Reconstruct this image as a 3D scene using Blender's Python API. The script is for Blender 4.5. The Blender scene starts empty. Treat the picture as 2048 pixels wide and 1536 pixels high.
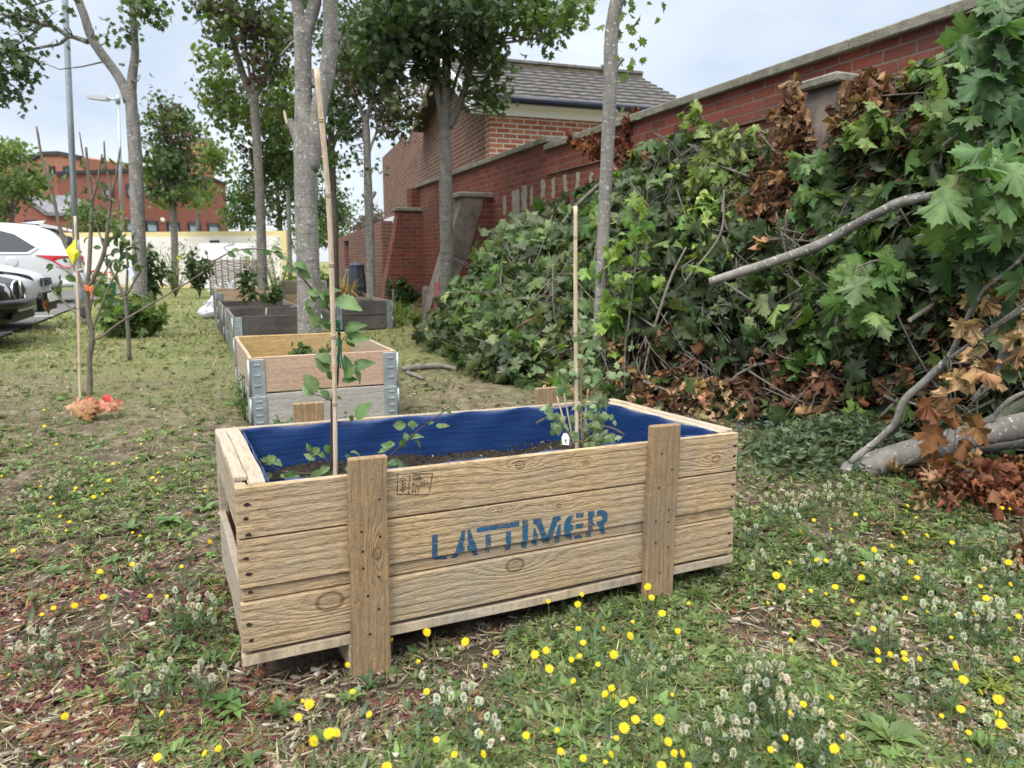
import bpy, math, random
import numpy as np
from mathutils import Vector, Matrix, Euler
R_ = math.radians
sc = bpy.context.scene
COL = sc.collection
random.seed(7)
rng = np.random.default_rng(11)

# ------------------------------------------------------------------ camera
H_CAM, F_PX, W_PX, H_PX = 0.92, 1409.0, 2048.0, 1536.0
PITCH = math.atan((768 - 520) / F_PX)
cd = bpy.data.cameras.new('camera')
cam = bpy.data.objects.new('camera', cd); COL.objects.link(cam)
cam.location = (0, 0, H_CAM); cam.rotation_euler = (math.pi/2 - PITCH, 0, 0)
cd.sensor_width = 36; cd.lens = 36 * F_PX / W_PX
cd.clip_start = 0.05; cd.clip_end = 600
cd.dof.use_dof = True; cd.dof.focus_distance = 1.85; cd.dof.aperture_fstop = 7.0
sc.camera = cam

# ------------------------------------------------------------------ light
SUN_EL, SUN_AZ = R_(52), R_(200)          # azimuth clockwise from +Y (behind the camera, a little left)
wd = bpy.data.worlds.new('World'); sc.world = wd; wd.use_nodes = True
wn = wd.node_tree; wn.nodes.clear()
def wnode(t, **k):
    n = wn.nodes.new(t)
    for a, b in k.items(): setattr(n, a, b)
    return n
sky = wnode('ShaderNodeTexSky', sky_type='NISHITA', sun_disc=False)
sky.sun_elevation = SUN_EL; sky.sun_rotation = SUN_AZ
tc = wnode('ShaderNodeTexCoord'); sep = wnode('ShaderNodeSeparateXYZ')
wn.links.new(tc.outputs['Generated'], sep.inputs[0])
mp = wnode('ShaderNodeMapping'); mp.inputs['Scale'].default_value = (1.2, 1.2, 2.6)
wn.links.new(tc.outputs['Generated'], mp.inputs['Vector'])
nz = wnode('ShaderNodeTexNoise'); nz.inputs['Scale'].default_value = 2.3; nz.inputs['Detail'].default_value = 6; nz.inputs['Roughness'].default_value = .5
wn.links.new(mp.outputs[0], nz.inputs['Vector'])
cr = wnode('ShaderNodeValToRGB')
cr.color_ramp.elements[0].position = .36; cr.color_ramp.elements[0].color = (.57, .65, .77, 1)
cr.color_ramp.elements[1].position = .66; cr.color_ramp.elements[1].color = (.89, .94, 1.0, 1)
wn.links.new(nz.outputs['Fac'], cr.inputs[0])
# overcast dome: brighter overhead than at the horizon
mz = wnode('ShaderNodeMapRange'); mz.inputs['From Min'].default_value = 0.32; mz.inputs['From Max'].default_value = .92
mz.inputs['To Min'].default_value = 4.5; mz.inputs['To Max'].default_value = 20.5
wn.links.new(sep.outputs['Z'], mz.inputs[0])
vm = wnode('ShaderNodeVectorMath', operation='SCALE')
wz = wnode('ShaderNodeMapRange'); wz.inputs['From Min'].default_value = .3; wz.inputs['From Max'].default_value = .9; wn.links.new(sep.outputs['Z'], wz.inputs[0])
wc_ = wnode('ShaderNodeMix', data_type='RGBA'); wn.links.new(wz.outputs[0], wc_.inputs[0]); wn.links.new(cr.outputs[0], wc_.inputs[6]); wc_.inputs[7].default_value = (.90, .88, .84, 1)   # thin bright cloud overhead
wn.links.new(wc_.outputs[2], vm.inputs[0]); wn.links.new(mz.outputs[0], vm.inputs['Scale'])
mx = wnode('ShaderNodeMix', data_type='RGBA'); mx.inputs[0].default_value = .88
wn.links.new(sky.outputs[0], mx.inputs[6]); wn.links.new(vm.outputs[0], mx.inputs[7])
bg = wnode('ShaderNodeBackground'); bg.inputs['Strength'].default_value = .15
wo = wnode('ShaderNodeOutputWorld')
wn.links.new(mx.outputs[2], bg.inputs[0]); wn.links.new(bg.outputs[0], wo.inputs[0])
sl = bpy.data.lights.new('sun', 'SUN'); sl.energy = 1.5; sl.angle = R_(16); sl.color = (1, .93, .83)
so = bpy.data.objects.new('sun', sl); COL.objects.link(so)
sdir = Vector((math.sin(SUN_AZ)*math.cos(SUN_EL), math.cos(SUN_AZ)*math.cos(SUN_EL), math.sin(SUN_EL)))
so.rotation_euler = sdir.to_track_quat('Z', 'Y').to_euler(); so.location = (0, -5, 12)
vs = sc.view_settings
vs.view_transform = 'Standard'; vs.look = 'None'; vs.gamma = 1; vs.exposure = 0.75
sc.cycles.max_bounces = 6; sc.cycles.transparent_max_bounces = 6
sc.cycles.use_denoising = True

# ------------------------------------------------------------------ projection helpers (a photo point and a distance give a place)
_cp, _sp = math.cos(PITCH), math.sin(PITCH)
def ray(x, y):
    a, b = (x - 1024) / F_PX, (y - 768) / F_PX
    return np.array([a, _cp - b*_sp, -_sp - b*_cp])
def P(x, y, Y):
    v = ray(x, y); v = v * (Y / v[1]); return np.array([v[0], v[1], v[2] + H_CAM])
def G(x, y, z=0.0):
    v = ray(x, y); t = (z - H_CAM) / v[2]; return np.array([v[0]*t, v[1]*t, z])
def proj(Q):
    Q = np.atleast_2d(Q); d = Q - np.array([0, 0, H_CAM])
    zz = d[:, 1]*_cp - d[:, 2]*_sp; up = d[:, 1]*_sp + d[:, 2]*_cp
    zz = np.where(zz < 1e-3, 1e-3, zz)
    return np.stack([1024 + F_PX*d[:, 0]/zz, 768 - F_PX*up/zz], 1)

# ------------------------------------------------------------------ object helpers
def tag(o, label=None, cat=None, group=None, kind=None):
    if label: o['label'] = label
    if cat: o['category'] = cat
    if group: o['group'] = group
    if kind: o['kind'] = kind
    return o
def empty(name, loc=(0, 0, 0), rot=(0, 0, 0), label=None, cat=None, group=None):
    o = bpy.data.objects.new(name, None); COL.objects.link(o)
    o.location = loc; o.rotation_euler = rot; o.empty_display_size = .1
    return tag(o, label, cat, group)
def link(name, me, mat=None, parent=None):
    o = bpy.data.objects.new(name, me); COL.objects.link(o)
    if mat is not None: me.materials.append(mat)
    if parent is not None: o.parent = parent
    return o
def copy_tree(o, parent=None):
    c = o.copy(); COL.objects.link(c)
    if parent is not None: c.parent = parent
    for ch in list(o.children): copy_tree(ch, c)
    return c

def catmull(pts, n):
    pts = [np.asarray(p, float) for p in pts]
    if len(pts) < 3:
        return [pts[0]*(1-t) + pts[-1]*t for t in np.linspace(0, 1, n+1)]
    out = []; ext = [2*pts[0]-pts[1]] + pts + [2*pts[-1]-pts[-2]]
    for i in range(1, len(ext)-2):
        p0, p1, p2, p3 = ext[i-1:i+3]
        for k in range(n):
            t = k/n
            out.append(.5*((2*p1) + (-p0+p2)*t + (2*p0-5*p1+4*p2-p3)*t*t + (-p0+3*p1-3*p2+p3)*t**3))
    out.append(pts[-1]); return out

class MB:
    """collects shapes and links them as ONE mesh object"""
    def __init__(s): s.v = []; s.f = []; s.smooth = []
    def add(s, vs, fs, sm=False):
        b = len(s.v); s.v += [tuple(map(float, p)) for p in vs]
        s.f += [tuple(b+i for i in f) for f in fs]; s.smooth += [sm]*len(fs); return s
    def box(s, a, b, c=0.0):
        return s.beam(((a[0]), (a[1]+b[1])/2, (a[2]+b[2])/2), ((b[0]), (a[1]+b[1])/2, (a[2]+b[2])/2), (0, 1, 0), b[1]-a[1], b[2]-a[2], c)
    def beam(s, p0, p1, wdir, w, t, c=0.0, seg=1, jit=0.0, caps=True):
        """board from p0 to p1; w = size along wdir, t = size across"""
        p0, p1 = np.asarray(p0, float), np.asarray(p1, float)
        d = (p1-p0); L = np.linalg.norm(d); d = d/L
        wd_ = np.asarray(wdir, float); wd_ = wd_ - d*(wd_@d); wd_ /= np.linalg.norm(wd_)
        td = np.cross(d, wd_)
        hw, ht = abs(w)/2, abs(t)/2
        if c > 0:
            prof = [(-hw+c, -ht), (hw-c, -ht), (hw, -ht+c), (hw, ht-c), (hw-c, ht), (-hw+c, ht), (-hw, ht-c), (-hw, -ht+c)]
            ends = [(0, .0), (c, 1)]
        else:
            prof = [(-hw, -ht), (hw, -ht), (hw, ht), (-hw, ht)]
        n = len(prof); rings = []
        ts = list(np.linspace(0, 1, seg+1))
        if c > 0: ts = [0, c/L] + ts[1:-1] + [1-c/L, 1]
        vs = []
        ph = random.random()*9
        for i, t_ in enumerate(ts):
            sh = 1.0
            if c > 0 and i in (0, len(ts)-1): sh = 1 - c/max(hw, ht)*.9
            ja = jit*math.sin(ph+t_*L*7.1)+jit*.6*math.sin(ph*2+t_*L*17.3); jb = jit*math.cos(ph*3+t_*L*5.3)
            for k, (a, b) in enumerate(prof):
                e = jit*.5*math.sin(k*2.3+t_*L*23+ph)
                vs.append(p0 + d*(t_*L) + wd_*(a*(1 if sh == 1 else (1-c/hw)) + ja + e) + td*(b*(1 if sh == 1 else (1-c/ht)) + jb))
        fs = []
        for i in range(len(ts)-1):
            for k in range(n):
                fs.append((i*n+k, i*n+(k+1) % n, (i+1)*n+(k+1) % n, (i+1)*n+k))
        if caps:
            fs.append(tuple(range(n))[::-1]); fs.append(tuple((len(ts)-1)*n+k for k in range(n)))
        return s.add(vs, fs)
    def tube(s, pts, rad, sides=8, sub=4, jit=0.0, cap=True, smooth=True):
        path = catmull(pts, sub); m = len(path)
        if np.isscalar(rad): rad = [rad]*len(pts)
        rr = np.interp(np.linspace(0, len(rad)-1, m), range(len(rad)), rad)
        vs = []; fs = []; up = np.array([.31, .17, .93])
        prev = None
        for i in range(m):
            d = path[min(i+1, m-1)] - path[max(i-1, 0)]; d = d/(np.linalg.norm(d)+1e-9)
            a = np.cross(d, up if prev is None else prev)
            if np.linalg.norm(a) < 1e-3: a = np.cross(d, (1, 0, 0))
            a /= np.linalg.norm(a); b = np.cross(a, d); prev = b
            j = 1 + jit*(random.random()-.5)
            for k in range(sides):
                q = 2*math.pi*k/sides
                vs.append(path[i] + (a*math.cos(q) + b*math.sin(q))*rr[i]*j*(1+jit*.6*(random.random()-.5)))
        for i in range(m-1):
            for k in range(sides):
                fs.append((i*sides+k, i*sides+(k+1) % sides, (i+1)*sides+(k+1) % sides, (i+1)*sides+k))
        s.add(vs, fs, smooth)
        if cap:
            b0 = len(s.v)-m*sides
            s.f.append(tuple(b0+k for k in range(sides))[::-1]); s.f.append(tuple(b0+(m-1)*sides+k for k in range(sides))); s.smooth += [False, False]
        return s
    def prism(s, poly, z0, z1, frame=None):
        """2-D outline pushed from z0 to z1; frame = (origin, ex, ey, ez)"""
        n = len(poly)
        o, ex, ey, ez = frame if frame else (np.zeros(3), np.array([1, 0, 0]), np.array([0, 1, 0]), np.array([0, 0, 1]))
        o, ex, ey, ez = map(lambda q: np.asarray(q, float), (o, ex, ey, ez))
        vs = [o+ex*x+ey*y+ez*z0 for x, y in poly] + [o+ex*x+ey*y+ez*z1 for x, y in poly]
        fs = [tuple(range(n))[::-1], tuple(range(n, 2*n))] + [(i, (i+1) % n, n+(i+1) % n, n+i) for i in range(n)]
        return s.add(vs, fs)
    def lathe(s, prof, c=(0, 0, 0), axis='Z', n=16, smooth=True):
        vs = []; m = len(prof)
        for r, h in prof:
            for k in range(n):
                q = 2*math.pi*k/n; a, b = r*math.cos(q), r*math.sin(q)
                p = {'Z': (a, b, h), 'Y': (a, h, b), 'X': (h, a, b)}[axis]
                vs.append((c[0]+p[0], c[1]+p[1], c[2]+p[2]))
        fs = [(i*n+k, i*n+(k+1) % n, (i+1)*n+(k+1) % n, (i+1)*n+k) for i in range(m-1) for k in range(n)]
        fs += [tuple(range(n))[::-1], tuple((m-1)*n+k for k in range(n))]
        return s.add(vs, fs, smooth)
    def build(s, name, mat, parent=None, recalc=True):
        me = bpy.data.meshes.new(name); me.from_pydata(s.v, [], s.f); me.update()
        me.polygons.foreach_set('use_smooth', s.smooth)
        if recalc:
            import bmesh
            bm = bmesh.new(); bm.from_mesh(me); bmesh.ops.recalc_face_normals(bm, faces=bm.faces); bm.to_mesh(me); bm.free()
        return link(name, me, mat, parent)

def inst_mesh(name, tmpls, pos, ydir, zdir, scale, col, tid, mat, parent=None, sx=None):
    """many small shapes merged to one mesh with a colour per shape (leaves of one crown, one patch of weeds)"""
    pos = np.asarray(pos, float); n = len(pos)
    Y = ydir / (np.linalg.norm(ydir, axis=1, keepdims=True)+1e-9)
    Z = zdir - Y*np.sum(zdir*Y, 1, keepdims=True); Z /= (np.linalg.norm(Z, axis=1, keepdims=True)+1e-9)
    X = np.cross(Y, Z)
    scale = np.broadcast_to(np.asarray(scale, float), (n,)); tid = np.broadcast_to(np.asarray(tid), (n,))
    sxx = np.ones(n) if sx is None else sx
    VV = []; FF = []; CC = []; base = 0
    for k, (tv, tf, tm) in enumerate(tmpls):
        ix = np.nonzero(tid == k)[0]
        if len(ix) == 0: continue
        v = (pos[ix, None, :] + scale[ix, None, None]*(tv[None, :, 0:1]*sxx[ix, None, None]*X[ix, None, :] + tv[None, :, 1:2]*Y[ix, None, :] + tv[None, :, 2:3]*Z[ix, None, :]))
        m = len(tv)
        f = tf[None] + (base + np.arange(len(ix))*m)[:, None, None]
        c = col[ix, None, :]*tm[None, :, None]
        VV.append(v.reshape(-1, 3)); FF.append(f.reshape(-1, 3)); CC.append(c.reshape(-1, 3)); base += len(ix)*m
    V = np.concatenate(VV).astype(np.float32); F = np.concatenate(FF).astype(np.int32); C = np.concatenate(CC)
    me = bpy.data.meshes.new(name)
    me.vertices.add(len(V)); me.vertices.foreach_set('co', V.ravel())
    me.loops.add(F.size); me.loops.foreach_set('vertex_index', F.ravel())
    me.polygons.add(len(F)); me.polygons.foreach_set('loop_start', np.arange(0, F.size, 3, dtype=np.int32))
    me.update(calc_edges=True)
    at = me.color_attributes.new('Col', 'FLOAT_COLOR', 'POINT')
    at.data.foreach_set('color', np.concatenate([C, np.ones((len(C), 1))], 1).astype(np.float32).ravel())
    return link(name, me, mat, parent)

# ------------------------------------------------------------------ materials
class NT:
    def __init__(s, name):
        s.m = bpy.data.materials.new(name); s.m.use_nodes = True; s.t = s.m.node_tree; s.t.nodes.clear()
        s.out = s.t.nodes.new('ShaderNodeOutputMaterial')
    def n(s, typ, ins=None, **kw):
        nd = s.t.nodes.new('ShaderNode'+typ)
        for a, b in kw.items(): setattr(nd, a, b)
        for k, v in (ins or {}).items():
            if hasattr(v, 'is_linked') or hasattr(v, 'links'): s.t.links.new(v, nd.inputs[k])
            else: nd.inputs[k].default_value = v
        return nd
    def math(s, op, a, b=0.0, clamp=False):
        nd = s.t.nodes.new('ShaderNodeMath'); nd.operation = op; nd.use_clamp = clamp
        for i, v in enumerate((a, b)):
            if hasattr(v, 'links'): s.t.links.new(v, nd.inputs[i])
            else: nd.inputs[i].default_value = v
        return nd.outputs[0]
    def mix(s, f, a, b):
        nd = s.t.nodes.new('ShaderNodeMix'); nd.data_type = 'RGBA'
        for i, v in ((0, f), (6, a), (7, b)):
            if hasattr(v, 'links'): s.t.links.new(v, nd.inputs[i])
            else: nd.inputs[i].default_value = (*v, 1) if i and len(v) == 3 else v
        return nd.outputs[2]
    def noise(s, vec, scale, detail=4, rough=.5, dist=0.0):
        nd = s.n('TexNoise', {'Scale': scale, 'Detail': detail, 'Roughness': rough, 'Distortion': dist})
        if vec is not None: s.t.links.new(vec, nd.inputs['Vector'])
        return nd.outputs['Fac']
    def ramp(s, f, lo, hi):
        nd = s.n('MapRange', {0: f, 'From Min': lo, 'From Max': hi}); nd.clamp = True; return nd.outputs[0]
    def coord(s, kind='Object'): return s.n('TexCoord').outputs[kind]
    def scaled(s, vec, sc3):
        return s.n('Mapping', {'Vector': vec, 'Scale': sc3}).outputs[0]
    def bump(s, h, strength=.3, dist=.01):
        return s.n('Bump', {'Height': h, 'Strength': strength, 'Distance': dist}).outputs[0]
    def pbsdf(s, col, rough=.6, nrm=None, spec=.3, metal=0.0, **kw):
        nd = s.t.nodes.new('ShaderNodeBsdfPrincipled')
        for k, v in (('Base Color', col), ('Roughness', rough), ('Specular IOR Level', spec), ('Metallic', metal)):
            if hasattr(v, 'links'): s.t.links.new(v, nd.inputs[k])
            else: nd.inputs[k].default_value = (*v, 1) if k == 'Base Color' and len(v) == 3 else v
        for k, v in kw.items(): nd.inputs[k.replace('_', ' ')].default_value = v
        if nrm is not None: s.t.links.new(nrm, nd.inputs['Normal'])
        return nd.outputs[0]
    def fin(s, sh): s.t.links.new(sh, s.out.inputs['Surface']); return s.m

def plain(name, col, rough=.6, var=.25, scale=30, spec=.3, metal=0.0, bump=0.0, bscale=80, coat=0.0):
    t = NT(name); c = t.coord()
    f = t.noise(c, scale, 5, .6)
    dark = tuple(x*(1-var) for x in col); lite = tuple(min(1, x*(1+var)) for x in col)
    cc = t.mix(t.ramp(f, .3, .7), dark, lite)
    nr = t.bump(t.noise(c, bscale, 4), bump, .005) if bump else None
    kw = {'Coat_Weight': coat, 'Coat_Roughness': .05} if coat else {}
    return t.fin(t.pbsdf(cc, rough, nr, spec, metal, **kw))

def leaf_mat(name, trans=.3, rough=.5, pale=.35, spec=.35):
    t = NT(name); a = t.n('Attribute', attribute_name='Col').outputs['Color']
    geo = t.n('NewGeometry')
    c = t.coord(); f = t.noise(c, 34, 3)
    var = t.mix(t.ramp(f, .25, .75), (.72, .72, .72), (1.25, 1.25, 1.2))
    mul = t.n('Mix', data_type='RGBA', blend_type='MULTIPLY'); mul.inputs[0].default_value = 1
    t.t.links.new(a, mul.inputs[6]); t.t.links.new(var, mul.inputs[7])
    col = mul.outputs[2]
    # the leaf underside is paler and greyer
    g = t.n('Mix', data_type='RGBA'); g.inputs[0].default_value = pale
    t.t.links.new(col, g.inputs[6]); g.inputs[7].default_value = (.17, .20, .14, 1)
    under = t.mix(geo.outputs['Backfacing'], col, g.outputs[2])
    p = t.pbsdf(under, rough, None, spec)
    tl = t.n('BsdfTranslucent'); tcx = t.n('Mix', data_type='RGBA', blend_type='MULTIPLY'); tcx.inputs[0].default_value = 1
    t.t.links.new(col, tcx.inputs[6]); tcx.inputs[7].default_value = (1.5, 1.6, .7, 1)
    t.t.links.new(tcx.outputs[2], tl.inputs['Color'])
    ms = t.n('MixShader'); ms.inputs[0].default_value = trans
    t.t.links.new(p, ms.inputs[1]); t.t.links.new(tl.outputs[0], ms.inputs[2])
    return t.fin(ms.outputs[0])

def wood_mat(name, lite, dark, along='X', across='Z', freq=55, knots=(), grey=(.30, .27, .22), greyamt=.5, rough=.85, bump=.5, fibre=1.0, stain=.5):
    """sawn softwood: growth-ring lines run along the board and bend round the knots"""
    t = NT(name); c = t.coord(); sx = t.n('SeparateXYZ', {0: c})
    rnd = t.n('ObjectInfo').outputs['Random']
    A, B = sx.outputs[along], sx.outputs[across]
    off = t.math('MULTIPLY', rnd, 37.0)
    A2 = t.math('ADD', A, off)
    v1 = t.n('CombineXYZ', {0: t.math('MULTIPLY', A2, 1.3), 1: t.math('MULTIPLY', B, 7.0), 2: off}).outputs[0]
    n1 = t.noise(v1, 1.6, 3, .5)
    v2 = t.n('CombineXYZ', {0: t.math('MULTIPLY', A2, 7.0), 1: t.math('MULTIPLY', B, 60.0), 2: off}).outputs[0]
    n2 = t.noise(v2, 2.0, 3, .6)
    v3 = t.n('CombineXYZ', {0: t.math('MULTIPLY', A2, 11.0), 1: t.math('MULTIPLY', B, 270.0), 2: off}).outputs[0]
    n3 = t.noise(v3, 1.0, 4, .7)
    n4 = t.noise(t.n('CombineXYZ', {0: t.math('MULTIPLY', A2, 38.0), 1: t.math('MULTIPLY', B, 150.0), 2: off}).outputs[0], 1.0, 3, .6, .8)
    g = t.math('ADD', t.math('MULTIPLY', B, freq), t.math('MULTIPLY', n1, 6.0))
    g = t.math('ADD', g, t.math('MULTIPLY', n2, 1.1))
    core = None
    for (ka, kb, kr) in knots:
        da = t.math('MULTIPLY', t.math('SUBTRACT', A, ka), 1/kr); db = t.math('MULTIPLY', t.math('SUBTRACT', B, kb), 1/(kr*.72))
        d2 = t.math('ADD', t.math('MULTIPLY', da, da), t.math('MULTIPLY', db, db))
        wide = t.math('ADD', t.math('MULTIPLY', t.math('MULTIPLY', da, da), .16), t.math('MULTIPLY', db, db))
        e = t.math('EXPONENT', t.math('MULTIPLY', wide, -.35))
        g = t.math('ADD', g, t.math('MULTIPLY', e, 7.0))
        ring = t.math('SUBTRACT', 1.0, t.math('ABSOLUTE', t.math('MULTIPLY', t.math('SUBTRACT', d2, 1.0), 1.6)), True)
        ring = t.math('MULTIPLY', ring, .95)
        ins = t.math('MULTIPLY', t.math('SUBTRACT', 1.0, d2, True), .35)
        k = t.math('MAXIMUM', ring, ins)
        core = k if core is None else t.math('MAXIMUM', core, k)
    pp = t.math('PINGPONG', g, 1.0)
    ringv = t.math('POWER', pp, 2.2)
    base = t.mix(t.ramp(ringv, .0, 1.7), lite, dark)
    base = t.mix(t.math('MULTIPLY', t.ramp(n3, .40, .72), .75*fibre), base, tuple(x*.5 for x in dark))
    base = t.mix(t.math('MULTIPLY', t.ramp(n2, .5, .75), .28), base, tuple(x*.7 for x in dark))
    base = t.mix(t.math('MULTIPLY', t.ramp(n4, .50, .68), .55*fibre), base, tuple(x*.42 for x in dark))
    base = t.mix(t.math('MULTIPLY', t.ramp(n4, .46, .30), .35*fibre), base, tuple(min(1, x*1.35) for x in lite))
    big = t.noise(c, 3.1, 4, .6); big2 = t.noise(c, 9.0, 5, .65)
    base = t.mix(t.math('MULTIPLY', t.ramp(big, .42, .68), greyamt), base, grey)
    st_ = t.noise(t.n('CombineXYZ', {0: t.math('MULTIPLY', A2, 2.2), 1: t.math('MULTIPLY', B, 26.0), 2: off}).outputs[0], 1.5, 5, .65)
    base = t.mix(t.math('MULTIPLY', t.ramp(st_, .50, .75), greyamt*.5), base, tuple(x*.62 for x in grey))
    base = t.mix(t.math('MULTIPLY', t.ramp(big2, .60, .76), stain*.6), base, tuple(x*.35 for x in grey))
    dirt = t.noise(c, 75, 4, .7); base = t.mix(t.math('MULTIPLY', t.ramp(dirt, .58, .74), .5*stain+.15), base, tuple(x*.3 for x in grey))
    base = t.mix(t.math('MULTIPLY', t.math('FRACT', t.math('MULTIPLY', rnd, 7.31)), .45*greyamt), base, tuple(x*.9 for x in grey))
    if core is not None:
        base = t.mix(t.math('MULTIPLY', core, .9), base, (.10, .055, .025))
    hgt = t.math('ADD', t.math('MULTIPLY', n3, .9), t.math('MULTIPLY', ringv, -.7))
    hgt = t.math('ADD', hgt, t.math('MULTIPLY', n2, 1.0)); hgt = t.math('ADD', hgt, t.math('MULTIPLY', n4, -1.6)); hgt = t.math('ADD', hgt, t.math('MULTIPLY', t.noise(c, 210, 3, .6), .5))
    return t.fin(t.pbsdf(base, rough, t.bump(hgt, bump, .006), .2))

def bark_mat(name, base=(.20, .19, .165), spot=(.42, .42, .39), dark=(.07, .065, .055), spots=.5, scale=1.0):
    t = NT(name); c = t.coord()
    a = t.noise(t.scaled(c, (1, 1, .35)), 26*scale, 5, .6)
    b = t.noise(t.scaled(c, (1, 1, 1.2)), 75*scale, 3, .5)
    h = t.noise(t.scaled(c, (.5, .5, 3.0)), 22*scale, 4, .6)
    col = t.mix(t.ramp(a, .35, .7), tuple(x*.72 for x in base), tuple(min(1, x*1.25) for x in base))
    col = t.mix(t.math('MULTIPLY', t.ramp(b, .60, .68), spots), col, spot)
    col = t.mix(t.math('MULTIPLY', t.ramp(h, .57, .70), .75), col, dark)
    lich = t.noise(c, 7*scale, 3, .5)
    col = t.mix(t.math('MULTIPLY', t.ramp(lich, .58, .75), .25), col, (.22, .24, .13))
    return t.fin(t.pbsdf(col, .85, t.bump(t.math('ADD', a, t.math('MULTIPLY', b, .5)), .5, .008), .2))

def brick_mat(name, c1, c2, mortar, wide=.225, row=.075, msize=.008, dirt=(.10, .07, .06), dirtamt=.5, efflo=.35, coordk='Object'):
    t = NT(name); c = t.coord(coordk); s = t.n('SeparateXYZ', {0: c})
    u = t.math('ADD', s.outputs['X'], s.outputs['Y'])
    wob = t.noise(c, 9, 3)
    v = t.n('CombineXYZ', {0: t.math('ADD', u, t.math('MULTIPLY', wob, .012)), 1: t.math('ADD', s.outputs['Z'], t.math('MULTIPLY', wob, .008)), 2: 0.0}).outputs[0]
    b = t.n('TexBrick', {'Vector': v, 'Scale': 1.0, 'Mortar Size': msize, 'Mortar Smooth': .25, 'Bias': 0.0, 'Brick Width': wide, 'Row Height': row,
            'Color1': (*c1, 1), 'Color2': (*c2, 1), 'Mortar': (*mortar, 1)})
    col = b.outputs['Color']
    f1 = t.noise(c, 26, 4, .6); f2 = t.noise(c, 1.4, 4, .6); f3 = t.noise(t.scaled(c, (1, 1, .4)), 3.3, 5, .65)
    col = t.mix(t.math('MULTIPLY', t.ramp(f1, .45, .8), .5), col, tuple(x*.5 for x in c1))
    col = t.mix(t.math('MULTIPLY', t.ramp(f2, .45, .72), dirtamt), col, dirt)
    col = t.mix(t.math('MULTIPLY', t.ramp(f3, .60, .8), efflo), col, (.42, .36, .32))
    h = t.math('ADD', t.math('MULTIPLY', b.outputs['Fac'], -1.0), t.math('MULTIPLY', f1, .5))
    return t.fin(t.pbsdf(col, .9, t.bump(h, .8, .012), .15))

def stone_mat(name, col=(.30, .29, .25), moss=(.12, .13, .07), amt=.5, sc_=14):
    t = NT(name); c = t.coord(); a = t.noise(c, sc_, 6, .7); b = t.noise(c, sc_*.3, 4, .6); d = t.noise(c, sc_*6, 3)
    cc = t.mix(t.ramp(a, .3, .7), tuple(x*.6 for x in col), tuple(min(1, x*1.3) for x in col))
    cc = t.mix(t.math('MULTIPLY', t.ramp(b, .45, .7), amt), cc, moss)
    return t.fin(t.pbsdf(cc, .9, t.bump(t.math('ADD', a, d), .5, .01), .15))

def glass_mat(name, col=(.03, .035, .045), rough=.06):
    t = NT(name); return t.fin(t.pbsdf(col, rough, None, .9))

# ------------------------------------------------------------------ leaf templates
def fan(outline, centre, zf):
    pts = [centre] + outline
    v = np.array([(x, y, zf(x, y)) for x, y in pts], float)
    n = len(outline)
    f = np.array([(0, 1+i, 1+(i+1) % n) for i in range(n)])
    return v, f
def mirror(half): return half + [(-x, y) for x, y in reversed(half) if abs(x) > 1e-6]
_mh = [(0, 0), (.16, -.05), (.24, .03), (.45, .0), (.36, .13), (.42, .2), (.30, .27), (.46, .36), (.60, .37), (.52, .46), (.62, .60), (.42, .56), (.38, .64), (.20, .52), (.25, .68), (.34, .76), (.2, .79), (.16, .90), (.07, .92), (0, 1.08)]
_mo = mirror(_mh)
def maple(droop, curl, twist=0.0):
    zf = lambda x, y: -droop*(y-.3)**2*np.sign(y-.3)*1.0 - curl*abs(x)**1.4 + twist*x*(y-.2) + .05*math.sin(9*x+4*y)
    v, f = fan(_mo, (0, .34), zf)
    rr_ = np.hypot(v[:, 0], v[:, 1]-.34); m = .78+.55*np.clip((rr_-.25)/.5, 0, 1); m[0] = 1.2; m[1] = 1.3
    return v, f, m
MAPLE = [maple(.55, .55), maple(.2, .85, .4), maple(.9, .35, -.4), maple(-.35, .5, .6)]
def crumple(seed):
    r = np.random.default_rng(seed)
    v, f, m = maple(.5, .2)
    v = v.copy(); k = 3.0 + r.random()*2.2
    x = v[:, 0].copy(); y = v[:, 1].copy()
    v[:, 0] = np.sin(x*k)/k*1.1; v[:, 2] = -(1-np.cos(x*k))/k*1.2 + .20*np.sin(y*8+r.random()*6) - .3*y*y
    v += r.normal(0, .06, v.shape); m = m*r.uniform(.7, 1.25, len(m)); return v, f, m
DEAD = [crumple(i) for i in range(4)]
_so = mirror([(0, 0), (.3, .02), (.22, .2), (.5, .45), (.25, .5), (.3, .78), (.1, .74), (0, 1.05)])
def small_maple(d, c):
    v, f = fan(_so, (0, .36), lambda x, y: -d*(y-.3)**2 - c*abs(x)**1.3); return v, f, np.ones(len(v))
SMAPLE = [small_maple(.4, .4), small_maple(.1, .7), small_maple(-.2, .3)]
def oval(w, tooth=0, n=6, droop=.3, fold=.35):
    h = [(0, 0)]
    for i in range(1, n):
        t = i/n; x = w*math.sin(math.pi*t**.8)
        if tooth: h += [(x*(1+tooth), t-.02), (x*(1-tooth), t+.05)]
        else: h.append((x, t))
    h.append((0, 1.02))
    v, f = fan(mirror(h), (0, .45), lambda x, y: -droop*(y-.2)**2 + fold*abs(x)); m = np.ones(len(v)); m[0] = 1.15
    return v, f, m
OVAL = [oval(.24), oval(.3, 0, 5, .5, .5)]
TOOTH = [oval(.34, .10, 7, .35, .25), oval(.3, .12, 7, .6, .45)]
WILLOW = [oval(.11, 0, 5, .4, .5), oval(.14, 0, 5, -.3, .3)]
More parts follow.
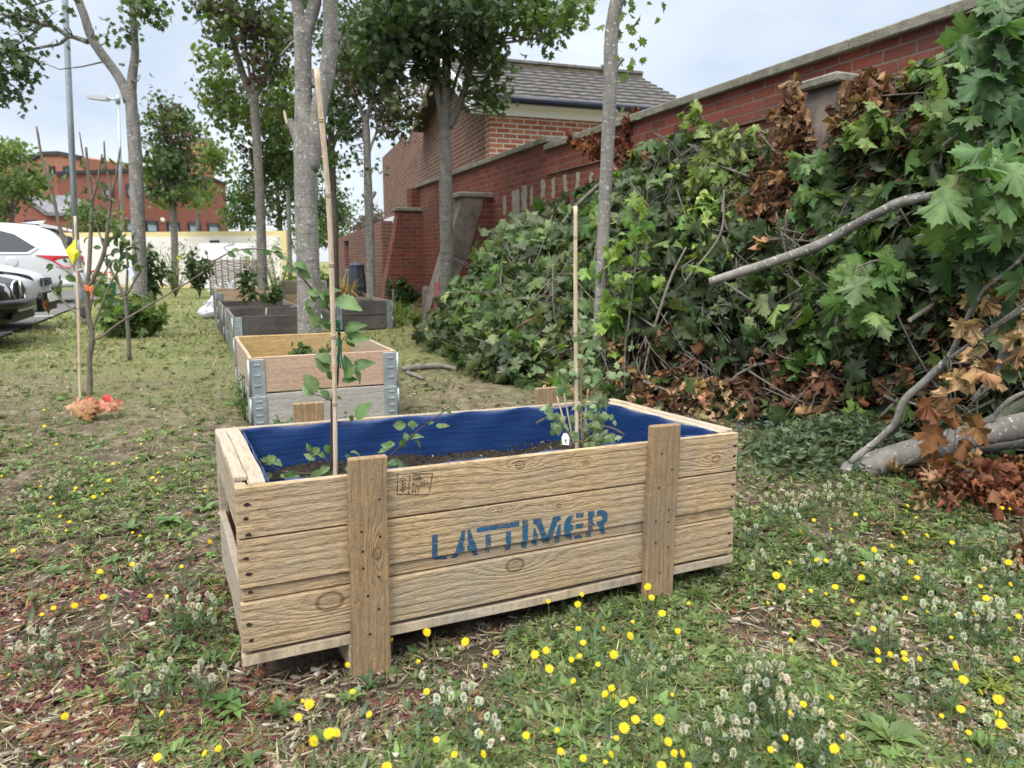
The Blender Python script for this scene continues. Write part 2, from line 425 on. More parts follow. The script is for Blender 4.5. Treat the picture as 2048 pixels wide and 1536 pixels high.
def blade(bend):
    v = []; ns = 4
    for i in range(ns+1):
        t = i/ns; w = .05*(1-t**1.5)
        v += [(-w, t*math.cos(bend*t), t*math.sin(bend*t)*-1), (w, t*math.cos(bend*t), -t*math.sin(bend*t))]
    f = []
    for i in range(ns):
        a = 2*i; f += [(a, a+1, a+3), (a, a+3, a+2)]
    return np.array(v), np.array(f), np.array([.75, .75]+[1]*(2*ns))
BLADE = [blade(.4), blade(1.0), blade(1.6)]
def trefoil():
    V = []; Fs = []
    for a in (0, 2.1, 4.2):
        o = [(0, 0), (.3, .25), (.34, .5), (.17, .58), (0, .47), (-.17, .58), (-.34, .5), (-.3, .25)]
        v, f = fan(o, (0, .35), lambda x, y: .25*abs(x)-.1*y); ca, sa = math.cos(a), math.sin(a)
        v = np.stack([v[:, 0]*ca - v[:, 1]*sa, v[:, 0]*sa + v[:, 1]*ca, v[:, 2]], 1)
        Fs.append(f+sum(len(q) for q in V)); V.append(v)
    V = np.concatenate(V); return V, np.concatenate(Fs), np.ones(len(V))
TREF = [trefoil()]
def chip(l, w, t):
    v = np.array([(x*w, y*l, z*t) for x in (-.5, .5) for y in (-.5, .5) for z in (0, 1)], float)
    v[2:4, 0] *= .5
    f = np.array([(0, 1, 3), (0, 3, 2), (4, 6, 7), (4, 7, 5), (0, 4, 5), (0, 5, 1), (2, 3, 7), (2, 7, 6), (1, 5, 7), (1, 7, 3)])
    return v, f, np.array([.8, 1]*4)
CHIP = [chip(1, .11, .06), chip(1, .2, .08), chip(.7, .34, .14)]
def rosette(nl, w, seed, up=.35, tooth=0):
    r = np.random.default_rng(seed); V = []; Fs = []; M_ = []; b = 0
    for i in range(nl):
        v, f, m = oval(w, tooth, 5, .5, .3)
        a = 2*math.pi*i/nl + r.uniform(-.3, .3); s = r.uniform(.65, 1.05); e = up + r.uniform(-.2, .3)
        y = v[:, 1]*s; x = v[:, 0]*s; z = v[:, 2]*s + y*e
        V.append(np.stack([x*math.cos(a)-y*math.sin(a), x*math.sin(a)+y*math.cos(a), z], 1)); Fs.append(f+b); M_.append(m*r.uniform(.8, 1.2)); b += len(v)
    return np.concatenate(V), np.concatenate(Fs), np.concatenate(M_)
ROS = [rosette(6, .2, 1), rosette(7, .26, 2, .5), rosette(5, .16, 3, .7), rosette(8, .15, 4, .2)]

def rand_dirs(n, up=0.0):
    d = rng.normal(size=(n, 3)); d[:, 2] += up
    return d/np.linalg.norm(d, axis=1, keepdims=True)
def vary(col, n, amt=.25, hue=.08):
    c = np.asarray(col, float)[None]*(1+rng.uniform(-amt, amt, (n, 1)))*(1+rng.uniform(-hue, hue, (n, 3)))
    return np.clip(c, .003, 1)

GRN_D, GRN_M, GRN_L, LIME = (.034, .066, .016), (.065, .115, .022), (.10, .16, .03), (.20, .27, .055)
COPPER, BROWN, TAN, RUST = (.055, .027, .024), (.20, .085, .035), (.42, .24, .10), (.26, .09, .04)
M_LEAF = leaf_mat('maple_leaf', .32, .5, .4)
M_LEAFG = leaf_mat('garden_leaf', .3, .45, .3)
M_DEAD = leaf_mat('dead_leaf', .18, .8, .1, .15)
M_COVER = leaf_mat('ground_weeds', .25, .6, .15, .25)
M_BARK = bark_mat('maple_bark', (.16, .15, .13), (.36, .36, .33), (.05, .045, .04), .7, .6)
M_BARKD = bark_mat('dark_bark', (.12, .11, .095), (.24, .24, .2), (.04, .035, .03), .35)
M_BARKS = bark_mat('speckled_bark', (.215, .205, .19), (.52, .52, .49), (.065, .06, .05), .9, .6)
M_TWIG = bark_mat('twig_bark', (.15, .135, .115), (.3, .28, .25), (.05, .04, .03), .3, 2.5)
M_STEM = plain('green_stem', (.10, .15, .045), .6, .3, 60)
# ================================================================== SETTING
def ground_mat():
    t = NT('ground'); c = t.coord('Object')
    a = t.noise(c, .55, 4, .55); b = t.noise(c, 2.3, 5, .6); d = t.noise(c, 11, 6, .65); e = t.noise(c, 60, 5, .7); e2 = t.noise(c, 160, 3, .7)
    soil = t.mix(t.ramp(e, .3, .72), (.055, .042, .032), (.16, .125, .092))
    chips = t.mix(t.ramp(e2, .35, .7), (.15, .115, .088), (.42, .37, .30))
    base = t.mix(t.math('MULTIPLY', t.ramp(d, .45, .62), .75), soil, chips)
    y = t.n('SeparateXYZ', {0: c}).outputs['Y']
    far = t.ramp(y, 2.5, 9.0)
    dry = t.mix(t.ramp(e, .3, .7), (.125, .13, .055), (.27, .25, .13))
    grn = t.mix(t.ramp(e, .3, .7), (.08, .11, .035), (.17, .21, .075))
    grass = t.mix(t.ramp(t.math('ADD', t.math('MULTIPLY', b, .6), t.math('MULTIPLY', d, .4)), .42, .6), dry, grn)
    m = t.ramp(t.math('ADD', t.math('MULTIPLY', far, .55), t.math('MULTIPLY', a, .7)), .45, .75)
    near = t.ramp(y, 3.6, 2.0)  # near ground darkened: shade in the gaps between weeds, put into the colour
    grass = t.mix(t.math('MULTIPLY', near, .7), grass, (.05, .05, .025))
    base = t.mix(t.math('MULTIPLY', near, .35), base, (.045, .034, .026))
    col = t.mix(m, base, grass)
    # darker red-brown mulch patches
    col = t.mix(t.math('MULTIPLY', t.ramp(b, .58, .72), .4), col, (.07, .04, .035))
    h = t.math('ADD', d, t.math('MULTIPLY', e, .6))
    return t.fin(t.pbsdf(col, .95, t.bump(h, .9, .03), .1))
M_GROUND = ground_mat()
def ground_height(x, y):
    return (.010*np.sin(x*5.1+.7)*np.cos(y*4.3) + .007*np.sin(x*13+y*9) + .004*np.sin(x*29-y*23))
def build_ground():
    xs = np.concatenate([[-300, -120, -50, -25], np.linspace(-12, 7, 191), [12, 30, 120, 300]])
    ys = np.concatenate([[-60, -10, -2], np.linspace(0, 12, 151), np.linspace(12.5, 28, 30), [40, 70, 140, 400]])
    X, Y = np.meshgrid(xs, ys); Z = ground_height(X, Y)*np.clip((14-Y)/6, 0, 1)*np.clip((13-abs(X))/4, 0, 1) - .012
    # small mounds seen in the picture: soil by the bed, humps under the brush
    for (mx_, my_, r_, h_) in ((.1, 5.9, .35, .05), (-2.0, 6.5, .6, .03), (-.05, 5.0, .4, .02)):
        Z += h_*np.exp(-((X-mx_)**2+(Y-my_)**2)/r_**2)
    V = np.stack([X.ravel(), Y.ravel(), Z.ravel()], 1); nx = len(xs)
    i = np.arange(nx*(len(ys)-1)).reshape(-1, nx)[:, :-1].ravel()
    F = np.stack([i, i+1, i+nx+1, i+nx], 1)
    me = bpy.data.meshes.new('ground'); me.from_pydata(V.tolist(), [], F.tolist()); me.update()
    me.polygons.foreach_set('use_smooth', [True]*len(F))
    tag(link('ground', me, M_GROUND), kind='structure')
build_ground()

def asphalt_mat():
    t = NT('asphalt'); c = t.coord(); a = t.noise(c, 180, 3, .7); b = t.noise(c, 1.1, 5, .6)
    col = t.mix(t.ramp(a, .35, .7), (.055, .055, .056), (.16, .155, .15)); col = t.mix(t.math('MULTIPLY', t.ramp(b, .4, .7), .5), col, (.17, .165, .155))
    return t.fin(t.pbsdf(col, .85, t.bump(a, .5, .006), .25))
M_ASPH = asphalt_mat()
edge = [G(-60, 705), G(0, 676), G(60, 652), G(105, 634), G(150, 616), G(205, 596), G(245, 587)]
mb = MB()
pv = [(*q[:2], .016) for q in edge] + [(-11.5, 21.5, .016), (-30, 21.5, .016), (-30, 2, .016), (-7.6, 2.0, .016)]
mb.add(pv, [tuple(range(len(pv)))])
tag(mb.build('parking_lot', M_ASPH), kind='structure')
M_WHITEP = plain('road_paint', (.62, .62, .6), .8, .3, 40)
CAR_U = np.array([math.cos(R_(23)), math.sin(R_(23))]); CAR_N = np.array([-CAR_U[1], CAR_U[0]])
def bay_line(x, y, L=4.2):
    p = G(x, y)[:2]; q = p - CAR_U*L; w = CAR_N*.05
    m_ = MB().add([(*(p-w), .021), (*(p+w), .021), (*(q+w), .021), (*(q-w), .021)], [(0, 1, 2, 3)])
    tag(m_.build('bay_marking', M_WHITEP), kind='structure')
bay_line(40, 661); bay_line(108, 634); bay_line(205, 599)

class Facade:
    """upright plane between two ground points; local X along, Y back (away from the camera), Z up"""
    def __init__(s, a, b):
        s.a = np.array(a[:2], float); s.b = np.array(b[:2], float); s.L = np.linalg.norm(s.b-s.a); s.d = (s.b-s.a)/s.L
        s.n = np.array([-s.d[1], s.d[0]])
        s.rz = math.atan2(s.d[1], s.d[0])
    def sz(s, x, y):
        v = ray(x, y); A_ = np.array([[v[0], -s.d[0]], [v[1], -s.d[1]]]); t, u = np.linalg.solve(A_, s.a)
        return u, H_CAM + v[2]*t
    def root(s, name, label, cat, group=None): return empty(name, (s.a[0], s.a[1], 0), (0, 0, s.rz), label, cat, group)
    def panel(s, mb, x0, y0, x1, y1, d0, d1):
        u0, z0 = s.sz(x0, y0); u1, z1 = s.sz(x1, y1)
        return mb.beam((min(u0, u1), (d0+d1)/2, (z0+z1)/2), (max(u0, u1), (d0+d1)/2, (z0+z1)/2), (0, 1, 0), d1-d0, abs(z1-z0))

# ---------------------------------------------------------------- the garden wall with its buttresses
M_BRICKW = brick_mat('wall_brick', (.135, .038, .028), (.225, .065, .042), (.17, .13, .11), dirtamt=.75, efflo=.5)
M_COPE = stone_mat('coping_stone', (.22, .21, .175), (.10, .11, .07), .5)
M_RENDER = stone_mat('cement_render', (.19, .16, .14), (.045, .04, .037), .8, 7)
WD = np.array([.42, -1.0]); WD /= np.linalg.norm(WD)          # along the wall, towards the camera
WN = np.array([-WD[1]*-1, WD[0]*-1]); WN = np.array([WD[1], -WD[0]])   # out of the wall, to the left
def wallpt(Y, out=0.0):
    X = -.29 - .42*(Y-10.6); return np.array([X, Y]) + WN*out
wf = Facade(wallpt(14.4), wallpt(1.0))
# local: x runs from the far end towards the camera; local +Y is to the right of travel?  n = rot90(d) points right-back
wall_root = wf.root('garden_wall', 'tall red brick boundary wall with stone coping and sloped buttresses behind the brush heap', 'wall')
u_step = wf.sz(1095, 290)[0]
uN = wf.L
zf_, zn_ = 2.50, 2.36
zfar = wf.sz(985, 317)[1]; znear = wf.sz(1500, 156)[1]
if True:
    m = MB()
    prof = [(0, 0), (uN, 0), (uN, znear-.05), (u_step, znear-.05), (u_step, zfar-.05), (0, zfar-.05)]
    m.prism(prof, 0, .23, ((0, 0, 0), (1, 0, 0), (0, 0, 1), (0, 1, 0)))
    m.build('brickwork', M_BRICKW, wall_root)
    m = MB()
    for k in range(int((uN-u_step)/.9)+1):
        a, b = u_step-.02+k*.9, min(uN, u_step-.02+(k+1)*.9-.006)
        if b > a: m.beam((a, .115, znear-.05+.035), (b, .115, znear-.05+.035), (0, 1, 0), .33, .07, .008)
    m.build('coping', M_COPE, wall_root)
    m = MB()
    for k in range(int(u_step/.9)+1):
        b, a = u_step+.06-k*.9, max(-.1, u_step+.06-(k+1)*.9+.006)
        if b > a: m.beam((a, .115, zfar-.05+.035), (b, .115, zfar-.05+.035), (0, 1, 0), .33, .07, .008)
    m.build('coping', M_COPE, wall_root)
    # projecting course under the near coping
    m = MB(); m.beam((u_step+.02, -.012, znear-.30), (uN, -.012, znear-.30), (0, 1, 0), .03, .07); m.build('string_course', M_BRICKW, wall_root)
def buttress(u0, ztop, width, dtop, dbot, render=True, cap=.07, half=0.0):
    """local y<0 is towards the garden"""
    br = MB()
    br.prism([(0.006, 0), (0.006, ztop), (-dtop, ztop), (-dbot, .0)], u0-width/2, u0+width/2, ((0, 0, 0), (0, 1, 0), (0, 0, 1), (1, 0, 0)))
    b = br.build('buttress', M_BRICKW, wall_root)
    m = MB(); m.beam((u0-width/2-.035, -dtop/2-.025, ztop+cap/2), (u0+width/2+.035, -dtop/2-.025, ztop+cap/2), (0, 1, 0), dtop+.09, cap, .012)
    m.build('cap_stone', M_COPE, b)
    if render:
        e = .012; k = (dbot-dtop)/ztop
        m = MB()
        # sloped outer face
        m.prism([(-dtop, ztop-.004), (-dtop-e, ztop-.004), (-dbot-e, .0), (-dbot, 0)], u0-width/2-e, u0+width/2+e, ((0, 0, 0), (0, 1, 0), (0, 0, 1), (1, 0, 0)))
        # ragged render on the side faces, broken away below
        for su in (-1, 1):
            z = [ztop-.004, ztop-.20, ztop-.42, ztop-.62, ztop-.8, ztop-1.0, ztop-1.15]
            fr = [dtop*.30, dtop*.42, dtop*.55, dtop*.72, dtop*.80, dtop*1.05, dtop*1.2]
            edge_ = []
            for zz, f in zip(z, fr):
                edge_.append((-f+random.uniform(-.02, .02), zz)); edge_.append((-f-.03, zz-.06))
            outer = [(-(dtop+k*(ztop-zz)), zz) for zz in (ztop-1.25, ztop-.6, ztop-.004)]
            us = u0+su*width/2
            m.prism(edge_+outer, us if su > 0 else us-e, us+e if su > 0 else us, ((0, 0, 0), (0, 1, 0), (0, 0, 1), (1, 0, 0)))
        m.build('cement_render', M_RENDER, b)
    return b
b2u, b2z = wf.sz(986, 386)
b1u, b1z = wf.sz(1752, 150)
b3u, b3z = wf.sz(818, 424)
buttress(b2u-.16, b2z-.07, .32, .46, 1.05)
buttress(b1u-.13, b1z-.07, .23, .27, .85, cap=.06)
buttress(.16, b3z-.05, .32, .45, .85, render=False)
# end pier and its step at the far end
m = MB(); m.beam((-.02, -.07, 0), (-.02, -.07, zfar-.06), (1, 0, 0), .36, .16); m.build('pier', M_BRICKW, wall_root)
# cement smears left by an old lean-to
m = MB()
for x0, y0, w, h in ((1007, 392, 6, 38), (1025, 382, 15, 48), (1044, 372, 11, 48), (1061, 374, 6, 40), (1083, 360, 7, 45), (1105, 356, 5, 40), (1128, 350, 5, 40), (1153, 345, 6, 36), (1180, 345, 5, 30)):
    u, z = wf.sz(x0, y0); u1, z1 = wf.sz(x0+w, y0+h); n_ = 9
    pts = [(u+random.uniform(-.015, .015), z1+(z-z1)*i/n_) for i in range(n_+1)] + [(u1+random.uniform(-.02, .02), z1+(z-z1)*i/n_) for i in range(n_, -1, -1)]
    m.prism(pts, -.007, .002, ((0, 0, 0), (1, 0, 0), (0, 0, 1), (0, 1, 0)))
m.build('cement_smears', stone_mat('old_cement', (.30, .27, .22), (.16, .15, .1), .4), wall_root)

# ---------------------------------------------------------------- old brown brick wall and shed beyond the far end
M_BRICKO = brick_mat('old_brown_brick', (.14, .060, .048), (.20, .095, .075), (.24, .20, .17), dirtamt=.5, efflo=.55)
of = Facade(P(676, 560, 23.5)[:2], P(766, 560, 15.6)[:2])
orr = of.root('old_brick_wall', 'low weathered brown brick wall with a narrow dark doorway beyond the wall end', 'wall')
u1, zt1 = of.sz(682, 474); u2, zt2 = of.sz(764, 441); ud0, zd0 = of.sz(688, 482); ud1, _ = of.sz(697, 482)
m = MB(); m.prism([(0, 0), (ud0, 0), (ud0, zd0), (ud1, zd0), (ud1, 0), (of.L, 0), (of.L, zt2), (u1, zt1), (0, zt1)], 0, .25, ((0, 0, 0), (1, 0, 0), (0, 0, 1), (0, 1, 0)))
m.build('brickwork', M_BRICKO, orr)
m = MB(); m.beam((ud0, .22, zd0/2), (ud1, .22, zd0/2), (0, 1, 0), .03, zd0); m.build('door', plain('dark_door', (.03, .022, .02), .8), orr)
sf = Facade(P(690, 560, 22.5)[:2], P(764, 560, 17.5)[:2])
sr = sf.root('garden_shed', 'small shed with a white and yellow roof verge behind the brown wall', 'shed')
a0, z0 = sf.sz(698, 470); a1, z1 = sf.sz(742, 443); a2, z2 = sf.sz(762, 446)
m = MB(); m.prism([(a0, 0), (a2, 0), (a2, z1-.1), (a1, z1-.1), (a0, z0-.1)], .5, 2.5, ((0, 0, 0), (1, 0, 0), (0, 0, 1), (0, 1, 0))); m.build('wall', M_BRICKO, sr)
m = MB(); m.beam((a0-.3, .42, z0-.12), (a1, .42, z1), (0, 1, 0), .06, .16); m.beam((a1, .42, z1), (a2+.1, .42, z1+.02), (0, 1, 0), .06, .16); m.build('verge', plain('white_trim', (.7, .72, .72), .5), sr)
m = MB(); m.beam((a0-.2, .36, z0-.26), (a1, .36, z1-.14), (0, 1, 0), .06, .12); m.build('barge_board', plain('yellow_paint', (.5, .42, .06), .6), sr)
m = MB(); m.beam((a0-.3, 1.5, z0-.02), (a1, 1.5, z1+.1), (0, 1, 0), 2.1, .05); m.beam((a1, 1.5, z1+.1), (a2+.1, 1.5, z1+.1), (0, 1, 0), 2.1, .05); m.build('roof', plain('felt_roof', (.14, .14, .14), .9), sr)

# ---------------------------------------------------------------- brick house behind the wall
M_BRICKH = brick_mat('house_brick', (.30, .085, .045), (.40, .17, .10), (.55, .50, .45), msize=.012, dirt=(.12, .075, .065), dirtamt=.35, efflo=.25)
M_BRICKG = brick_mat('gable_brick', (.12, .055, .040), (.21, .10, .07), (.27, .22, .18), msize=.012, dirtamt=.5, efflo=.3)
hd = np.array([.947, .32]); hg = np.array([-.32, .947]); h0 = np.array([-.34, 11.3])
side = Facade(h0, h0+hd*3.4); gab = Facade(h0+hg*10.9, h0)
hr = side.root('brick_house', 'small brick house with grey tiled roof and white soffit behind the garden wall', 'house')
inv = Matrix.Rotation(-side.rz, 4, 'Z') @ Matrix.Translation((-h0[0], -h0[1], 0))
def tolocal(p): return np.array(inv @ Vector(p))
ze = side.sz(985, 206)[1]; zE = ze
gx = lambda x, y: gab.sz(x, y)
ua, za = gx(906, 122); ul, zl = gx(850, 258); u_e, z_e = gx(779, 302)
ta, tl_ = gab.L-ua, gab.L-ul      # distances from the near corner along the gable
m = MB(); m.beam((0, .12, ze/2), (3.4, .12, ze/2), (0, 1, 0), .24, ze); m.build('side_wall', M_BRICKH, hr)
# gable in local coordinates: local Y runs along the gable, X is thickness
m = MB(); m.prism([(.243, 0), (gab.L, 0), (gab.L, z_e), (tl_, z_e+.05), (tl_, zl-.05), (ta, za-.12), (.243, ze+.02)], .0, .24, ((0, 0, 0), (0, 1, 0), (0, 0, 1), (1, 0, 0)))
m.build('gable_wall', M_BRICKG, hr)
m = MB(); m.beam((3.28, .243, ze/2), (3.28, tl_, ze/2), (1, 0, 0), .24, ze); m.beam((.243, tl_-.12, (zl)/2-.1), (3.16, tl_-.12, zl/2-.1), (0, 1, 0), .24, zl-.2); m.build('back_wall', M_BRICKG, hr)
# roof: interlocking tiles, near slope in stepped courses
def tile_slope(m, y0, z0, y1, z1, x0, x1, rows):
    nx = 60
    xs = np.linspace(x0, x1, nx)
    for r in range(rows):
        a, b = r/rows, (r+1)/rows+.012
        ya, yb = y0+(y1-y0)*a, y0+(y1-y0)*b; za_, zb_ = z0+(z1-z0)*a+.045, z0+(z1-z0)*b+.008
        vs = []; fs = []
        for x in xs:
            w = .005*math.sin(x*2*math.pi/.30)
            vs += [(x, ya, za_+w-.045), (x, ya, za_+w), (x, yb, zb_+w)]
        for i in range(nx-1):
            fs += [(3*i, 3*i+3, 3*i+4, 3*i+1), (3*i+1, 3*i+4, 3*i+5, 3*i+2)]
        m.add(vs, fs)
ty = plain('roof_tile', (.09, .086, .082), .85, .45, 9, bump=.3)
m = MB(); ov = .28
k_ = (za-ze)/ta
tile_slope(m, -ov, ze-ov*k_*.4+.02, ta, za, -.30, 3.75, 11)
rf = m.build('roof', ty, hr, recalc=False)
m = MB(); m.beam((-.3, (ta+tl_)/2, (za+zl)/2+.02), (3.75, (ta+tl_)/2, (za+zl)/2+.02), (0, tl_-ta+.3, zl-za-.1), math.hypot(tl_-ta, zl-za)+.3, .05); m.build('rear_slope', ty, rf)
m = MB()
for k in range(9): m.tube([(-.3+k*.45, ta, za+.02), (-.3+k*.45+.46, ta, za+.02)], [.10, .115], 10, 1)
m.build('ridge_tiles', plain('ridge_tile', (.27, .25, .16), .85, .35, 8), rf)
wt = plain('white_pvc', (.78, .80, .82), .4, .06)
m = MB(); m.beam((-.3, -.12, ze-.05), (3.7, -.12, ze-.05), (0, 1, 0), .26, .03); m.beam((-.3, -.02, ze-.11), (3.7, -.02, ze-.11), (0, 1, 0), .035, .12); m.build('soffit', wt, hr)
m = MB(); m.tube([(-.34, -ov-.03, ze+.01), (3.74, -ov-.03, ze+.01)], .06, 10, 1)
for k in range(4): m.beam((.5+k*.9, -.2, ze+.0), (.5+k*.9, -.27, ze+.0), (1, 0, 0), .025, .03)
m.build('gutter', plain('dark_gutter', (.02, .025, .045), .35), hr)
m = MB()
m.beam((-.33, -.30, ze-.10), (-.33, ta, za-.02), (1, 0, 0), .05, .20); m.beam((-.33, ta, za-.02), (-.33, tl_+.2, zl-.16), (1, 0, 0), .05, .20)
m.build('barge_board', wt, hr)

# ---------------------------------------------------------------- school behind
M_BRICKS = brick_mat('school_brick', (.26, .085, .065), (.30, .105, .08), (.28, .16, .13), dirtamt=.25, efflo=.10)
M_BRICKSO = brick_mat('orange_brick', (.30, .135, .085), (.34, .165, .105), (.33, .21, .16), dirtamt=.15, efflo=.10)
M_PANE = glass_mat('window_pane', (.30, .36, .42), .12)
M_FRAME = plain('dark_frame', (.035, .04, .05), .5)
def window(fc, root, x0, y0, x1, y1, bar=.4, d=-.05):
    u0, z0 = fc.sz(x0, y0); u1, z1 = fc.sz(x1, y1); w = abs(u1-u0); h = abs(z0-z1); t = .09
    if u1 < u0: u0, u1 = u1, u0
    zl_, zh = min(z0, z1), max(z0, z1); m = MB()
    for (a, b, c_, e) in ((u0, u1, zl_, zl_+t), (u0, u1, zh-t, zh)): m.beam((a, d, (c_+e)/2), (b, d, (c_+e)/2), (0, 1, 0), .14, e-c_)
    for a in (u0+t/2, u1-t/2): m.beam((a, d, zl_+t), (a, d, zh-t), (1, 0, 0), t, .14)
    if bar: m.beam((u0+t, d, zh-h*bar*.6), (u1-t, d, zh-h*bar*.6), (0, 1, 0), .12, .07)
    f = m.build('window', M_FRAME, root)
    m = MB(); m.beam((u0+t, d+.03, (zl_+zh)/2), (u1-t, d+.03, (zl_+zh)/2), (0, 1, 0), .02, zh-zl_-2*t); m.build('pane', M_PANE, f)
fa = Facade(P(108, 465, 46)[:2], P(268, 465, 49)[:2])
ra = fa.root('school_block', 'flat roofed red brick school block with grey framed windows behind the lamp posts', 'building')
def flat(fc, root, pts, mat, name, thick=.3, d=0.0):
    q = [fc.sz(x, y) for x, y in pts]; lo = [(q[-1][0], -.2), (q[0][0], -.2)] if True else []
    m = MB(); m.prism([(a, b) for a, b in q]+lo, d, d+thick, ((0, 0, 0), (1, 0, 0), (0, 0, 1), (0, 1, 0))); return m.build(name, mat, root)
flat(fa, ra, [(112, 347), (175, 343), (262, 340), (268, 340)], M_BRICKS, 'wall', 8.0)
fb = Facade(P(268, 465, 49)[:2], P(452, 465, 57)[:2])
rb = fb.root('school_wing', 'long red brick school wing with two rows of windows above the cream wall', 'building')
flat(fb, rb, [(268.3, 340), (340, 348), (425, 358), (451, 369)], M_BRICKS, 'wall', 8.0)
for fc, rt, x0, y0, x1, y1 in ((fa, ra, 207, 370, 228, 394), (fa, ra, 251, 369, 266, 394), (fa, ra, 210, 438, 233, 464), (fa, ra, 250, 439, 267, 464),
                               (fb, rb, 290, 372, 306, 397), (fb, rb, 380, 377, 397, 402), (fb, rb, 290, 441, 316, 466), (fb, rb, 333, 443, 359, 466), (fb, rb, 375, 444, 401, 468), (fb, rb, 414, 446, 439, 469), (fb, rb, 336, 376, 350, 400)):
    window(fc, rt, x0, y0, x1, y1)
m = MB(); q0 = fa.sz(112, 347); q1 = fa.sz(268, 340); m.beam((q0[0], 0, q0[1]), (q1[0], 0, q1[1]), (0, 1, 0), .25, .22); m.build('parapet_cap', M_FRAME, ra)
m = MB(); q = [fb.sz(*p) for p in ((268.5, 340), (340, 348), (425, 358), (451.5, 369))]
for a, b in zip(q[:-1], q[1:]): m.beam((a[0], 0, a[1]), (b[0], 0, b[1]), (0, 1, 0), .25, .2)
m.build('parapet_cap', M_FRAME, rb)
m = MB(); u, z = fb.sz(324, 440); m.lathe([(.0, -.01), (.16, .0), (.18, .12), (.05, .16)], (u, -.1, z), 'Y', 12); m.build('alarm_box', plain('cream_box', (.7, .62, .5), .5), rb)
fl = Facade(P(-120, 465, 55)[:2], P(166, 465, 50)[:2])
rl = fl.root('orange_building', 'taller orange brick building with a stepped roofline behind the left maple', 'building')
flat(fl, rl, [(-120, 330), (60, 322), (84, 307), (120, 306), (163, 315)], M_BRICKSO, 'wall', 7)
for r in ((100, 333, 112, 351), (128, 333, 141, 347), (96, 380, 118, 402)): window(fl, rl, *r)
m = MB(); q = [fl.sz(*p) for p in ((60, 322), (84, 307), (120, 306), (163, 315))]
for a, b in zip(q[:-1], q[1:]): m.beam((a[0], 0, a[1]), (b[0], 0, b[1]), (0, 1, 0), .3, .22)
m.build('parapet_cap', M_FRAME, rl)
fp = Facade(P(-120, 465, 44)[:2], P(137, 465, 43)[:2])
rp = fp.root('pitched_annexe', 'low red brick annexe with a sloping slate roof beside the white car', 'building')
flat(fp, rp, [(-120, 392), (50, 392), (100, 426), (108, 430), (137, 430)], M_BRICKS, 'wall', 4)
window(fp, rp, 50, 440, 78, 462); window(fp, rp, 0, 438, 14, 460)
m = MB()
qa, qb, qc, qd = fp.sz(48, 390), fp.sz(100, 428), fp.sz(136, 429), fp.sz(75, 385)
m.beam((qa[0], -.1, qa[1]), (qb[0], -.1, qb[1]), (0, 1, 0), .3, .25); m.beam((qb[0], -.1, qb[1]), (qc[0], -.1, qc[1]), (0, 1, 0), .3, .2)
m.add([(qa[0], 0, qa[1]), (qb[0], 0, qb[1]), (qc[0], 0, qc[1]), (qc[0]-.3, 3, qc[1]+.35), (qd[0], 3, qd[1]+.1)], [(0, 1, 2, 3, 4)])
m.build('roof', plain('slate_roof', (.17, .17, .19), .7, .3, 6), rp)
# corrugated roof and chimney block
fcg = Facade(P(154, 465, 54)[:2], P(240, 465, 56)[:2])
rc = fcg.root('corrugated_roof_hall', 'pale corrugated roof hall showing above the red brick parapet', 'building')
m = MB(); pts = [fcg.sz(*p) for p in ((156, 344), (240, 341), (240, 326), (166, 320))]
n_ = 34; vs = []; fs = []
for i in range(n_+1):
    t_ = i/n_; lo = np.array(pts[0])*(1-t_)+np.array(pts[1])*t_; hi = np.array(pts[3])*(1-t_)+np.array(pts[2])*t_; b_ = .16*(i % 2)
    vs += [(lo[0], b_, lo[1]), (hi[0], 2.5+b_, hi[1])]
for i in range(n_): fs.append((2*i, 2*i+2, 2*i+3, 2*i+1))
m.add(vs, fs); m.build('roof', plain('fibre_cement', (.40, .39, .37), .8, .3, 4), rc, recalc=False)
m = MB(); m.prism([(pts[0][0], 0), (pts[1][0], 0), (pts[1][0], pts[1][1]-.05), (pts[0][0], pts[0][1]-.05)], .3, 2, ((0, 0, 0), (1, 0, 0), (0, 0, 1), (0, 1, 0))); m.build('wall', M_BRICKS, rc)
ft = Facade(P(398, 465, 62)[:2], P(424, 465, 63)[:2])
rt = ft.root('brick_tower', 'square pinkish brick tower rising behind the school wing', 'tower')
flat(ft, rt, [(398, 282), (424, 282)], M_BRICKSO, 'wall', 3)
m = MB(); a, b = ft.sz(397, 280), ft.sz(425, 280); m.beam((a[0], 1.5, a[1]), (b[0], 1.5, b[1]), (0, 1, 0), 3.3, .35); m.build('cap', M_COPE, rt)
# roof plant on the left building and the mast
m = MB(); u, z = fl.sz(38, 312); m.beam((u-.8, 2, z-1.2), (u-.8, 2, z+.35), (1, 0, 0), 1.3, 1.2); u, z = fl.sz(62, 312); m.beam((u-.2, 2, z-1.2), (u-.2, 2, z+.3), (1, 0, 0), 1.2, 1.2)
m.build('roof_unit', M_FRAME, rl)
mast = empty('radio_mast', P(3, 465, 75).tolist(), label='thin lattice radio mast with antennas at the far left edge', cat='mast'); mast.location.z = 0
zt = P(3, 180, 75)[2]; m = MB(); m.tube([(0, 0, 0), (0, 0, zt)], .09, 6, 1); m.build('pole', plain('galvanised', (.4, .42, .44), .5, metal=.3), mast)
for k in range(3):
    for a in range(5): m2 = MB(); q = a*1.25; m2.beam((.55*math.cos(q), .55*math.sin(q), zt-.6-k*1.2), (.55*math.cos(q), .55*math.sin(q), zt-1.5-k*1.2), (1, 0, 0), .16, .1); m2.tube([(0, 0, zt-1-k*1.2), (.55*math.cos(q), .55*math.sin(q), zt-1-k*1.2)], .03, 5, 1); m2.build('antenna', plain('antenna_grey', (.3, .32, .34), .5) if 'antenna_grey' not in bpy.data.materials else bpy.data.materials['antenna_grey'], mast)

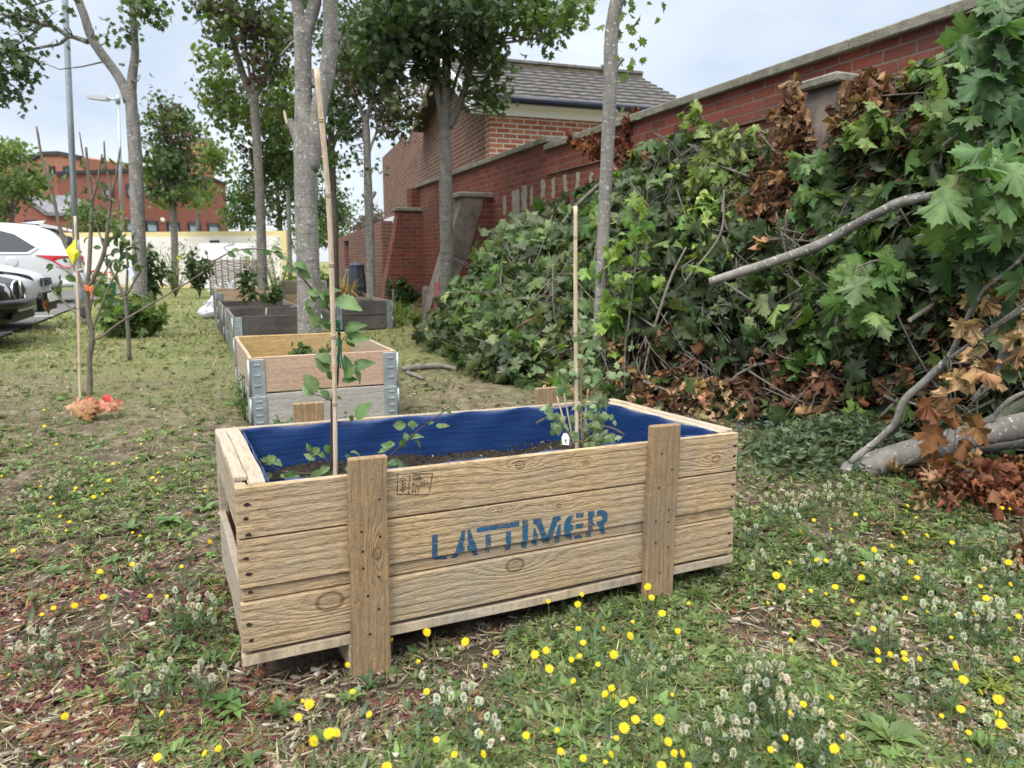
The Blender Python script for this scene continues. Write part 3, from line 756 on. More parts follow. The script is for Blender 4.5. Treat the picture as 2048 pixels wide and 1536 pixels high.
# ---------------------------------------------------------------- cream wall, white panel, wattle
cf = Facade(P(60, 570, 25.0)[:2], P(577, 570, 23.0)[:2])
cw = cf.root('cream_wall', 'low white painted wall with a cream yellow border across the car park', 'wall')
zc = cf.sz(400, 463)[1]
m = MB(); m.beam((0, .1, zc/2), (cf.L, .1, zc/2), (0, 1, 0), .2, zc); m.build('wall', plain('cream_paint', (.66, .56, .30), .8, .10, 3), cw)
ur = cf.sz(562, 500)[0]; zb = cf.sz(400, 473)[1]
m = MB(); m.beam((0, -.004, (zb+.1)/2), (ur, -.004, (zb+.1)/2), (0, 1, 0), .008, zb-.1); m.build('white_panel', plain('white_wash', (.74, .71, .67), .85, .10, 1.2), cw)
m = MB(); u, z = cf.sz(421, 483); m.beam((u, -.03, z), (u+.33, -.03, z), (0, 1, 0), .05, .07); m.build('vent', M_FRAME, cw)
pf = Facade(P(404, 570, 21)[:2], P(520, 570, 20.6)[:2])
pr = pf.root('white_fence_panel', 'plain white boarded screen standing behind the woven hurdle', 'screen')
zz = pf.sz(450, 486)[1]; m = MB(); m.beam((0, 0, zz/2+.05), (pf.L*.97, 0, zz/2+.05), (0, 1, 0), .04, zz-.1); m.build('board', plain('white_board', (.72, .72, .73), .5, .06), pr)
m = MB()
for u in (0.2, pf.L*.5, pf.L*.95): m.beam((u, .05, 0), (u, .05, zz), (1, 0, 0), .08, .06)
m.build('post', wt, pr)
hf = Facade(P(421, 575, 18.5)[:2], P(520, 575, 18.2)[:2])
hw = hf.root('wattle_hurdle', 'woven grey brown willow hurdle in front of the white screen', 'fence')
zz = hf.sz(460, 520)[1]
M_WATTLE = bark_mat('willow_rod', (.15, .115, .085), (.26, .21, .16), (.05, .04, .03), .4, 1.5)
m = MB()
for k in range(int(zz/.035)):
    z = .04+k*.035; ph = k % 2*math.pi
    m.tube([(u, .03*math.sin(u*2*math.pi/.36+ph), z+random.uniform(-.008, .008)) for u in np.arange(0, hf.L+.09, .09)], .012, 5, 1)
m.build('weave', M_WATTLE, hw)
m = MB()
for u in np.arange(0, hf.L+.01, .18): m.tube([(u, 0, 0), (u+random.uniform(-.02, .02), 0, zz+random.uniform(.02, .12))], .014, 5, 1)
m.build('uprights', M_WATTLE, hw)

# ---------------------------------------------------------------- lamp posts
M_GALV = plain('galvanised_steel', (.33, .37, .41), .45, .2, 25, .5, .55)
lp = empty('lamp_column', G(165, 636).tolist(), label='tall grey steel lamp column with a thicker base beside the parked cars', cat='lamp post')
base = G(165, 636); Yl = base[1]
def rel(x, y, Y, o=base): return P(x, y, Y)-o
m = MB(); m.tube([rel(165, 640, Yl), rel(158.5, 545, Yl)], [.088, .085], 20, 1); m.build('base_section', M_GALV, lp)
m = MB(); m.tube([rel(158.5, 545, Yl), rel(157, 538, Yl), rel(152, 480, Yl)], [.083, .05, .047], 18, 2); m.tube([rel(152, 481, Yl), rel(130, 0, Yl), rel(125, -120, Yl)], [.046, .043, .042], 18, 2); m.build('shaft', M_GALV, lp)
m = MB(); m.tube([rel(166.5, 650, Yl), rel(165.5, 618, Yl)], [.093, .0895], 20, 1); m.build('bitumen_band', plain('bitumen', (.03, .03, .032), .7, .5, 18), lp)
m = MB(); m.beam(rel(160, 552, Yl)+np.array([0.02, -.093, 0]), rel(162, 600, Yl)+np.array([0.02, -.09, 0]), (1, 0, 0), .08, .012, .004); m.build('inspection_door', M_GALV, lp)
l2b = G(247, 574); Y2 = l2b[1]
l2 = empty('street_lamp', l2b.tolist(), label='slim grey street lamp with a flat lantern reaching left', cat='street lamp')
r2 = lambda x, y: P(x, y, Y2)-l2b
m = MB(); m.tube([(0, 0, 0), r2(245, 480)], [.085, .075], 12, 1); m.tube([r2(245, 480), r2(236, 196)], [.055, .05], 12, 1); m.build('pole', M_GALV, l2)
m = MB(); m.tube([r2(236, 190), r2(236, 207)], .075, 12, 1); m.tube([r2(236, 200), r2(214, 197)], .035, 8, 1); m.build('bracket', M_GALV, l2)
m = MB(); a = r2(216, 198); b = r2(178, 196)
m.prism([(0, -.06), (0, .06), (.12, .11), (.3, .10), (.66, .02), (.66, -.02), (.3, -.05)], -.14, .14, (a, (b-a)/np.linalg.norm(b-a), (0, 0, 1), (0, 1, 0))); m.lathe([(.04, 0), (.04, .07), (.02, .08)], tuple(a*.8+b*.2+np.array([0, 0, .09])), 'Z', 8); m.build('lantern', plain('lantern_grey', (.42, .45, .47), .45), l2)
# ================================================================== CARS
def paint(name, col, metal=0.0, coat=.5):
    t = NT(name); return t.fin(t.pbsdf(col, .4, None, .4, metal, Coat_Weight=coat*.5, Coat_Roughness=.08))
M_TYRE = plain('tyre', (.02, .02, .021), .85, .2); M_RIM = plain('alloy', (.45, .46, .48), .3, .1, 20, .5, .8)
M_CARGLASS = glass_mat('car_glass', (.02, .024, .03), .04); M_BLACKP = plain('black_plastic', (.015, .015, .016), .55, .2)
M_CHROME = plain('chrome', (.7, .7, .72), .12, .05, 10, .6, 1.0)
M_REDL = plain('red_lens', (.55, .015, .02), .15, .15, 20, .7); M_CLEARL = plain('clear_lens', (.62, .66, .70), .1, .2, 30, .8)
M_PLATE = plain('number_plate', (.78, .78, .74), .5, .04)
def car_body(stations, mat, parent, name='body', sub=2):
    """stations: (x, half width at sill, half width at belt, half width at top, z low, z belt, z top)"""
    rings = []
    for (x, ws, wb, wt_, zl, zb, zt) in stations:
        half = [(0, zt), (wt_*.55, zt-.008), (wt_*.9, zt-.03), (wt_, zt-.075), (wb*.985, zb+.03), (wb, zb-.06), (wb*1.005, (zl+zb)/2+.05), (ws, zl+.16), (ws*.97, zl+.05), (ws*.8, zl), (0, zl)]
        rings.append([(x, y, z) for y, z in half] + [(x, -y, z) for y, z in half[-2:0:-1]])
    m = MB(); n = len(rings[0]); vs = [p for r in rings for p in r]
    fs = [(i*n+k, i*n+(k+1) % n, (i+1)*n+(k+1) % n, (i+1)*n+k) for i in range(len(rings)-1) for k in range(n)]
    fs += [tuple(range(n)), tuple((len(rings)-1)*n+k for k in range(n))[::-1]]
    m.add(vs, fs, True); o = m.build(name, mat, parent)
    sd = o.modifiers.new('smooth', 'SUBSURF'); sd.levels = sd.render_levels = sub
    return o
def wheel(parent, x, y, r=.33, w=.21):
    s = 1 if y > 0 else -1
    m = MB(); m.lathe([(r*.62, -w/2), (r*.94, -w/2), (r, -w*.35), (r, w*.35), (r*.94, w/2), (r*.62, w/2)], (x, y, r), 'Y', 28)
    wh = m.build('wheel', M_TYRE, parent)
    m = MB(); m.lathe([(r*.63, s*w*.30), (r*.64, s*w*.46), (r*.58, s*w*.42)], (x, y, r), 'Y', 28)
    for k in range(5):
        q = k*2*math.pi/5; m.beam((x, y+s*w*.44, r), (x+r*.6*math.cos(q), y+s*w*.42, r+r*.6*math.sin(q)), (0, 0, 1) if abs(math.cos(q)) > .5 else (1, 0, 0), .07, .03)
    m.lathe([(.001, s*w*.48), (.06, s*w*.48), (.07, s*w*.4)], (x, y, r), 'Y', 12); m.build('rim', M_RIM, wh)
    m = MB(); m.lathe([(r*1.13, -w*.4), (r*1.13, s*w*.52+.004)], (x, y-s*.02, r*1.04), 'Y', 28)
def text_mesh(name, body, size, mat, parent, loc, rot, extr=.001, align='CENTER', spacing=1.0):
    c = bpy.data.curves.new(name, 'FONT'); c.body = body; c.size = size; c.extrude = extr; c.align_x = align; c.align_y = 'CENTER'; c.space_character = spacing
    o = bpy.data.objects.new(name+'_tmp', c); COL.objects.link(o)
    bpy.context.view_layer.update()
    me = bpy.data.meshes.new_from_object(o.evaluated_get(bpy.context.evaluated_depsgraph_get()))
    bpy.data.objects.remove(o); bpy.data.curves.remove(c)
    me.materials.clear()
    r = link(name, me, mat, parent); r.location = loc; r.rotation_euler = rot; return r
M_INK = plain('black_ink', (.02, .02, .022), .6)
HEAD_R = math.atan2(CAR_U[1], CAR_U[0])
def nose_at(px, Y):   # ground point under the foremost point of a car
    p = P(px, 600, Y); return np.array([p[0], p[1], 0.02])
# --- dark saloon
nose = nose_at(40, 7.9)
dark = empty('dark_saloon', nose.tolist(), (0, 0, HEAD_R), 'dark brown saloon car nose with oval grille and white number plate', 'car')
MD = paint('dark_metallic', (.012, .009, .010), .0, .3)
car_body([(.0, .26, .30, .26, .26, .50, .62), (-.03, .46, .50, .44, .24, .53, .66), (-.09, .63, .66, .58, .22, .56, .69), (-.2, .75, .78, .70, .20, .60, .72), (-.36, .83, .85, .77, .20, .63, .75), (-.6, .86, .88, .80, .20, .67, .79), (-1.2, .87, .89, .82, .20, .74, .90), (-1.6, .87, .89, .80, .20, .80, .97),
          (-2.0, .87, .89, .70, .20, .84, 1.22), (-2.5, .87, .89, .62, .20, .86, 1.40), (-3.3, .87, .89, .60, .20, .86, 1.38), (-3.9, .87, .89, .70, .20, .86, 1.08), (-4.4, .82, .84, .70, .25, .80, .90)], MD, dark)
m = MB()
for s in (-1, 1):
    pts = [(.02, s*.04), (.02, s*.20), (.0, s*.24)]
    m.prism([(s*.03, .47), (s*.20, .45), (s*.26, .53), (s*.24, .62), (s*.16, .665), (s*.05, .66)], .0, .035, ((-.035, 0, 0), (0, 1, 0), (0, 0, 1), (1, 0, 0)))
g = m.build('grille', M_BLACKP, dark)
m = MB()
for s in (-1, 1): m.tube([(.012, s*.03, .47), (.006, s*.20, .45), (-.005, s*.26, .53), (-.01, s*.24, .62), (-.005, s*.16, .665), (.01, s*.05, .66), (.012, s*.03, .47)], .012, 6, 3)
m.build('grille_surround', M_CHROME, g)
for s in (-1, 1):
    m = MB(); ys = np.linspace(.36, .83, 8); vs = []; fs = []
    for i, y in enumerate(ys):
        x = -.015-.40*max(0, (y-.3)/.53)**1.8; top = .65+.02*math.sin(i*.5); lo = .50+.02*(i/7)
        vs += [(x+.01, s*y, lo), (x+.018, s*y, (lo+top)/2), (x-.02, s*y, top)]
    for i in range(7): fs += [(3*i, 3*i+3, 3*i+4, 3*i+1), (3*i+1, 3*i+4, 3*i+5, 3*i+2)]
    m.add(vs, fs, True); m.build('headlight', M_CLEARL, dark)
m = MB(); m.beam((.035, -.27, .405), (.035, .27, .405), (1, 0, 0), .02, .115); pl = m.build('number_plate', M_PLATE, dark)
text_mesh('plate_text', 'P4 NK', .085, M_INK, pl, (.047, 0, .405), (math.pi/2, 0, math.pi/2))
m = MB(); m.tube([(-.40, -.86, .43), (-.16, -.74, .43), (.02, -.40, .43), (.06, 0, .43), (.02, .40, .43), (-.16, .74, .43), (-.40, .86, .43)], [.055]*7, 8, 4); m.build('bumper', MD, dark)
m = MB(); m.prism([(-.5, .25), (.5, .25), (.42, .34), (-.42, .34)], 0, .03, ((.0, 0, 0), (0, 1, 0), (0, 0, 1), (1, 0, 0))); m.build('lower_intake', M_BLACKP, dark)
for s in (-1, 1):
    m = MB(); m.lathe([(.001, .02), (.030, .02), (.045, .0)], (-.11, s*.66, .30), 'X', 14); m.build('fog_light', M_CLEARL, dark)
for x, y in ((-.85, .74), (-.85, -.74), (-3.55, .74), (-3.55, -.74)): wheel(dark, x, y, .32)
# --- silver hatchback
nose = nose_at(96, 9.8)
silv = empty('silver_hatchback', nose.tolist(), (0, 0, HEAD_R), 'pale silver hatchback nose with black honeycomb grille next to the dark saloon', 'car')
MS = paint('silver_metallic', (.46, .49, .50), .25)
car_body([(.0, .30, .34, .28, .24, .46, .62), (-.04, .52, .55, .46, .22, .49, .67), (-.12, .70, .73, .63, .20, .53, .71), (-.28, .82, .84, .74, .18, .58, .77), (-.6, .88, .90, .82, .18, .68, .86), (-1.1, .88, .90, .82, .18, .78, .98), (-1.35, .88, .90, .80, .18, .82, 1.04),
          (-1.9, .88, .90, .70, .18, .88, 1.34), (-2.4, .88, .90, .64, .18, .90, 1.47), (-3.3, .88, .90, .62, .18, .92, 1.45), (-3.9, .86, .88, .66, .2, .92, 1.2), (-4.05, .80, .82, .6, .25, .8, 1.0)], MS, silv)
m = MB(); m.prism([(-.30, .56), (.30, .56), (.28, .66), (-.28, .66)], 0, .03, ((-.015, 0, 0), (0, 1, 0), (0, 0, 1), (1, 0, 0))); g = m.build('grille', M_BLACKP, silv)
m = MB()
for k in range(10): m.beam((.02, -.28+k*.062, .565), (.015, -.26+k*.058, .655), (0, 1, 0), .012, .01)
for k in range(3): m.beam((.02, -.29, .585+k*.025), (.02, .29, .585+k*.025), (1, 0, 0), .01, .008)
m.build('grille_mesh', M_CHROME, g)
m = MB(); m.prism([(-.46, .22), (.46, .22), (.52, .40), (.42, .47), (-.42, .47), (-.52, .40)], 0, .09, ((-.07, 0, 0), (0, 1, 0), (0, 0, 1), (1, 0, 0))); m.build('lower_bumper', M_BLACKP, silv)
m = MB(); m.beam((.055, -.26, .40), (.055, .26, .40), (1, 0, 0), .02, .115); m.build('number_plate', M_PLATE, silv)
for s in (-1, 1):
    m = MB(); ys = np.linspace(.45, .86, 8); vs = []; fs = []
    for i, y in enumerate(ys):
        x = -.06-.50*max(0, (y-.40)/.46)**1.6; top = .70+.10*i/7; lo = .60+.04*(i/7)
        vs += [(x+.02, s*y, lo), (x+.02, s*y, (lo+top)/2), (x-.02, s*y, top)]
    for i in range(7): fs += [(3*i, 3*i+3, 3*i+4, 3*i+1), (3*i+1, 3*i+4, 3*i+5, 3*i+2)]
    m.add(vs, fs, True); m.build('headlight', M_CLEARL if s > 0 else M_CARGLASS, silv)
for x, y in ((-.85, .76), (-.85, -.76), (-3.3, .76), (-3.3, -.76)): wheel(silv, x, y, .32)
# --- white SUV, tail towards the lamp column
tail = P(152, 600, 15.0)
suv = empty('white_estate', (tail[0], tail[1], .02), (0, 0, HEAD_R+math.pi), 'white sport utility car seen from its red lit tail corner', 'car')
MW = paint('white_paint', (.56, .59, .61), 0)
wc = .0   # the tail's near corner is the left rear (local +y); shift the body so that the corner sits at the origin
def sv(x, ws, wb, wt_, zl, zb, zt): return (x, ws, wb, wt_, zl, zb, zt)
car_body([sv(.0, .70, .80, .66, .42, .95, 1.02), sv(.05, .84, .88, .72, .36, .98, 1.12), sv(.22, .89, .90, .72, .32, 1.0, 1.42), sv(.40, .90, .91, .72, .30, 1.0, 1.60), sv(1.0, .90, .91, .72, .26, 1.0, 1.67), sv(2.0, .90, .91, .72, .26, .98, 1.70), sv(2.8, .90, .91, .70, .26, .96, 1.62),
          sv(3.3, .90, .91, .74, .26, .95, 1.25), sv(3.6, .90, .91, .80, .26, .92, 1.05), sv(4.2, .88, .88, .74, .28, .8, .95), sv(4.5, .75, .78, .6, .3, .7, .82)], MW, suv)
def side_panel(pts, mat, name, off=.012, parent=suv):
    """outline in (x, z) laid on the car's left side, following the tumblehome"""
    def y_at(z): return .915 if z < 1.0 else .915-(z-1.0)*.30
    m = MB(); n = len(pts); c = np.mean(np.array(pts), 0)
    vs = [(c[0], y_at(c[1])+off, c[1])] + [(x, y_at(z)+off, z) for x, z in pts] + [(x, y_at(z)-.03, z) for x, z in pts]
    fs = [(0, 1+i, 1+(i+1) % n) for i in range(n)] + [(1+i, 1+n+i, 1+n+(i+1) % n, 1+(i+1) % n) for i in range(n)]
    m.add(vs, fs); return m.build(name, mat, parent)
win = [(.78, 1.06), (.62, 1.16), (.98, 1.42), (1.25, 1.50), (1.9, 1.54), (2.6, 1.50), (3.15, 1.12), (3.2, 1.05)]
sw = side_panel([((x-1.8)*1.045+1.8, (z-1.27)*1.16+1.27) for x, z in win], M_CHROME, 'window_trim', .006)
side_panel(win, M_CARGLASS, 'side_window', .016, suv)
m = MB(); m.prism([(-.62, 1.06), (.62, 1.06), (.56, 1.42), (-.56, 1.42)], .0, .02, ((.02, 0, -.0), (0, 1, 0), (.0, 0, 1), (-1, 0, .0)))
for i, v in enumerate(m.v): m.v[i] = (v[0]+(v[2]-1.06)*.50, v[1], v[2])
m.build('rear_window', M_CARGLASS, suv)
m = MB(); m.prism([(.10, 1.52), (.16, 1.58), (.55, 1.66), (.55, 1.58)], -.64, .64, ((0, 0, 0), (1, 0, 0), (0, 0, 1), (0, 1, 0))); m.build('spoiler', MW, suv)
m = MB(); m.prism([(.62, 1.66), (.55, 1.74), (.75, 1.72), (1.0, 1.68)], -.02, .02, ((0, 0, 0), (1, 0, 0), (0, 0, 1), (0, 1, 0))); m.build('aerial_fin', MW, suv)
for s in (1, -1):
    m = MB(); V_ = [(.62, s*.925, 1.0), (.30, s*.925, .99), (.06, s*.895, .985), (-.015, s*.72, .98), (-.02, s*.45, .99), (-.02, s*.45, .88), (-.015, s*.72, .80), (.05, s*.90, .74), (.18, s*.925, .76), (.36, s*.93, .90)]
    m.add(V_ + [(x+.05, y-s*.05, z) for x, y, z in V_], [tuple(range(5, 10))+(0, 1, 2, 3, 4)] + [(i, (i+1) % 10, 10+(i+1) % 10, 10+i) for i in range(10)]); m.build('tail_light', M_REDL, suv)
m = MB(); m.lathe([(.10, -.004), (.105, .006), (.09, .009), (.001, .009)], (1.05, .917, .86), 'Y', 18); m.build('fuel_flap', MW, suv)
m = MB(); m.beam((-.03, -.26, .72), (-.03, .26, .72), (1, 0, 0), .02, .115); m.build('number_plate', plain('yellow_plate', (.7, .6, .12), .5), suv)
m = MB(); m.tube([(.25, .90, .42), (.04, .84, .40), (-.02, .5, .40), (-.03, 0, .40), (-.02, -.5, .40), (.04, -.84, .40), (.25, -.90, .42)], .075, 8, 3); m.build('bumper', MW, suv)
for x, y in ((1.0, .79), (1.0, -.79), (3.65, .79), (3.65, -.79)): wheel(suv, x, y, .36, .23)
# move so that the near tail corner (local y=+.9) is at the chosen place
off = Matrix.Rotation(HEAD_R+math.pi, 3, 'Z') @ Vector((0, .9, 0)); suv.location = Vector((tail[0]-off.x, tail[1]-off.y, .02))
# --- roof of one more car behind
bk = empty('grey_hatchback', (P(14, 600, 19.0)[0], 19.0, .02), (0, 0, HEAD_R+math.pi), 'grey car mostly hidden behind the white car at the left edge', 'car')
MG = paint('grey_metallic', (.20, .22, .24), .4)
car_body([(.0, .7, .8, .6, .4, .95, 1.05), (.1, .85, .88, .66, .3, .98, 1.4), (.5, .88, .9, .68, .25, 1.0, 1.78), (1.6, .88, .9, .68, .25, 1.0, 1.84), (2.6, .88, .9, .66, .25, .98, 1.72), (3.2, .88, .9, .8, .25, .95, 1.1), (4.1, .8, .82, .6, .3, .8, .9)], MG, bk)
m = MB(); m.prism([(.5, 1.1), (.75, 1.62), (2.4, 1.62), (2.9, 1.1)], .70, .905, ((0, 0, 0), (1, 0, 0), (0, 0, 1), (0, 1, 0))); m.build('side_window', M_CARGLASS, bk)
for x, y in ((.8, .78), (.8, -.78), (3.3, .78), (3.3, -.78)): wheel(bk, x, y, .33)
# green planter trough with red flowers beyond the cars
tr = empty('green_trough', G(203, 592).tolist(), label='green planter trough with red flowers by the cream wall', cat='planter'); o_ = G(203, 592); 
w_ = 46/F_PX*o_[1]; h_ = 25/F_PX*o_[1]
m = MB(); m.prism([(-w_/2+.04, 0), (w_/2-.04, 0), (w_/2, h_), (-w_/2, h_)], -.2, .2, ((0, 0, 0), (1, 0, 0), (0, 0, 1), (0, 1, 0))); m.build('box', plain('green_paint', (.02, .13, .07), .5), tr)
n = 90; pp = np.stack([rng.uniform(-w_/2, w_/2, n), rng.uniform(-.2, .2, n), h_+rng.uniform(0, .28, n)], 1)
cc = np.where(rng.random((n, 1)) < .4, np.array([[.6, .03, .05]]), np.array([[.05, .12, .03]]))
inst_mesh('flowers', OVAL, pp, rand_dirs(n, .6), rand_dirs(n, .3), .10, cc, rng.integers(0, 2, n), M_LEAFG, tr)

# ================================================================== COLLAR BEDS
def ply_mat(name, a, b, grey, ga, along='X'): return wood_mat(name, a, b, along, 'Z', 24, (), grey, ga, .8, .25, 1.0, .6)
M_PLYO = ply_mat('orange_plywood', (.52, .345, .235), (.43, .26, .17), (.44, .37, .30), .5); M_PLYP = wood_mat('pale_plywood', (.46, .36, .25), (.36, .27, .18), 'Y', 'Z', 24, (), (.38, .33, .26), .5, .8, .25, 1.0, .6)
M_PLYY = ply_mat('yellow_plywood', (.55, .38, .16), (.46, .29, .11), (.45, .38, .26), .25)
M_GREYW = ply_mat('silver_wood', (.47, .45, .41), (.36, .34, .31), (.30, .285, .26), .5)
M_DARKW = ply_mat('black_weathered_wood', (.085, .075, .07), (.05, .045, .042), (.16, .15, .14), .4)
M_MIDW = ply_mat('grey_brown_wood', (.22, .19, .155), (.15, .125, .10), (.26, .25, .22), .5)
M_TANW = ply_mat('tan_wood', (.46, .33, .20), (.36, .24, .13), (.35, .30, .24), .4)
def soil_mat():
    t = NT('compost'); c = t.coord(); a = t.noise(c, 55, 6, .7); b = t.noise(c, 170, 3, .7)
    col = t.mix(t.ramp(a, .35, .68), (.022, .018, .015), (.10, .082, .066)); col = t.mix(t.math('MULTIPLY', t.ramp(b, .66, .74), .5), col, (.25, .21, .17))
    return t.fin(t.pbsdf(col, .95, t.bump(t.math('ADD', a, b), 1.0, .02), .1))
M_SOIL = soil_mat()
M_ZINC = plain('zinc_hinge', (.36, .41, .43), .42, .25, 18, .5, .6)
M_ZINCD = plain('dull_zinc', (.22, .25, .27), .55, .3, 18, .5, .5)
def bed(name_label, loc, rz, W=.8, D=.6, tiers=((M_PLYO, M_PLYO, M_PLYY),), hinge=M_ZINC, soil=.2, group='stacked collar beds in the row', name='collar_bed', tilt=0, hh=.195):
    """pallet-collar raised bed; origin at the front left ground corner; tiers listed from the bottom"""
    r = empty(name, loc, (R_(tilt), 0, rz), name_label, 'raised bed', group)
    th = .02
    for k, (mf, ms_, mb_) in enumerate(tiers):
        z0, z1 = k*hh+.004, (k+1)*hh-.004; zc = (z0+z1)/2; j = .006*(k % 2)
        m = MB(); m.beam((.02, th/2+j, zc), (W-.02, th/2+j, zc), (0, 1, 0), th, z1-z0, .003, 4, .0015); m.build('front_board', mf, r)
        m = MB(); m.beam((.02, D-th/2, zc), (W-.02, D-th/2, zc), (0, 1, 0), th, z1-z0, .003, 4, .0015); m.build('back_board', mb_, r)
        for x in (th/2, W-th/2):
            m = MB(); m.beam((x, 0.0, zc), (x, D, zc), (1, 0, 0), th, z1-z0, .003, 4, .0015); m.build('side_board', ms_, r)
        for x, sx_ in ((0, 1), (W, -1)):
            for y, sy in ((0, 1), (D, -1)):
                m = MB(); zz0, zz1 = z0-(.05 if k else -.005), z1-.01
                wpl = .075
                m.beam((x+sx_*(wpl/2+.004), y-sy*.004+j*(y == 0), zz0), (x+sx_*(wpl/2+.004), y-sy*.004+j*(y == 0), zz1), (1, 0, 0), wpl, .006, .002)
                m.beam((x-sx_*.004, y+sy*.03, zz0+.02), (x-sx_*.004, y+sy*.03, zz1), (0, 1, 0), .05, .006, .002)
                m.tube([(x-sx_*.004, y-sy*.004, zz0+.02), (x-sx_*.004, y-sy*.004, zz1)], .007, 8, 1)
                for q in range(4):
                    zq = zz0+.035+q*(zz1-zz0-.05)/3.3
                    m.beam((x+sx_*.02, y-sy*.009+j*(y == 0), zq), (x+sx_*.055, y-sy*.009+j*(y == 0), zq), (0, 0, 1), .009, .005, .001)
                m.build('corner_hinge', hinge, r)
    m = MB(); m.beam((th+.002, D/2, soil), (W-th-.002, D/2, soil), (0, 1, 0), D-2*th-.004, .02); m.build('soil', M_SOIL, r)
    return r
g1 = G(506, 842); g1r = G(799, 836)
YAW = R_(24.5)
bed('pale plywood collar bed with orange front board nearest the crate', (P(497, 714, 3.74)[0], 3.74, 0), YAW, .81, 1.2, ((M_GREYW, M_GREYW, M_GREYW), (M_PLYO, M_PLYP, M_PLYY)), M_ZINC, .24, hh=.203)
bed('grey weathered collar bed with dark front boards left of the big trunk', (P(464, 622, 6.5)[0], 6.5, 0), YAW, .8, 1.2, ((M_DARKW, M_MIDW, M_DARKW), (M_DARKW, M_MIDW, M_DARKW)), M_ZINC, .26, hh=.205)
bed('black stained collar bed in the row behind the grey one', (P(445, 608, 7.9)[0], 7.9, 0), YAW, .8, 1.2, ((M_DARKW, M_DARKW, M_DARKW), (M_DARKW, M_MIDW, M_DARKW)), M_ZINCD, .3, hh=.205)
bed('tan plank collar bed at the far end of the row beside white bags', (P(433, 592, 9.3)[0], 9.3, 0), YAW, .8, 1.2, ((M_MIDW, M_MIDW, M_TANW), (M_MIDW, M_MIDW, M_TANW), (M_TANW, M_MIDW, M_TANW)), M_ZINCD, .3, hh=.17)
bed('black weathered collar bed standing to the right of the big trunk', (P(671, 606, 9.3)[0], 9.3, 0), YAW, .76, 1.15, ((M_DARKW, M_DARKW, M_DARKW), (M_DARKW, M_MIDW, M_MIDW)), M_ZINCD, .32, hh=.19)
bed('brown collar bed with a pale rim behind the big trunk', (P(561, 575, 14.2)[0], 14.2, 0), YAW, .9, .7, ((M_TANW, M_GREYW, M_MIDW), (M_MIDW, M_GREYW, M_MIDW)), M_ZINCD, .42, hh=.25)

# ================================================================== THE CRATE PLANTER
CR = empty('crate_planter', (-.5674, 1.3635, .0696), (R_(-1.793), R_(1.289), R_(25.938)), 'large wooden crate planter lined with blue tarpaulin and stencilled LATTIMER', 'planter')
CM = Euler((R_(-1.793), R_(1.289), R_(25.938))).to_matrix(); C0 = Vector((-.5674, 1.3635, .0696))
def cw_(u, w, v): return np.array(C0 + CM @ Vector((u, w, v)))
L_, W_, T_ = 1.353, .653, .019
LITE, DARK = (.49, .36, .21), (.35, .235, .125)
GREYB = (.31, .265, .20)
wf1 = wood_mat('crate_board_knots', LITE, DARK, 'X', 'Z', 105, ((.6502, .3717, .012), (.8336, .3562, .006), (1.2728, .323, .014), (.6385, .1179, .023), (.1835, .1124, .028), (.5967, .2651, .008), (1.041, .0727, .010), (.76, .255, .007)), GREYB, .75)
wl = wood_mat('crate_post_wood', (.40, .265, .135), (.26, .155, .07), 'Z', 'X', 110, ((.215, .285, .013),), (.22, .175, .12), .8)
we = wood_mat('crate_end_wood', (.46, .36, .24), (.30, .22, .14), 'Y', 'Z', 60, (), (.36, .33, .28), .8)
wr = wood_mat('crate_rail_wood', (.48, .38, .26), (.32, .24, .16), 'X', 'Y', 60, (), (.36, .33, .28), .8)
wry = wood_mat('crate_rail_end_wood', (.50, .41, .30), (.34, .26, .18), 'Y', 'X', 70, (), (.38, .35, .30), .8)
wtan = wood_mat('crate_inner_wood', (.42, .24, .10), (.28, .14, .05), 'Y', 'Z', 50, (), (.3, .2, .12), .2)
def board(name, p0, p1, wdir, w, t, mat, c=.0025, seg=14, jit=.0012, parent=CR):
    m = MB(); m.beam(p0, p1, wdir, w, t, c, seg, jit); return m.build(name, mat, parent)
# front boards (outer face at w=0)
for v0, v1, d in ((.2825, .3925, 0.0), (.1735, .2792, .0), (.0325, .1400, .0)):
    board('front_board', (0, T_/2+d, (v0+v1)/2), (L_, T_/2+d, (v0+v1)/2), (0, 1, 0), T_, v1-v0, wf1, .002, 14, .0004)
board('front_batten', (.004, T_/2+.008, .157), (L_-.006, T_/2+.008, .157), (0, 1, 0), T_, .028, wf1, .002, 14, .0004)
board('base_strip', (-.002, T_/2+.001, .0115), (L_+.004, T_/2+.001, .0115), (0, 1, 0), T_, .024, wr, .002)
# back boards
for v0, v1 in ((.285, .395), (.155, .282), (.03, .150)):
    board('back_board', (0, W_-T_/2, (v0+v1)/2), (L_, W_-T_/2, (v0+v1)/2), (0, 1, 0), T_, v1-v0, wr)
# posts: wide legs screwed to the long sides
def leg(u0, u1, y0, y1, v0, v1, lean=0.0, mat=wl): return board('leg', ((u0+u1)/2, (y0+y1)/2, v0), ((u0+u1)/2+lean, (y0+y1)/2, v1), (1, 0, 0), u1-u0, y1-y0, mat, .003, 10, .0015)
legs = [leg(.226, .312, -.024, -.001, -.075, .434, .002), leg(1.024, 1.118, -.024, -.001, -.085, .440, .006), leg(.222, .312, W_+.001, W_+.024, -.08, .452), leg(1.044, 1.13, W_+.001, W_+.024, -.08, .452)]
m = MB(); hm = plain('screw_hole', (.012, .01, .008), .9)
for u, v in ((.256, .362), (.292, .338), (.251, .270), (.292, .253), (.288, .160), (.253, .186), (.262, .120), (.253, .225), (.286, .085), (.265, .03)):
    m.lathe([(.001, -.0250), (.0028, -.0250), (.0026, -.0235)], (u, 0, v), 'Y', 8)
m.build('screw_holes', hm, legs[0])
m = MB()
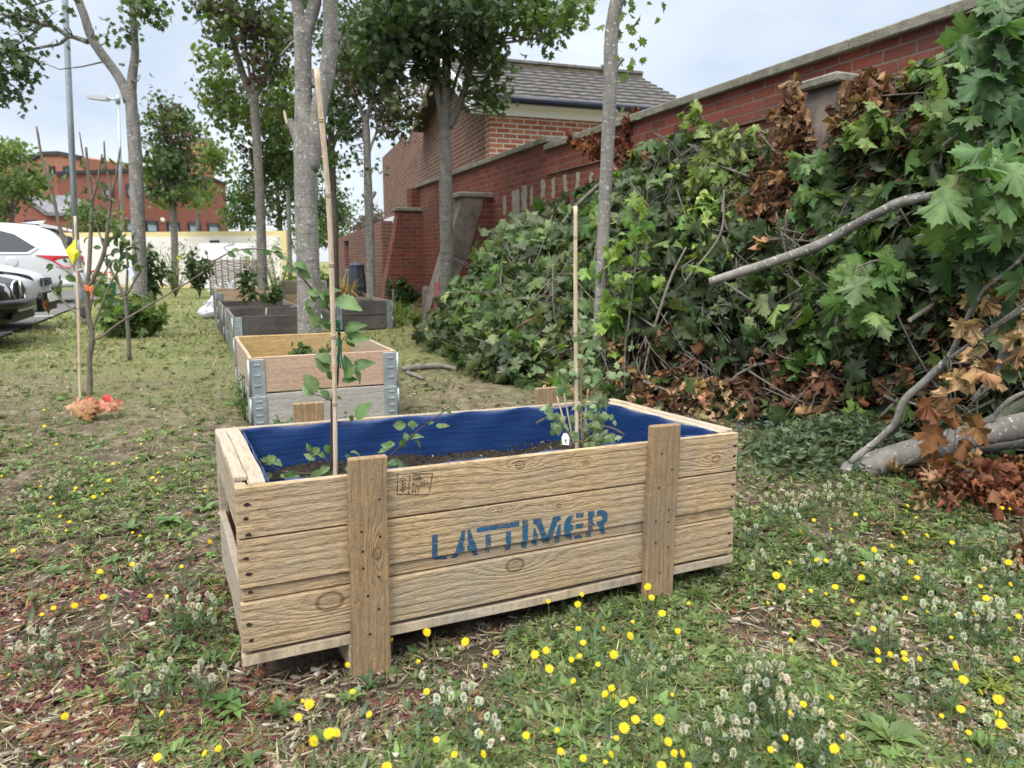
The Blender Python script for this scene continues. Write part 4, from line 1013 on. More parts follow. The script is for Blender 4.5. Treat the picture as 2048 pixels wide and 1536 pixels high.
for u, v in ((1.062, .365), (1.098, .318), (1.056, .272), (1.092, .205), (1.05, .18), (1.092, .172), (1.052, .118), (1.095, .10), (1.07, .03)):
    m.lathe([(.001, -.0250), (.0026, -.0250), (.0024, -.0235)], (u, 0, v), 'Y', 8)
m.build('screw_holes', hm, legs[1])
# nail heads with rust stain along both ends
M_NAIL = plain('rusty_nail', (.028, .018, .013), .8, .5, 200)
for v in (.355, .325, .290, .240, .205, .165, .095, .058):
    for u in (.018, L_-.014):
        m = MB(); uu = u+random.uniform(-.004, .006); m.prism([(uu+.007*math.cos(q)*random.uniform(.6, 1.2), v+.0035*math.sin(q)*random.uniform(.7, 1.3)) for q in np.linspace(0, 6.0, 9)], -.0012, .0004, ((0, 0, 0), (1, 0, 0), (0, 0, 1), (0, 1, 0))); m.build('nail', M_NAIL, CR)
# left end: inner panel behind an open outer frame
board('end_panel', (.054, T_, .19), (.054, W_-T_, .19), (1, 0, 0), .018, .365, wtan)
board('end_top_board', (.009, .048, .338), (.009, W_-.03, .338), (1, 0, 0), .018, .105, we)
board('end_bottom_board', (.009, .048, .10), (.009, W_-.03, .10), (1, 0, 0), .018, .135, we)
board('end_post', (.0115, .034, .004), (.0115, .034, .391), (0, 1, 0), .028, .024, wood_mat('crate_corner_wood', (.46, .37, .26), (.32, .24, .16), 'Z', 'Y', 70, (), (.36, .33, .28), .7))
board('end_post', (.0115, W_-.034, .004), (.0115, W_-.034, .396), (0, 1, 0), .028, .024, bpy.data.materials['crate_corner_wood'])
board('end_rail', (.0455, .021, .386), (.0455, W_-.021, .386), (1, 0, 0), .036, .020, wry)
board('end_rail', (.0132, .050, .396), (.0132, W_-.05, .396), (1, 0, 0), .027, .012, wry)
# right end
for v0, v1 in ((.27, .384), (.14, .265), (.02, .135)):
    board('end_board', (L_-.010, T_+.002, (v0+v1)/2), (L_-.010, W_-T_-.002, (v0+v1)/2), (1, 0, 0), .018, v1-v0, we)
board('end_rail', (L_-.036, .021, .386), (L_-.036, W_-.021, .386), (1, 0, 0), .030, .018, wry)
board('end_rail', (L_-.012, .024, .393), (L_-.012, W_-.021, .393), (1, 0, 0), .028, .014, wry)
# underneath: floor and cross bearers
board('floor', (.02, W_/2, .012), (L_-.02, W_/2, .012), (0, 1, 0), W_-.05, .02, wr)
for u in (.245, 1.075): board('bearer', (u, .0, -.034), (u, W_, -.034), (1, 0, 0), .045, .066, we)
# tarpaulin liner
def liner():
    m = MB(); e = .006
    u0, u1, w0, w1 = .068, L_-.054, T_+.004, W_-T_-.004
    loop = []
    N = 40
    for i in range(N): loop.append((u0+(u1-u0)*i/N, w1, (0, -1)))
    for i in range(N//2): loop.append((u1, w1-(w1-w0)*i/(N//2), (-1, 0)))
    for i in range(N): loop.append((u1-(u1-u0)*i/N, w0, (0, 1)))
    for i in range(N//2): loop.append((u0, w0+(w1-w0)*i/(N//2), (1, 0)))
    n = len(loop); lev = [(.388, .000), (.392, .002), (.389, .005), (.380, .0055), (.362, .007), (.335, .006), (.30, .008), (.26, .010), (.20, .012)]
    vs = []; fs = []
    for j, (v, o) in enumerate(lev):
        for i, (u, w, nn) in enumerate(loop):
            q = i*.7; wob = .0022*math.sin(q*1.3+j*.9)+.0016*math.sin(q*3.1+j*2)
            sag = .007*max(0, math.sin((u-.95)*9)) if nn[0] == -1 or (u > 1.0 and w > .5) else 0
            vs.append((u+nn[0]*(o+wob), w+nn[1]*(o+wob), v+.003*math.sin(i*.9)*(j < 4)-sag*(j < 3)))
    for j in range(len(lev)-1):
        for i in range(n): fs.append((j*n+i, j*n+(i+1) % n, (j+1)*n+(i+1) % n, (j+1)*n+i))
    m.add(vs, fs, True)
    t = NT('blue_tarp'); c = t.coord(); s = t.n('SeparateXYZ', {0: c})
    st = t.noise(t.scaled(c, (2.5, 2.5, 60)), 3.0, 4, .6); sp = t.noise(c, 130, 2); fine = t.noise(t.scaled(c, (1, 1, 1)), 420, 2)
    col = t.mix(t.ramp(st, .35, .7), (.005, .024, .095), (.011, .046, .165))
    col = t.mix(t.math('MULTIPLY', t.ramp(sp, .74, .80), .5), col, (.35, .42, .55))
    o = m.build('liner', t.fin(t.pbsdf(col, .38, t.bump(t.math('ADD', st, t.math('MULTIPLY', fine, .3)), .25, .003), .5)), CR)
    return o
liner()
# lettering
LET = [[(0.4216, 0.2288), (0.4354, 0.2287), (0.4349, 0.1758), (0.4386, 0.1712), (0.4607, 0.1692), (0.4612, 0.1605), (0.4304, 0.1646), (0.4242, 0.1696), (0.4211, 0.1764)], [(0.4975, 0.2287), (0.5043, 0.2288), (0.5043, 0.2076), (0.5015, 0.1988), (0.4983, 0.1901), (0.5035, 0.1887), (0.5032, 0.1772), (0.4925, 0.176), (0.4859, 0.1589), (0.4729, 0.1606), (0.4783, 0.1749)], [(0.5111, 0.2296), (0.5171, 0.2296), (0.5261, 0.2042), (0.5334, 0.1868), (0.5419, 0.1591), (0.5285, 0.159), (0.5225, 0.1752), (0.5104, 0.1771), (0.5105, 0.1905), (0.5153, 0.1903), (0.5111, 0.1996)], [(0.5346, 0.2295), (0.6488, 0.2299), (0.649, 0.2168), (0.5358, 0.2178)], [(0.558, 0.2086), (0.5722, 0.2085), (0.5724, 0.1588), (0.5584, 0.1599)], [(0.6124, 0.208), (0.6261, 0.2083), (0.6277, 0.1574), (0.6133, 0.158)], [(0.6576, 0.2306), (0.6731, 0.2292), (0.6736, 0.1555), (0.6586, 0.157)], [(0.6876, 0.2294), (0.7089, 0.2279), (0.7123, 0.2196), (0.7282, 0.1795), (0.7451, 0.229), (0.7657, 0.2289), (0.7674, 0.2162), (0.7581, 0.213), (0.754, 0.2059), (0.7378, 0.1567), (0.7208, 0.1575), (0.6963, 0.2155), (0.6881, 0.2167)], [(0.6889, 0.2065), (0.693, 0.2059), (0.7023, 0.1828), (0.7026, 0.1572), (0.689, 0.1581)], [(0.7537, 0.1814), (0.7604, 0.2049), (0.7668, 0.2066), (0.7685, 0.1564), (0.7541, 0.1567)], [(0.8047, 0.2265), (0.8049, 0.2147), (0.7971, 0.2087), (0.795, 0.2025), (0.8039, 0.1973), (0.8046, 0.1854), (0.7961, 0.1834), (0.7992, 0.1745), (0.8052, 0.1697), (0.8055, 0.1552), (0.7937, 0.159), (0.7834, 0.1691), (0.7777, 0.1842), (0.777, 0.1999), (0.781, 0.2149), (0.7895, 0.2227)], [(0.812, 0.2267), (0.8355, 0.2257), (0.8343, 0.2145), (0.8123, 0.2143)], [(0.8119, 0.1987), (0.8347, 0.1987), (0.835, 0.1855), (0.8121, 0.1863)], [(0.8126, 0.1666), (0.8359, 0.1656), (0.8357, 0.1551), (0.8135, 0.1559)], [(0.8484, 0.2263), (0.8678, 0.2273), (0.8682, 0.213), (0.8634, 0.2104), (0.8638, 0.1952), (0.8684, 0.1919), (0.8686, 0.1865), (0.8642, 0.1819), (0.8641, 0.1547), (0.8498, 0.1562)], [(0.8758, 0.2259), (0.8947, 0.2253), (0.9056, 0.2191), (0.9105, 0.2071), (0.9086, 0.194), (0.8974, 0.1836), (0.9097, 0.1577), (0.8967, 0.1577), (0.887, 0.1745), (0.8757, 0.1895), (0.8755, 0.1961), (0.8864, 0.1959), (0.8932, 0.2002), (0.8937, 0.2068), (0.8875, 0.2114), (0.8762, 0.2113)]]
def stencil_mat(name, col, lo, hi, sc_=160):
    t = NT(name); c = t.coord(); f = t.noise(t.scaled(c, (1, 1, 5)), sc_*.4, 4, .65); f2 = t.noise(c, 14, 3)
    a = t.ramp(t.math('ADD', t.math('MULTIPLY', f, .75), t.math('MULTIPLY', f2, .35)), lo, hi)
    cc = t.mix(t.ramp(f2, .35, .65), tuple(x*.75 for x in col), tuple(x*1.35 for x in col))
    p = t.pbsdf(cc, .8, None, .2); tr_ = t.n('BsdfTransparent'); ms = t.n('MixShader', {0: a}); t.t.links.new(tr_.outputs[0], ms.inputs[1]); t.t.links.new(p, ms.inputs[2])
    return t.fin(ms.outputs[0])
import mathutils.geometry as mg
def flat_letters(name, polys, mat, w=-.0012):
    vs = []; fs = []
    SPL = .1728
    for poly in polys:
        for seg in (0, 1):
            # the part over the recessed batten sits back with it
            pts = []
            src = poly
            def inside(v): return v >= SPL if seg == 0 else v <= SPL
            for i in range(len(src)):
                a, b = src[i], src[(i+1) % len(src)]
                if inside(a[1]): pts.append(a)
                if inside(a[1]) != inside(b[1]):
                    t_ = (SPL-a[1])/(b[1]-a[1]); pts.append((a[0]+(b[0]-a[0])*t_, SPL))
            if len(pts) < 3: continue
            b0 = len(vs); ww = w if seg == 0 else w+.008
            tri = mg.tessellate_polygon([[Vector((p[0], p[1], 0)) for p in pts]])
            vs += [(p[0], ww, p[1]) for p in pts]; fs += [tuple(b0+i for i in t_) for t_ in tri]
    return MB().add(vs, fs).build(name, mat, CR)
flat_letters('lettering', LET, stencil_mat('stencil_blue', (.016, .080, .165), .41, .58))
M_STAMP = stencil_mat('stamp_ink', (.04, .035, .03), .44, .56)
st = MB()
def line(a, b, w=.0016):
    st.beam((a[0], -.0012, a[1]), (b[0], -.0012, b[1]), (0, 1, 0), .0004, w)
for a, b in (((.3415, .3849), (.3396, .3375)), ((.3396, .3375), (.4156, .3268)), ((.4246, .3768), (.4160, .333)), ((.376, .380), (.4246, .3768)), ((.370, .3795), (.366, .333))): line(a, b)
# wheat-ear mark
for k in range(4): line((.346, .372-k*.008), (.353, .365-k*.008), .0013); line((.361, .371-k*.008), (.353, .365-k*.008), .0013)
line((.353, .376), (.353, .341), .0013)
stamp = st.build('heat_stamp', M_STAMP, CR)
for tx, u, v, s_ in (('GB-', .377, .3705, .0145), ('FC259', .375, .3555, .0145), ('HT', .374, .3405, .0145)):
    text_mesh('stamp_text', tx, s_*1.05, M_STAMP, stamp, (u, -.0011, v), (math.pi/2, R_(5), 0), .0003, 'LEFT')
# compost fill: stuff of its own
def compost():
    nx, ny = 150, 70; u0, u1, w0, w1 = .075, L_-.06, T_+.012, W_-T_-.012
    vs = []
    for j in range(ny):
        for i in range(nx):
            u = u0+(u1-u0)*i/(nx-1); w = w0+(w1-w0)*j/(ny-1)
            h = .262 + .010*math.sin(u*6+w*9) + .006*math.sin(u*23-w*17)
            vs.append(cw_(u, w, h+random.gauss(0, .0035)))
    fs = [(j*nx+i, j*nx+i+1, (j+1)*nx+i+1, (j+1)*nx+i) for j in range(ny-1) for i in range(nx-1)]
    o = MB().add(vs, fs, True).build('compost', M_SOIL)
    tag(o, 'dark crumbly compost filling the blue lined crate', 'compost', kind='stuff')
    n = 1500; q = np.array([cw_(u0+(u1-u0)*a, w0+(w1-w0)*b, .266+random.random()*.006) for a, b in rng.random((n, 2))])
    c = vary((.055, .045, .036), n, .6); c[rng.random(n) < .05] = (.35, .30, .25)
    crumb = inst_mesh('crumbs', CHIP, q, rand_dirs(n), rand_dirs(n, 1), rng.uniform(.006, .02, n), c, rng.integers(1, 3, n), M_COVER)
    crumb.parent = o
compost()
CROWN_N = 1.6
# ================================================================== TREES
def px_path(pts, Y, org):
    """photo points (x, y, half width in photo pixels[, distance]) -> path and radii relative to org"""
    pa = []; ra = []
    for q in pts:
        yy = q[3] if len(q) > 3 else Y
        pa.append(P(q[0], q[1], yy)-org); ra.append(max(.0025, q[2]*yy/F_PX))
    return pa, ra
def crown_leaves(clusters, org, leaves=SMAPLE):
    """clusters: (x, y, rx, ry, Y, depth, n, size, colour) in photo pixels at a distance"""
    pos, col, siz = [], [], []; tw = []
    for (x, y, rx, ry, Y, dep, n, size, colour) in clusters:
        n = int(n*CROWN_N); k = max(2, n//14)
        sub = rng.normal(size=(k, 3)); sub /= np.linalg.norm(sub, axis=1, keepdims=True); sub *= rng.random((k, 1))**.45
        for s_ in sub:
            c = P(x+s_[0]*rx, y+s_[1]*ry, Y+s_[2]*dep); m = int(n/k*rng.uniform(.5, 1.6))+1
            sg = size*1.15
            p = c + rng.normal(size=(m, 3))*np.array([sg, sg, sg*.7]); pos.append(p-org)
            cc = vary(colour if not isinstance(colour, list) else colour[rng.integers(len(colour))], m, .3, .1); col.append(cc)
            siz.append(size*rng.uniform(.6, 1.25, m)); tw.append(c-org)
    return np.concatenate(pos), np.concatenate(col), np.concatenate(siz), tw
def leaf_dirs(n, droop=.5):
    z = rand_dirs(n, 1.1); y = rand_dirs(n, -droop); return y, z
def make_tree(name, label, base, Y, stems, clusters, bark=M_BARK, group=None, leaf=M_LEAF, tmpl=SMAPLE, cat='tree', sides=12, twigs=True, jit=.05):
    org = np.array([P(base[0], base[1], Y)[0], Y, 0.0])
    r = empty(name, org.tolist(), label=label, cat=cat, group=group)
    m = MB(); allp = []; stem_paths = []
    for i, st_ in enumerate(stems):
        pa, ra = px_path(st_, Y, org)
        if i == 0: pa[0][2] = min(pa[0][2], -.03)
        m.tube(pa, ra, sides if max(ra) > .03 else 7, 5, jit); allp += pa; stem_paths.append(pa)
    if not clusters: m.build('trunk', bark, r)
    else:
        p, c, s, tw = crown_leaves(clusters, org)
        y, z = leaf_dirs(len(p))
        inst_mesh('crown', tmpl, p, y, z, s, c, rng.integers(0, len(tmpl), len(p)), leaf, r)
        if twigs:
            ap = np.concatenate([np.array(catmull(q_, 8)) for q_ in stem_paths]); hit = {}
            for t_ in tw:
                d = np.linalg.norm(ap-t_, axis=1)+np.where(ap[:, 2] > t_[2], .6, 0); j = int(np.argmin(d))
                hit[j] = hit.get(j, 0)+1
                if d[j] < (.9 if Y < 15 else 1.5) and hit[j] <= 2: m.tube([ap[j], ap[j]*.45+t_*.55+rng.normal(size=3)*.06, t_], [.010+.002*d[j], .007, .003], 5, 2)
        m.build('trunk', bark, r)
    return r
GRNS = [GRN_M, GRN_M, GRN_D, (.07, .13, .028)]
DRK = [GRN_D, (.022, .048, .016), (.04, .075, .02)]
LIM = [(.11, .17, .035), (.15, .20, .04), (.085, .14, .03)]
COPG = [COPPER, (.06, .045, .022), (.06, .07, .022), (.055, .085, .022), (.07, .115, .025)]
# big twin-stemmed trunk behind the nearest collar bed
make_tree('maple_tree', 'big pale twin stemmed maple trunk with a sawn stub behind the nearest collar bed', (619, 726), 6.2,
    [[(620, 730, 26), (619, 690, 23.5), (617, 560, 22.5), (612, 400, 22), (611, 300, 23), (609, 240, 19), (607, 180, 16), (606, 110, 16), (606, 60, 18)],
     [(618, 340, 18), (630, 270, 18), (640, 205, 16), (655, 140, 15), (661, 80, 14), (661, 0, 14), (668, -150, 12), (690, -400, 8)],
     [(607, 80, 13), (598, 30, 11), (590, -20, 10), (575, -160, 8), (540, -420, 5)], [(607, 80, 13), (620, 40, 12), (630, 0, 11.5), (640, -100, 9), (650, -380, 6)],
     [(604, 290, 14), (590, 262, 10), (581, 247, 8.5), (577, 241, 8)], [(632, 175, 8), (628, 150, 7.5), (627, 139, 6)], [(600, 80, 3), (585, 85, 2.2), (560, 112, 2)]],
    [(560, -190, 150, 90, 6.2, .9, 300, .085, GRNS), (690, -200, 170, 100, 6.2, 1.0, 380, .085, GRNS)], M_BARKS, jit=.035)
m = MB(); c0 = P(576, 236, 6.2); m.prism([(5*math.cos(a), 17*math.sin(a)) for a in np.linspace(0, 5.8, 12)], -.003, .003, (c0+np.array([-.012, -.03, 0]), np.array([.0022, -.002, 0]), np.array([-.0006, 0, .0032]), np.array([-.7, -.7, .1])))
cut = m.build('cut_face', plain('fresh_cut_wood', (.62, .55, .42), .8, .15, 20)); tr0 = bpy.data.objects['maple_tree']; cut.parent = tr0; cut.location = -tr0.location
# slim tree left of it
make_tree('maple_tree', 'slim grey maple with a three way fork just left of the big trunk', (529, 640), 9.6,
    [[(530, 655, 10), (527, 600, 9), (520, 400, 8.8), (514, 290, 8), (508, 190, 9)], [(507, 200, 7), (490, 160, 6.5), (474, 110, 6), (462, 60, 5.5), (452, 0, 5), (440, -120, 4)],
     [(507, 195, 4), (498, 140, 2.8), (491, 90, 2.4), (494, 0, 2)], [(509, 195, 4), (506, 120, 2.5), (508, 40, 2)], [(511, 195, 5), (530, 155, 3.2), (560, 105, 2.8), (585, 75, 2.2)]],
    [(500, 40, 100, 60, 9.6, .8, 520, .085, COPG), (530, 130, 55, 70, 9.6, .7, 330, .08, COPG+[GRN_M]), (440, 175, 42, 70, 10.4, .6, 330, .08, LIM), (470, 215, 45, 75, 10.6, .6, 420, .08, LIM+[GRN_M]), (560, 230, 50, 110, 10.8, .7, 620, .085, GRNS+LIM),
     (505, 330, 25, 70, 10.8, .5, 110, .08, COPG), (412, 20, 28, 30, 9.6, .3, 80, .08, COPG), (555, 330, 50, 60, 11, .6, 300, .085, GRNS), (420, 110, 22, 22, 10.4, .3, 60, .08, LIM), (490, -60, 120, 50, 9.6, .8, 300, .09, COPG)], M_BARK)
# left forked tree by the car park
make_tree('maple_tree', 'speckled maple by the car park forking into two bare arms near the top', (278, 658), 9.4,
    [[(278, 664, 17), (279, 640, 14.5), (280, 560, 13.5), (275, 420, 13), (270, 300, 12.5), (263, 215, 11), (261, 170, 10)], [(262, 185, 9.5), (266, 140, 8), (270, 110, 7), (268, 60, 6.5), (264, 0, 6), (262, -120, 5)],
     [(258, 205, 9.5), (246, 170, 9), (228, 140, 8.5), (205, 110, 8.5), (183, 75, 8), (168, 30, 7.5), (150, -20, 7), (110, -150, 5)], [(176, 84, 5), (150, 75, 4), (133, 70, 4), (110, 55, 4), (85, 48, 3.6), (45, 38, 3.4), (0, 27, 3.2), (-60, 10, 3)],
     [(135, 74, 3), (118, 88, 2.6), (85, 94, 2.4), (50, 102, 2.2), (0, 109, 2)], [(88, 50, 2), (60, 72, 1.8), (28, 94, 1.6)], [(248, 130, 3), (238, 128, 2)], [(272, 122, 3), (281, 122, 2.6)], [(55, 15, 2), (85, 5, 1.6), (120, -5, 1.4)]],
    [(28, 110, 38, 48, 9.2, .4, 120, .10, DRK+[GRN_M]), (10, 175, 26, 34, 9.2, .3, 60, .10, DRK), (20, 20, 45, 30, 9.2, .4, 60, .10, DRK), (270, 30, 48, 34, 9.2, .35, 60, .10, GRNS), (250, 62, 18, 14, 9.2, .2, 12, .10, GRNS), (105, 25, 18, 14, 9.2, .2, 9, .10, DRK), (130, 55, 8, 8, 9.2, .1, 4, .1, DRK),
     (185, 60, 16, 12, 9.2, .1, 6, .09, GRNS), (312, 18, 20, 14, 9.2, .2, 14, .1, GRNS), (280, 152, 4, 4, 9.2, .02, 2, .08, GRNS), (100, 82, 14, 4, 9.2, .1, 5, .09, DRK), (70, -120, 150, 80, 9.2, .8, 240, .1, GRNS), (262, -120, 70, 70, 9.2, .6, 150, .1, GRNS)], M_BARKS)
# dark straight tree right of the middle
make_tree('maple_tree', 'straight maple with a broad dark crown in front of the house gable', (893, 672), 8.5,
    [[(894, 690, 15), (894, 600, 13.5), (893, 480, 13.2), (891, 350, 12.6), (890, 260, 11), (892, 200, 9.5), (893, 100, 8), (892, 0, 7), (888, -150, 5)], [(886, 250, 7), (876, 190, 6), (868, 130, 5), (866, 60, 4), (850, -40, 3)], [(898, 255, 8), (912, 225, 7.5), (926, 190, 6.5), (940, 140, 5.5), (950, 90, 5), (958, 20, 4), (970, -80, 3)],
     [(936, 140, 4), (960, 100, 3.4), (990, 85, 3), (1030, 60, 2.4)], [(900, 200, 4), (915, 150, 3.4), (930, 110, 3)], [(875, 175, 3), (845, 130, 2.6), (820, 100, 2.2)]],
    [(900, 20, 150, 60, 8.5, .9, 760, .095, DRK), (800, 40, 95, 70, 8.4, .8, 560, .095, DRK), (960, 90, 60, 60, 8.5, .6, 330, .09, GRNS), (1050, 25, 90, 36, 8.5, .6, 300, .09, GRNS+[(.10, .16, .03)]), (1130, 20, 60, 30, 8.5, .5, 130, .09, GRNS+[(.10, .16, .03)]), (990, 185, 24, 45, 8.4, .25, 120, .085, GRNS), (1100, 60, 36, 22, 8.4, .3, 60, .09, GRNS), (855, 110, 50, 60, 8.5, .6, 240, .09, DRK),
     (770, 110, 60, 60, 8.3, .5, 260, .10, DRK), (940, 165, 20, 30, 8.4, .2, 40, .09, GRNS), (900, -120, 200, 80, 8.5, 1.2, 380, .11, DRK)], M_BARK)
# slim tree with a pruned stub fork
make_tree('maple_tree', 'thin maple with two pruned stubs standing between the dark bed and the wall', (742, 640), 11.2,
    [[(743, 650, 9.5), (742, 590, 8.8), (740, 480, 8.4), (737, 400, 8.6), (735, 330, 7), (733, 270, 7), (731, 235, 6.5)], [(730, 242, 5), (720, 215, 4), (705, 175, 3.2), (692, 140, 2.6), (680, 60, 2)], [(732, 240, 5), (745, 200, 3.6), (752, 150, 3), (760, 80, 2)], [(733, 320, 3), (745, 285, 2.6), (754, 255, 2.2), (748, 200, 2)], [(735, 398, 4), (728, 392, 3.4), (724, 389, 2.6)], [(740, 398, 4.5), (747, 390, 4), (751, 383, 3)]],
    [(770, 205, 45, 45, 11.2, .6, 260, .085, COPG), (800, 250, 35, 36, 11.2, .5, 170, .085, COPG), (720, 130, 60, 70, 11.2, .7, 420, .09, DRK+COPG), (750, 60, 80, 60, 11.2, .7, 380, .09, DRK), (700, 250, 22, 45, 11.4, .3, 110, .085, DRK), (755, 335, 8, 14, 11.2, .1, 9, .08, GRNS), (700, 320, 16, 20, 11.4, .2, 30, .08, GRNS), (830, 200, 16, 26, 11.2, .3, 60, .085, COPG), (720, 345, 8, 6, 11.2, .1, 6, .08, DRK)], M_BARKS)
# dark trunk just behind the tall cane
make_tree('maple_tree', 'dark slender trunk directly behind the tall bamboo cane', (671, 610), 13.0,
    [[(672, 620, 8), (670, 540, 7.5), (668, 440, 7.8), (664, 340, 7), (662, 250, 6), (664, 160, 5), (670, 40, 4)], [(663, 330, 4), (648, 260, 3), (640, 200, 2.4)], [(664, 300, 4), (690, 220, 3), (706, 150, 2.4)]],
    [(690, 190, 50, 90, 13, .8, 520, .095, DRK), (660, 330, 30, 42, 13, .5, 120, .09, GRNS), (700, 60, 80, 90, 13.2, .9, 560, .10, DRK), (640, 250, 26, 60, 13, .5, 170, .09, GRNS)], M_BARKD)
make_tree('maple_tree', 'thin far trunk showing left of the big trunk above the hurdle', (579, 590), 17.0,
    [[(580, 592, 4.4), (579, 480, 4.2), (576, 380, 4), (574, 280, 3.4), (570, 180, 2.5)]], [(570, 250, 50, 100, 17, 1.2, 420, .11, GRNS), (600, 60, 70, 90, 17, 1.2, 380, .12, DRK)], M_BARK)
# speckled trunk at the right
make_tree('maple_tree', 'bare pale speckled trunk rising in front of the brush heap', (1194, 779), 4.9,
    [[(1189, 790, 15), (1194, 730, 12.5), (1196, 690, 12), (1202, 580, 12), (1208, 440, 12.2), (1214, 320, 12.6), (1219, 210, 13), (1221, 130, 13.4), (1223, 70, 13), (1230, 20, 13), (1243, -40, 12.5), (1255, -200, 10)], [(1226, 142, 6), (1236, 128, 5), (1246, 117, 4.5)], [(1212, 142, 3.5), (1203, 130, 2.5)], [(1222, 238, 7), (1230, 225, 5), (1231, 220, 4)]],
    [(1245, 55, 14, 10, 4.9, .05, 6, .07, LIM), (1258, 112, 10, 6, 4.9, .05, 4, .06, LIM), (1280, 0, 16, 6, 4.9, .05, 5, .07, LIM), (1225, 225, 6, 4, 4.88, .05, 2, .06, LIM), (1290, -220, 110, 80, 4.9, .8, 200, .1, GRNS)], M_BARKS, twigs=False)
# mid-distance round headed tree by the street lamp
make_tree('maple_tree', 'round headed young maple in front of the school wing', (349, 578), 21.5,
    [[(350, 580, 7), (349, 480, 6.6), (345, 400, 6.4), (343, 340, 5), (341, 250, 3)], [(346, 420, 4), (330, 370, 3), (318, 320, 2)], [(347, 400, 4), (362, 350, 3), (372, 300, 2)]],
    [(342, 345, 58, 55, 21.5, 1.2, 620, .15, DRK+[GRN_M]), (330, 255, 45, 60, 21.5, 1.0, 420, .14, COPG+GRNS), (370, 270, 34, 50, 21.5, .9, 260, .14, COPG+GRNS), (318, 205, 16, 22, 21.5, .3, 50, .13, COPG), (368, 222, 10, 14, 21.5, .2, 22, .13, COPG), (345, 395, 55, 22, 21.5, .8, 160, .14, LIM), (300, 340, 20, 46, 21.5, .5, 120, .14, GRNS+LIM)], M_BARK)
make_tree('maple_tree', 'yellow green maple crown spreading behind the round headed maple', (392, 572), 26.0,
    [[(392, 575, 4), (395, 460, 3.6), (400, 380, 3), (410, 320, 2)]], [(425, 315, 32, 38, 26, 1.0, 300, .16, LIM), (395, 375, 30, 30, 26, .8, 160, .16, LIM), (448, 340, 16, 16, 26, .4, 50, .15, LIM)], M_BARK)
make_tree('maple_tree', 'yellow green young maple at the left edge behind the white car', (27, 575), 20.5,
    [[(25, 590, 4), (25, 480, 3.6), (24, 420, 3.2), (22, 350, 2)], [(24, 440, 2.4), (8, 390, 1.8)], [(24, 425, 2.4), (45, 380, 1.8)]],
    [(22, 360, 55, 50, 20.5, 1.2, 520, .14, LIM+GRNS), (15, 305, 30, 34, 20.5, .8, 220, .14, LIM), (72, 370, 34, 36, 20.5, .7, 200, .14, LIM), (0, 420, 40, 18, 20.5, .6, 80, .14, GRNS), (48, 300, 10, 10, 20.5, .2, 16, .13, LIM)], M_BARK)
make_tree('broadleaf_tree', 'large dark green tree behind the cream wall end', (560, 560), 33.0,
    [[(560, 565, 5), (560, 450, 5), (555, 380, 3)]], [(500, 400, 55, 55, 33, 2, 700, .2, DRK+[GRN_M]), (580, 385, 70, 70, 33, 2, 900, .2, DRK), (660, 400, 38, 60, 33, 1.6, 420, .2, DRK+[GRN_M]), (540, 330, 60, 50, 33, 1.6, 500, .2, DRK), (470, 430, 30, 40, 33, 1, 260, .2, GRNS), (690, 430, 22, 24, 33, .8, 120, .2, GRNS), (690, 470, 14, 20, 33, .8, 60, .2, GRNS)], M_BARKD, tmpl=OVAL)
make_tree('purple_tree', 'dull purple leaved tree beyond the old brick wall', (742, 560), 30.0,
    [[(742, 565, 4), (742, 480, 3.6), (740, 420, 2)]], [(745, 445, 36, 34, 30, 1.4, 420, .17, [(.09, .06, .065), (.11, .08, .085)]), (725, 470, 18, 24, 30, .8, 120, .17, [(.1, .07, .075)])], M_BARKD, tmpl=OVAL)
make_tree('broadleaf_bush', 'tall loose green bush in front of the school window beside the lamp column', (190, 585), 27.0,
    [[(190, 580, 3), (188, 500, 2.6), (180, 440, 2)]], [(180, 440, 40, 28, 27, 1.4, 460, .16, GRNS+[(.10, .13, .06)]), (215, 450, 26, 20, 27, 1, 180, .16, GRNS), (160, 420, 16, 20, 27, .7, 80, .15, GRNS)], M_BARKD, tmpl=OVAL, cat='bush')
make_tree('broadleaf_tree', 'green tree filling the gap behind the far trunk and the old wall', (630, 560), 42.0,
    [[(630, 562, 4), (630, 470, 4)]], [(640, 450, 60, 40, 42, 2, 520, .26, GRNS+LIM), (600, 470, 60, 30, 42, 2, 300, .26, GRNS)], M_BARKD, tmpl=OVAL)

# ================================================================== SAPLINGS, CANES AND GARDEN PLANTS
def stick_plant(name, label, base, Y, stems, leaves, cat='sapling', bark=M_TWIG, leafmat=M_LEAFG, tmpl=OVAL, group=None):
    """leaves: (x, y, size in photo px, angle of the tip in photo degrees, colour[, Y])"""
    org = np.array([P(base[0], base[1], Y)[0], Y, 0.0]); r = empty(name, org.tolist(), label=label, cat=cat, group=group)
    m = MB()
    for st_ in stems:
        pa, ra = px_path(st_, Y, org); m.tube(pa, ra, 8, 4, .12)
    m.build('stems', bark, r)
    if leaves:
        p = []; yd = []; s = []; c = []
        for q in leaves:
            yy = q[5] if len(q) > 5 else Y
            p.append(P(q[0], q[1], yy)-org); a = R_(q[3]); yd.append((math.cos(a), rng.uniform(-.5, .2), -math.sin(a))); s.append(q[2]*yy/F_PX); c.append(q[4])
        n = len(p); z = rand_dirs(n)*.8+np.array([0, -.7, .6])
        inst_mesh('leaves', tmpl, np.array(p), np.array(yd), z, np.array(s), vary(c, n, .2, .06) if False else np.array([vary(k, 1, .2, .06)[0] for k in c]), rng.integers(0, len(tmpl), n), leafmat, r)
    return r
gl = (.075, .12, .045); gd = (.035, .065, .03)
